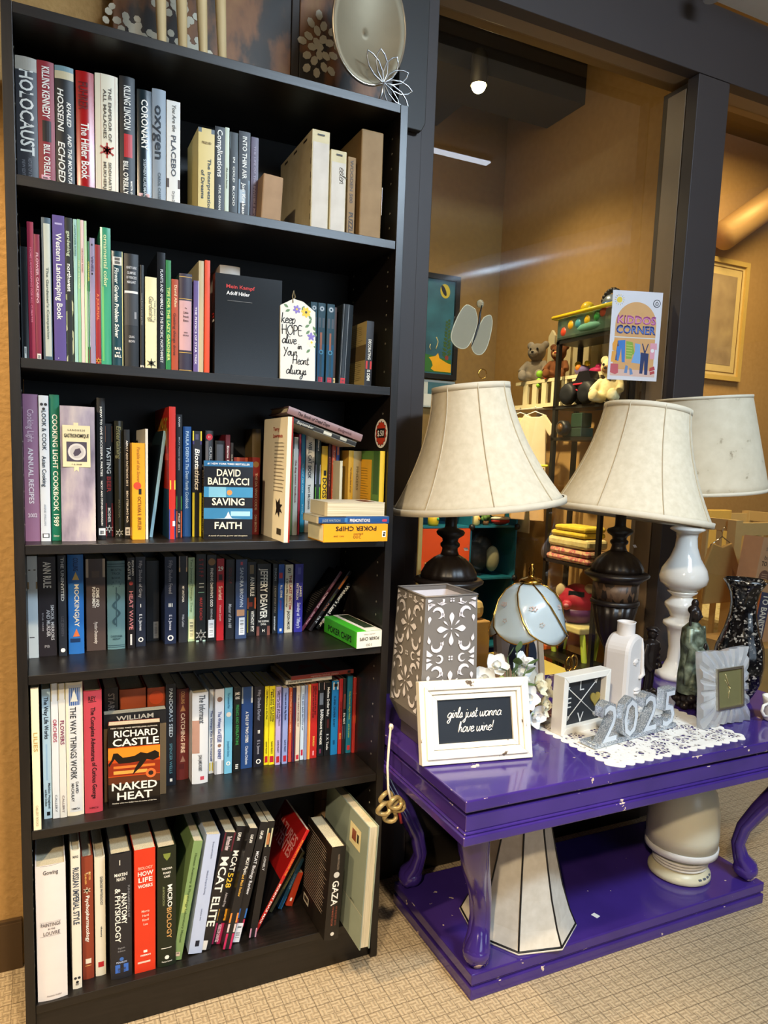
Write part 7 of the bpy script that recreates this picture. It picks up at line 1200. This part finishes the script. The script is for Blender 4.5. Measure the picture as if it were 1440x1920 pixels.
def plush(name, loc, rz, c1, c2, label, h=.16, muzzle=None, ear=.3, eyes=True):
    t = thing(name, loc, label, 'plush toy', rz=rz); k = h/.16; F = mat(c1, .95, var=.15, scale=120, bump=.6); F2 = mat(c2, .95, var=.1, scale=120, bump=.6)
    m = MB(); m.ball((0, 0, .045*k), (.038*k, .032*k, .045*k), F); m.ball((0, -.006*k, .115*k), (.036*k, .033*k, .034*k), F)
    for s in (-1, 1):
        m.ball((s*.030*k, .004*k, .143*k), (.016*k, .009*k, .016*k), F); m.tube([(s*.03*k, -.004*k, .075*k), (s*.046*k, -.024*k, .05*k), (s*.048*k, -.034*k, .035*k)], [.014*k, .013*k, .015*k], F); m.tube([(s*.022*k, -.014*k, .016*k), (s*.032*k, -.052*k, .017*k)], [.019*k, .017*k], F); m.ball((s*.034*k, -.056*k, .022*k), (.018*k, .012*k, .022*k), F)
    m.build('body', t, remesh=.004*k)
    m = MB(); m.ball((0, -.037*k, .107*k), (.017*k, .013*k, .013*k), F2); m.build('muzzle', t)
    m = MB(); m.ball((0, -.050*k, .111*k), (.006*k, .004*k, .004*k), BLACK if not muzzle else mat(muzzle, .5), 8, 6)
    for s in (-1, 1): m.ball((s*.014*k, -.036*k, .124*k), .0045*k, BLACK, 8, 6)
    m.build('face', t); return t
plush('teddy_bear', (1.99, 1.055, 1.5985), R(-60), '#8a8074', '#a0968a', 'grey teddy bear sitting at the left end of the picket shelf', .175)
plush('reindeer_plush', (1.985, .905, 1.5985), R(-60), '#6d3f20', '#c49a6a', 'brown plush deer with red nose beside the grey bear', .145, '#a82a1c')
t = thing('ladybug_toy', (1.965, .965, 1.5985), 'small red and lime beaded toy in front of the brown deer', 'toy')
m = MB(); m.ball((0, -.02, .022), (.02, .024, .021), mat('#b8281c', .5)); m.build('red_ball', t); m = MB(); m.ball((-.01, .02, .026), .015, mat('#8ac43a', .5)); m.ball((-.018, .012, -.004), .012, mat('#8ac43a', .5)); m.ball((-.022, .008, -.022), .010, mat('#8ac43a', .5)); m.build('lime_beads', t)
t = thing('ball_bag', (1.955, .655, 1.7275), 'clear toy bag with yellow rim full of coloured balls on top of the rack', 'toy bag')
m = MB(); m.box(-.07, .06, -.15, .15, .001, .085, mat('#9cc4b4', .3, trans=.85, var=0)); m.build('clear_bag', t, bevel=.01)
m = MB(); m.tube([(-.078, -.165, .088), (.066, -.165, .088), (.066, .165, .088), (-.078, .165, .088)], .0075, mat('#e8c81f', .4), 10, closed=True); m.build('yellow_rim', t)
for k, (c, y, z, x) in enumerate((('#c8442a', .11, .03, -.05), ('#e0a822', .07, .05, -.05), ('#4a9aa8', .03, .05, -.05), ('#e0b822', -.02, .055, -.05), ('#3f9a4a', -.07, .06, -.05), ('#3f8a4a', .10, .085, -.02), ('#d8b422', .04, .11, -.02), ('#c85a3a', -.10, .07, -.05), ('#c8502c', .08, .10, .02), ('#4aa08a', -.04, .10, .0))):
    m = MB(); m.ball((x, y, z), .026, mat(c, .35)); m.build('ball', t)
m = MB(); m.ball((-.03, -.03, .03), (.05, .11, .026), mat('#5c9484', .8, bump=.5)); m.build('green_cloth', t)
t = thing('crowned_toy', (1.93, .565, 1.835), 'silver and blue toy with a spiky black crest above the ball bag', 'toy')
m = MB(); m.ball((0, 0, 0), (.03, .035, .03), mat('#8a96a4', .3, .5)); m.ball((-.02, -.0, -.015), (.02, .03, .02), mat('#2a5a8a', .3)); m.build('body', t)
m = MB()
for k in range(9): a = R(10+20*k); m.ball((0, .04*math.cos(a), .008+.036*math.sin(a)), .010, BLACK, 8, 6)
m.build('crest', t)
t = thing('caterpillar_toy', (1.93, .74, 1.3575+.0), 'purple baby toy with coloured knobs on the rack', 'toy'); t.location.z = 1.5985; t.location.x = 1.985; t.location.y = .76
m = MB(); m.ball((0, 0, .022), (.026, .034, .021), mat('#7a6aa4', .6)); m.build('body', t); m = MB(); m.ball((0, .026, .046), .013, mat('#c8b422', .5)); m.ball((-.018, .0, .03), .013, mat('#e08a2a', .5)); m.ball((0, -.026, .046), .011, mat('#d8c42a', .5)); m.ball((0, .03, .03), .010, mat('#8ac43a', .5)); m.build('knobs', t)
t = thing('pink_toy', (1.985, .68, 1.5985), 'hot pink baby toy right of the knobbed purple one', 'toy')
m = MB(); m.ball((0, 0, .014), (.022, .034, .013), mat('#c42a6a', .5)); m.ball((0, -.012, .028), (.012, .014, .012), mat('#c42a6a', .5)); m.build('body', t)
t = thing('monster_truck', (1.915, .655, 1.4775), 'toy monster truck with big black tyres and a red frame on the rack', 'toy', rz=R(90))
TY = mat('#14161c', .6, bump=.6); RED = mat('#c42a3a', .4)
for x in (-.05, .05):
    for y in (-.035, .035): m = MB(); m.lathe([(.012, -.016), (.034, -.016), (.04, -.008), (.04, .008), (.034, .016), (.012, .016)], TY, 24, T(x, y, .0405, 90, 0, 0), fn=lambda a, z, r: 1+.03*math.cos(14*a)); m.build('wheel', t)
m = MB(); m.prism([(-.07, .06), (.075, .06), (.075, .085), (.03, .09), (.012, .122), (-.04, .122), (-.055, .09), (-.07, .088)], -.024, .024, mat('#1a1a20', .3), Matrix(((1, 0, 0, 0), (0, 0, -1, 0), (0, 1, 0, 0), (0, 0, 0, 1)))); m.build('truck_body', t, bevel=.004)
m = MB()
for y in (-.03, .03): m.tube([(-.07, y, .055), (-.03, y, .075), (.03, y, .075), (.07, y, .055)], .004, RED, 8); m.tube([(-.05, y, .066), (0, y, .05), (.05, y, .066)], .003, RED, 8)
m.build('red_frame', t); m = MB(); m.box(-.03, .0, -.0255, -.0245, .095, .112, mat('#d8d8d8', .3)); m.build('side_window', t)
plush('dog_plush', (1.915, .52, 1.4775), R(-70), '#d8cba0', '#8a6030', 'cream plush dog with brown patch partly behind the poster', .17)
t = thing('toy_camera', (1.925, .70, 1.3575), 'dark green and black toy camcorder on the rack shelf', 'toy')
m = MB(); m.box(-.03, .03, -.06, .045, 0, .035, mat('#22352c', .5)); m.box(-.03, .02, -.06, .0, .036, .09, mat('#1f3a2c', .5)); m.build('casing', t, bevel=.003); m = MB(); m.lathe([(.022, 0), (.028, .004), (.028, .03), (.02, .034)], BLACK, 24, T(-.03, .02, .034, 0, -90, 0)); m.lathe([(.017, .0345), (.003, .036)], mat('#6d4a22', .3), 24, T(-.03, .02, .034, 0, -90, 0)); m.build('lens', t)
# small clothes on a rail
t = thing('clothes_rail', (1.905, .99, 1.478), 'thin white wall rail holding the hanging baby clothes', 'rail')
m = MB(); m.tube([(0, .25, 0), (0, -.10, 0)], .004, mat('#b8b0a0', .4), 8); m.tube([(0, .2, 0), (.17, .2, 0)], .003, mat('#b8b0a0', .4), 8); m.tube([(0, -.06, 0), (.17, -.06, 0)], .003, mat('#b8b0a0', .4), 8); m.build('bar', t)
for k, (y, z, c, lab, hh) in enumerate(((1.14, 1.555, '#d88a64', 'peach baby top with a rainbow print hanging behind the left lampshade', .26), (1.03, 1.555, '#d8c088', 'pale yellow baby dress hanging in the middle of the wall rail', .30), (.93, 1.555, '#d8c4a4', 'cream baby bodysuit hanging nearest the black rack', .27))):
    t = thing('baby_clothes', (1.902, y, z-.082), lab, 'baby clothes', rz=R(-62)); CL = mat(c, .9, var=.1, scale=25, bump=.3)
    m = MB(); m.poly([(-.045, -.02), (-.095, -.085), (-.07, -.11), (-.052, -.085), (-.062, -hh), (.062, -hh), (.052, -.085), (.07, -.11), (.095, -.085), (.045, -.02), (.02, -.03), (-.02, -.03)], CL, .012, T(0, .006, 0)); m.build('garment', t, bevel=.004)
    m = MB(); m.tube([(-.05, 0, -.026), (0, 0, -.008), (.05, 0, -.026)], .0022, WHITE, 6); m.tube([(0, 0, -.008), (0, 0, .0), (.003, 0, .007), (0, 0, .011), (-.004, 0, .009)], .0014, CHROME, 6); m.build('hanger', t)
    if k == 0:
        m = MB()
        for q, cc in enumerate(('#b8503a', '#e0b46a', '#e8dcc0')): m.tube([((.026-.006*q)*math.cos(PI*i/12), -.0075, -.13+(.026-.006*q)*math.sin(PI*i/12)) for i in range(13)], .0024, mat(cc, .8), 6)
        m.build('rainbow_print', t)
t = thing('yellow_rail', (1.945, .98, 1.245), 'thin yellow rail crossing below the hanging baby clothes', 'rail')
m = MB(); m.tube([(-.06, .2, 0), (-.06, -.17, 0)], .005, mat('#d8c42a', .4), 10); m.tube([(-.06, .18, 0), (.12, .18, 0)], .004, mat('#d8c42a', .4), 8); m.build('bar', t)
for k, (y, c, lab) in enumerate(((1.06, '#c89a5c', 'ochre-peach baby trousers hanging from the yellow rail'), (.92, '#d0a878', 'pale apricot baby sleepsuit hanging from the yellow rail nearest the rack'))):
    t = thing('baby_clothes', (1.885, y, 1.238), lab, 'baby clothes', rz=R(-62)); m = MB(); m.poly([(-.06, 0), (.06, 0), (.075, -.22), (.012, -.22), (0, -.09), (-.012, -.22), (-.075, -.22)], mat(c, .9, var=.1, bump=.3), .010, T(0, .005, 0)); m.build('garment', t, bevel=.003)
# folded blankets
for k, (z, hh, c, c2, lab, dx) in enumerate(((.8775, .055, '#c46a6a', '#d8b48a', 'pink and cream crocheted blanket at the bottom of the folded stack', 0), (.9345, .04, '#d8c07a', '#e4d49a', 'pale cream-yellow folded blanket in the middle of the stack', .004), (.976, .045, '#d8b42a', '#e8c84a', 'bright yellow folded blanket on top of the stack', .012))):
    t = thing('folded_blanket', (1.945, .675, z), lab, 'blanket', 'folded blankets on the rack'); YM = m_speckle('knit_%d' % k, [(.3, c), (.7, c2)], 110 if k == 0 else 50, .95, bump=.9, vor=k == 0)
    m = MB()
    n = 2 if k != 1 else 1
    for q in range(n): m.box(-.055, .05, -.125+dx*2, .12-dx*2-.02*q, q*hh/n+.0005, (q+1)*hh/n-.001, YM)
    m.build('folds', t, bevel=.012 if k != 2 else .009)
t = thing('animal_toy', (1.99, .70, .4925+.0), 'round pink and purple animal-faced toy on the small stool', 'toy', rz=R(-55)); t.location = (1.985, .70, .632)
m = MB(); m.lathe([(.03, 0), (.06, .006), (.072, .03), (.078, .06)], mat('#5a2a5c', .4), 32); m.build('purple_base', t); m = MB(); m.lathe([(.078, .0602), (.072, .10), (.05, .135), (.02, .15), (.001, .152)], mat('#b8243c', .45), 32); m.build('pink_top', t)
m = MB(); m.ball((-.02, -.07, .075), (.022, .014, .02), mat('#c8344a', .5)); m.ball((-.02, -.083, .075), (.010, .006, .008), mat('#e08a9a', .5)); m.build('snout', t)
m = MB(); m.ball((-.06, -.02, .12), (.022, .018, .03), mat('#d8c49a', .9, bump=.6)); m.ball((.05, -.02, .14), (.02, .018, .02), mat('#d8c49a', .9, bump=.6)); m.ball((-.075, -.03, .09), (.014, .02, .016), mat('#d8c49a', .9, bump=.6)); m.build('cream_paws', t)
m = MB(); m.box(-.02, .04, -.062, -.05, .112, .13, mat('#1c2a30', .3)); m.build('label_strip', t)
t = thing('folding_stool', (1.985, .70, 0), 'small stool with cream seat and lime crossed legs in the back room', 'stool')
m = MB(); m.box(-.075, .085, -.11, .11, .605, .631, mat('#d8cb90', .5)); m.build('seat', t, bevel=.006)
LIME = mat('#9cae3a', .5)
for y in (-.09, .09):
    for s in (-1, 1): m = MB(); m.tube([(-.05*s, y+.01*s, .0), (.05*s, y+.01*s, .604)], .011, LIME, 8); m.build('leg', t)
t = thing('orange_box', (2.02, .93, 0), 'orange storage box on the floor beside the lime-legged stool', 'box'); m = MB(); m.box(-.06, .055, -.09, .09, .0, .50, mat('#d86a2a', .5)); m.build('box_body', t, bevel=.004)
t = thing('yellow_box', (1.80, .72, 0), 'pale yellow toy table with rounded top under the window', 'table'); m = MB(); m.box(-.09, .09, -.2, .2, .44, .47, mat('#d8c46a', .5)); m.build('tabletop', t, bevel=.01)
for x in (-.07, .07):
    for y in (-.17, .17): m = MB(); m.box(x-.012, x+.012, y-.012, y+.012, 0, .44, mat('#d8c46a', .5)); m.build('leg', t)
# teal cube organiser
TEAL = mat('#1f6a80', .35, var=.06); TEALD = mat('#17505f', .4)
t = thing('cube_organizer', (1.755, 1.30, 0), 'teal plastic cube shelving with black connectors against the back wall', 'shelf')
m = MB()
for z in (.42, .735, .968, 1.23): m.box(-.25, .25, -.15, .18, z-.004, z+.004, TEAL)
for x in (-.25, .008, .25): m.box(x-.004, x+.004, -.15, .18, .0, 1.23, TEAL)
m.box(-.25, .25, .175, .182, 0, 1.23, TEALD); m.build('panels', t)
m = MB()
for x in (-.25, .008, .25):
    for z in (.42, .735, .968, 1.23): m.ball((x, -.155, z), .014, BLACK, 10, 8)
m.build('connectors', t)
m = MB(); m.box(-.242, 0, -.157, -.151, .742, .962, mat('#cf4a20', .45)); m.poly([(-.242, .742), (-.20, .775), (-.17, .82), (-.135, .83), (-.12, .80), (-.11, .83), (-.075, .82), (-.045, .775), (-.0, .742)], mat('#d8c48a', .5), .001, T(0, -.1571, 0)); m.poly([(-.16, .742), (-.15, .79), (-.12, .775), (-.09, .79), (-.08, .742)], mat('#2a1f18', .5), .001, T(0, -.1583, 0)); d_ = m.build('fox_door', t)
t = thing('black_bag', (1.875, 1.27, .74), 'black bag with cream lining stuffed in the right teal cube', 'bag')
m = MB(); m.ball((-.02, 0, .075), (.085, .07, .075), mat('#1c1a16', .7, bump=.5)); m.ball((.03, .0, .13), (.04, .05, .045), mat('#1c1a16', .7, bump=.5)); m.build('bag_body', t, remesh=.006); m = MB(); m.ball((.05, -.055, .075), (.035, .03, .06), mat('#8a8464', .8, bump=.5)); m.build('lining', t, remesh=.005)
for k, (x, z0, c, c2, lab) in enumerate(((1.80, .9725, '#d8c07a', '#b8862a', 'pale yellow toy cup on the teal cubes'), (1.86, .9725, '#5a7a3a', '#2a4a1c', 'small green toy plant on the teal cubes'), (1.94, .9725, '#a82a22', '#d8d2c4', 'red and white toy boat on the teal cubes'), (1.59, .9725, '#d8b82a', '#3aa06a', 'yellow and green soft toy behind the urn lamp neck'))):
    t = thing('small_toy', (x, 1.185, z0), lab, 'toy')
    if k == 2: m = MB(); m.ball((0, 0, .018), (.05, .02, .017), mat(c, .5)); m.build('hull', t); m = MB(); m.ball((0, 0, .030), (.052, .022, .010), mat(c2, .5)); m.ball((-.01, 0, .042), (.02, .014, .012), mat('#6aa4b0', .5)); m.build('deck', t)
    elif k == 1:
        m = MB(); m.lathe([(.012, 0), (.016, .02), (.014, .02)], mat('#6d4a2a', .6), 16); m.build('pot', t); m = MB(); [m.ball((.014*math.cos(q), .012*math.sin(q), .028+.006*(q % 3)), .011, mat(c, .7), 8, 6) for q in range(6)]; m.build('leaves', t)
    else: m = MB(); m.lathe([(.018, 0), (.024, .008), (.024, .035), (.018, .046), (.004, .05)], mat(c, .5), 20); m.build('body', t); m = MB(); m.ball((.01, -.022, .03), .007, mat(c2, .5), 8, 6); m.ball((0, 0, .054), .008, mat(c2, .5), 8, 6); m.build('detail', t)
for k, (loc, c, lab, s) in enumerate((((1.60, 1.02, .70), '#d8c474', 'yellow fabric sun hat on the clutter behind the lantern lamp', (.07, .06, .03)), ((1.46, .9, .62), '#d8caa0', 'cream cushion leaning in the clutter behind the glass-panel lamp', (.10, .06, .07)))):
    t = thing('sun_hat' if k == 0 else 'cushion', loc, lab, 'hat' if k == 0 else 'cushion'); m = MB(); m.lathe([(.11, .0), (.10, .004), (.055, .012), (.05, .04), (.03, .055), (.001, .058)], mat(c, .9, bump=.4), 32) if k == 0 else m.ball((0, 0, s[2]), s, mat(c, .9, bump=.4)); m.build('fabric', t)
t = thing('toy_bin', (1.52, 1.0, 0), 'pale wooden bin under the yellow sun hat behind the window', 'bin'); m = MB(); m.box(-.12, .17, -.14, .1, 0, .617, mat('#b8925c', .6)); m.build('bin_body', t, bevel=.005); t.location = (1.52, 1.0, 0)
m = MB(); m.box(-.10, .16, -.12, .08, .6172, .699, mat('#d0b884', .8, bump=.5)); m.build('fabric_heap', t, bevel=.03)
t = thing('hanging_cloth', (2.04, 1.20, .94), 'cream cloth panel hanging on the wall right of the teal cubes', 'cloth'); m = MB(); m.box(0, .008, -.09, .09, 0, .16, m_speckle('cream_linen', [(.3, '#b8a478'), (.7, '#cdb98c')], 20, .9, bump=.3)); m.build('cloth', t, bevel=.003)
t = thing('baby_blanket', (1.335, .80, .66), 'cream blanket hanging at the left window edge behind the urn lamp', 'blanket'); m = MB(); m.poly([(0, 0), (.06, .0), (.05, .09), (.02, .2), (.0, .22)], mat('#d8b478', .9, var=.15, bump=.4), .03); m.build('cloth', t, bevel=.008)
t = thing('wooden_clothes_stand', (1.34, .84, 0), 'pale wooden post holding the cream blanket at the left window edge', 'stand'); m = MB(); m.box(-.008, .008, 0, .02, 0, 1.1, mat('#c4a868', .5)); m.box(-.06, .06, -.06, .06, 0, .012, mat('#c4a868', .5)); m.build('post', t)

# ------------------------------------------------------------------ nursery seen through the right pane
PALEW2 = mat('#cdb27a', .5, var=.06)
t = thing('framed_picture', (3.95, 1.9995, 1.855), 'large pale framed picture with cream mount on the nursery wall', 'picture')
m = MB(); frame4(m, .44, .775, .03, -.03, 0, mat('#c8a85c', .5)); m.build('frame', t); m = MB(); m.box(.03, .41, -.014, -.004, .03, .745, mat('#cdb478', .7)); frame4(m, .34, .675, .006, -.0155, -.014, mat('#7a5c2c', .6), .05, .05); m.build('mount', t); m = MB(); m.box(.095, .345, -.0155, -.0145, .1, .675, m_speckle('faded_print', [(.3, '#8a7458'), (.6, '#a08a68'), (.75, '#b09a72')], 9, .6)); m.build('print', t)
t = thing('crib', (3.30, 1.05, 0), 'pale wooden baby crib with slatted sides seen through the right pane', 'crib')
for x, y in ((0, 0), (.9, 0), (0, .62), (.9, .62)): m = MB(); m.box(x-.025, x+.025, y-.025, y+.025, 0, 1.0, PALEW2); m.build('corner_post', t)
for y in (0, .62):
    m = MB(); m.box(.0252, .8748, y-.014, y+.014, .92, .985, PALEW2); m.build('top_rail', t); m = MB(); m.box(.0252, .8748, y-.014, y+.014, .26, .31, PALEW2); m.build('bottom_rail', t)
    for k in range(9): m = MB(); m.box(.10+.085*k-.013, .10+.085*k+.013, y-.008, y+.008, .3102, .9198, PALEW2); m.build('slat', t)
for x in (0, .9):
    m = MB(); m.box(x-.012, x+.012, .0252, .5948, .94, 1.0, PALEW2); m.build('end_rail', t)
    for k in range(6): m = MB(); m.box(x-.008, x+.008, .09+.085*k-.013, .09+.085*k+.013, .28, .94, PALEW2); m.build('slat', t)
m = MB(); m.box(.03, .87, .03, .59, .34, .46, m_speckle('floral_bedding', [(.35, '#c8b87a'), (.5, '#ded4a8'), (.7, '#a8a06a')], 30, .9, bump=.4)); m.build('mattress', t, bevel=.02)
for k, (x, c, lab) in enumerate(((3.47, '#c89a68', 'peach towel draped over the back rail of the crib'), (3.92, '#d8b45c', 'yellow patterned blanket draped over the back rail of the crib'))):
    t = thing('draped_blanket', (x, 1.67, .986), lab, 'blanket'); m = MB(); m.box(-.1, .1, -.024, -.0165, -.22, .02, mat(c, .9, bump=.4)); m.box(-.1, .1, .0165, .024, -.12, .02, mat(c, .9, bump=.4)); m.box(-.1, .1, -.0165, .0165, .002, .02, mat(c, .9, bump=.4)); m.build('cloth', t, bevel=.005)
t = thing('hanging_garment', (3.06, .95, .62), 'beige child cardigan hanging in front of the crib', 'clothes'); m = MB(); m.poly([(-.05, .28), (-.15, .06), (-.12, .04), (-.07, .12), (-.08, -.02), (.12, -.02), (.1, .14), (.16, .06), (.19, .08), (.08, .28), (.015, .26)], mat('#a8864c', .9, bump=.4), .02); m.build('garment', t, bevel=.006)
m = MB(); m.tube([(-.06, -.01, .27), (.015, -.01, .31), (.09, -.01, .27)], .003, CHROME, 6); m.tube([(.015, -.01, .31), (.015, -.01, .345), (.03, -.01, .36), (.04, -.01, .345)], .002, CHROME, 6); m.build('hanger', t)
t = thing('banister_gate_box', (2.985, .71, .46), 'tall beige gate carton lettered TO BANISTER leaning at the right photo edge', 'box'); t.rotation_euler = (0, R(9), 0)
m = MB(); m.box(0, .3, 0, .1, 0, .50, mat('#c89c78', .6)); m.build('carton', t)
m = MB(); m.box(.002, .06, -.0016, -.0003, .0, .26, mat('#c8642c', .5)); m.box(.012, .02, -.002, -.0017, .0, .26, WHITE); m.box(.032, .038, -.002, -.0017, .0, .26, WHITE); m.box(.062, .13, -.0016, -.0003, .0, .25, mat('#3a4468', .5)); m.build('printed_panel', t)
m = MB(); text_on(m, 'TO BANISTER', ink('#4a3a34'), TXT(.02, -.001, .37), .16, .020); text_on(m, 'banister', ink('#6d5a50'), TXT(.03, -.001, .40), .12, .018, bold=False); text_on(m, 'summer', ink('#8a7468'), TXT(.03, -.001, .44), .13, .024, bold=False); text_on(m, 'TO BANISTER', INKW, TXT(.078, -.0022, .24) @ T(rz=-90), .21, .040, maxratio=2.5)
m.poly(ellipse(.055, .315, .036, .036, 28), ink('#6d4a40'), .0014, T(0, 0, 0)); [m.box(.035, .075, -.0018, -.0015, .30+.010*k, .303+.010*k, mat('#c8a48c', .6)) for k in range(4)]; m.build('lettering', t)
t = thing('carton_stack', (2.93, .62, 0), 'plain tan carton carrying the gate box at the right photo edge', 'box'); m = MB(); m.box(0, .5, 0, .3, 0, .455, m_speckle('tan_carton', [(.3, '#9c7a44'), (.7, '#ac8a50')], 20, .8)); m.build('box_body', t)
t = thing('wooden_chair', (2.62, .80, 0), 'brown wooden chair half hidden behind the white ceramic lamp', 'chair'); BW = mat('#7a4a22', .45, var=.15)
m = MB(); m.box(-.16, .16, -.16, .16, .42, .445, BW); m.build('seat', t, bevel=.005)
for x, y, h_ in ((-.14, -.14, .4198), (.14, -.14, .4198), (-.14, .14, .80), (.14, .14, .80)): m = MB(); m.box(x-.014, x+.014, y-.014, y+.014, 0, h_ if h_ < .5 else .4198, BW); m.build('leg', t)
for x in (-.14, .14): m = MB(); m.box(x-.014, x+.014, .126, .154, .4452, .76, BW); m.build('back_post', t)
m = MB(); m.box(-.15, .15, .13, .15, .7602, .82, BW); m.box(-.125, .125, .133, .147, .58, .63, BW); m.build('backrest', t, bevel=.004)
m = MB(); m.tube([(4.0, 1.88, 2.72), (4.55, 1.86, 3.1), (4.9, 1.84, 3.33)], .09, mat('#a8844c', .5, .2), 20); tag(m.build('air_duct'), 'tan slanting ventilation duct high in the nursery, right photo edge', 'duct')
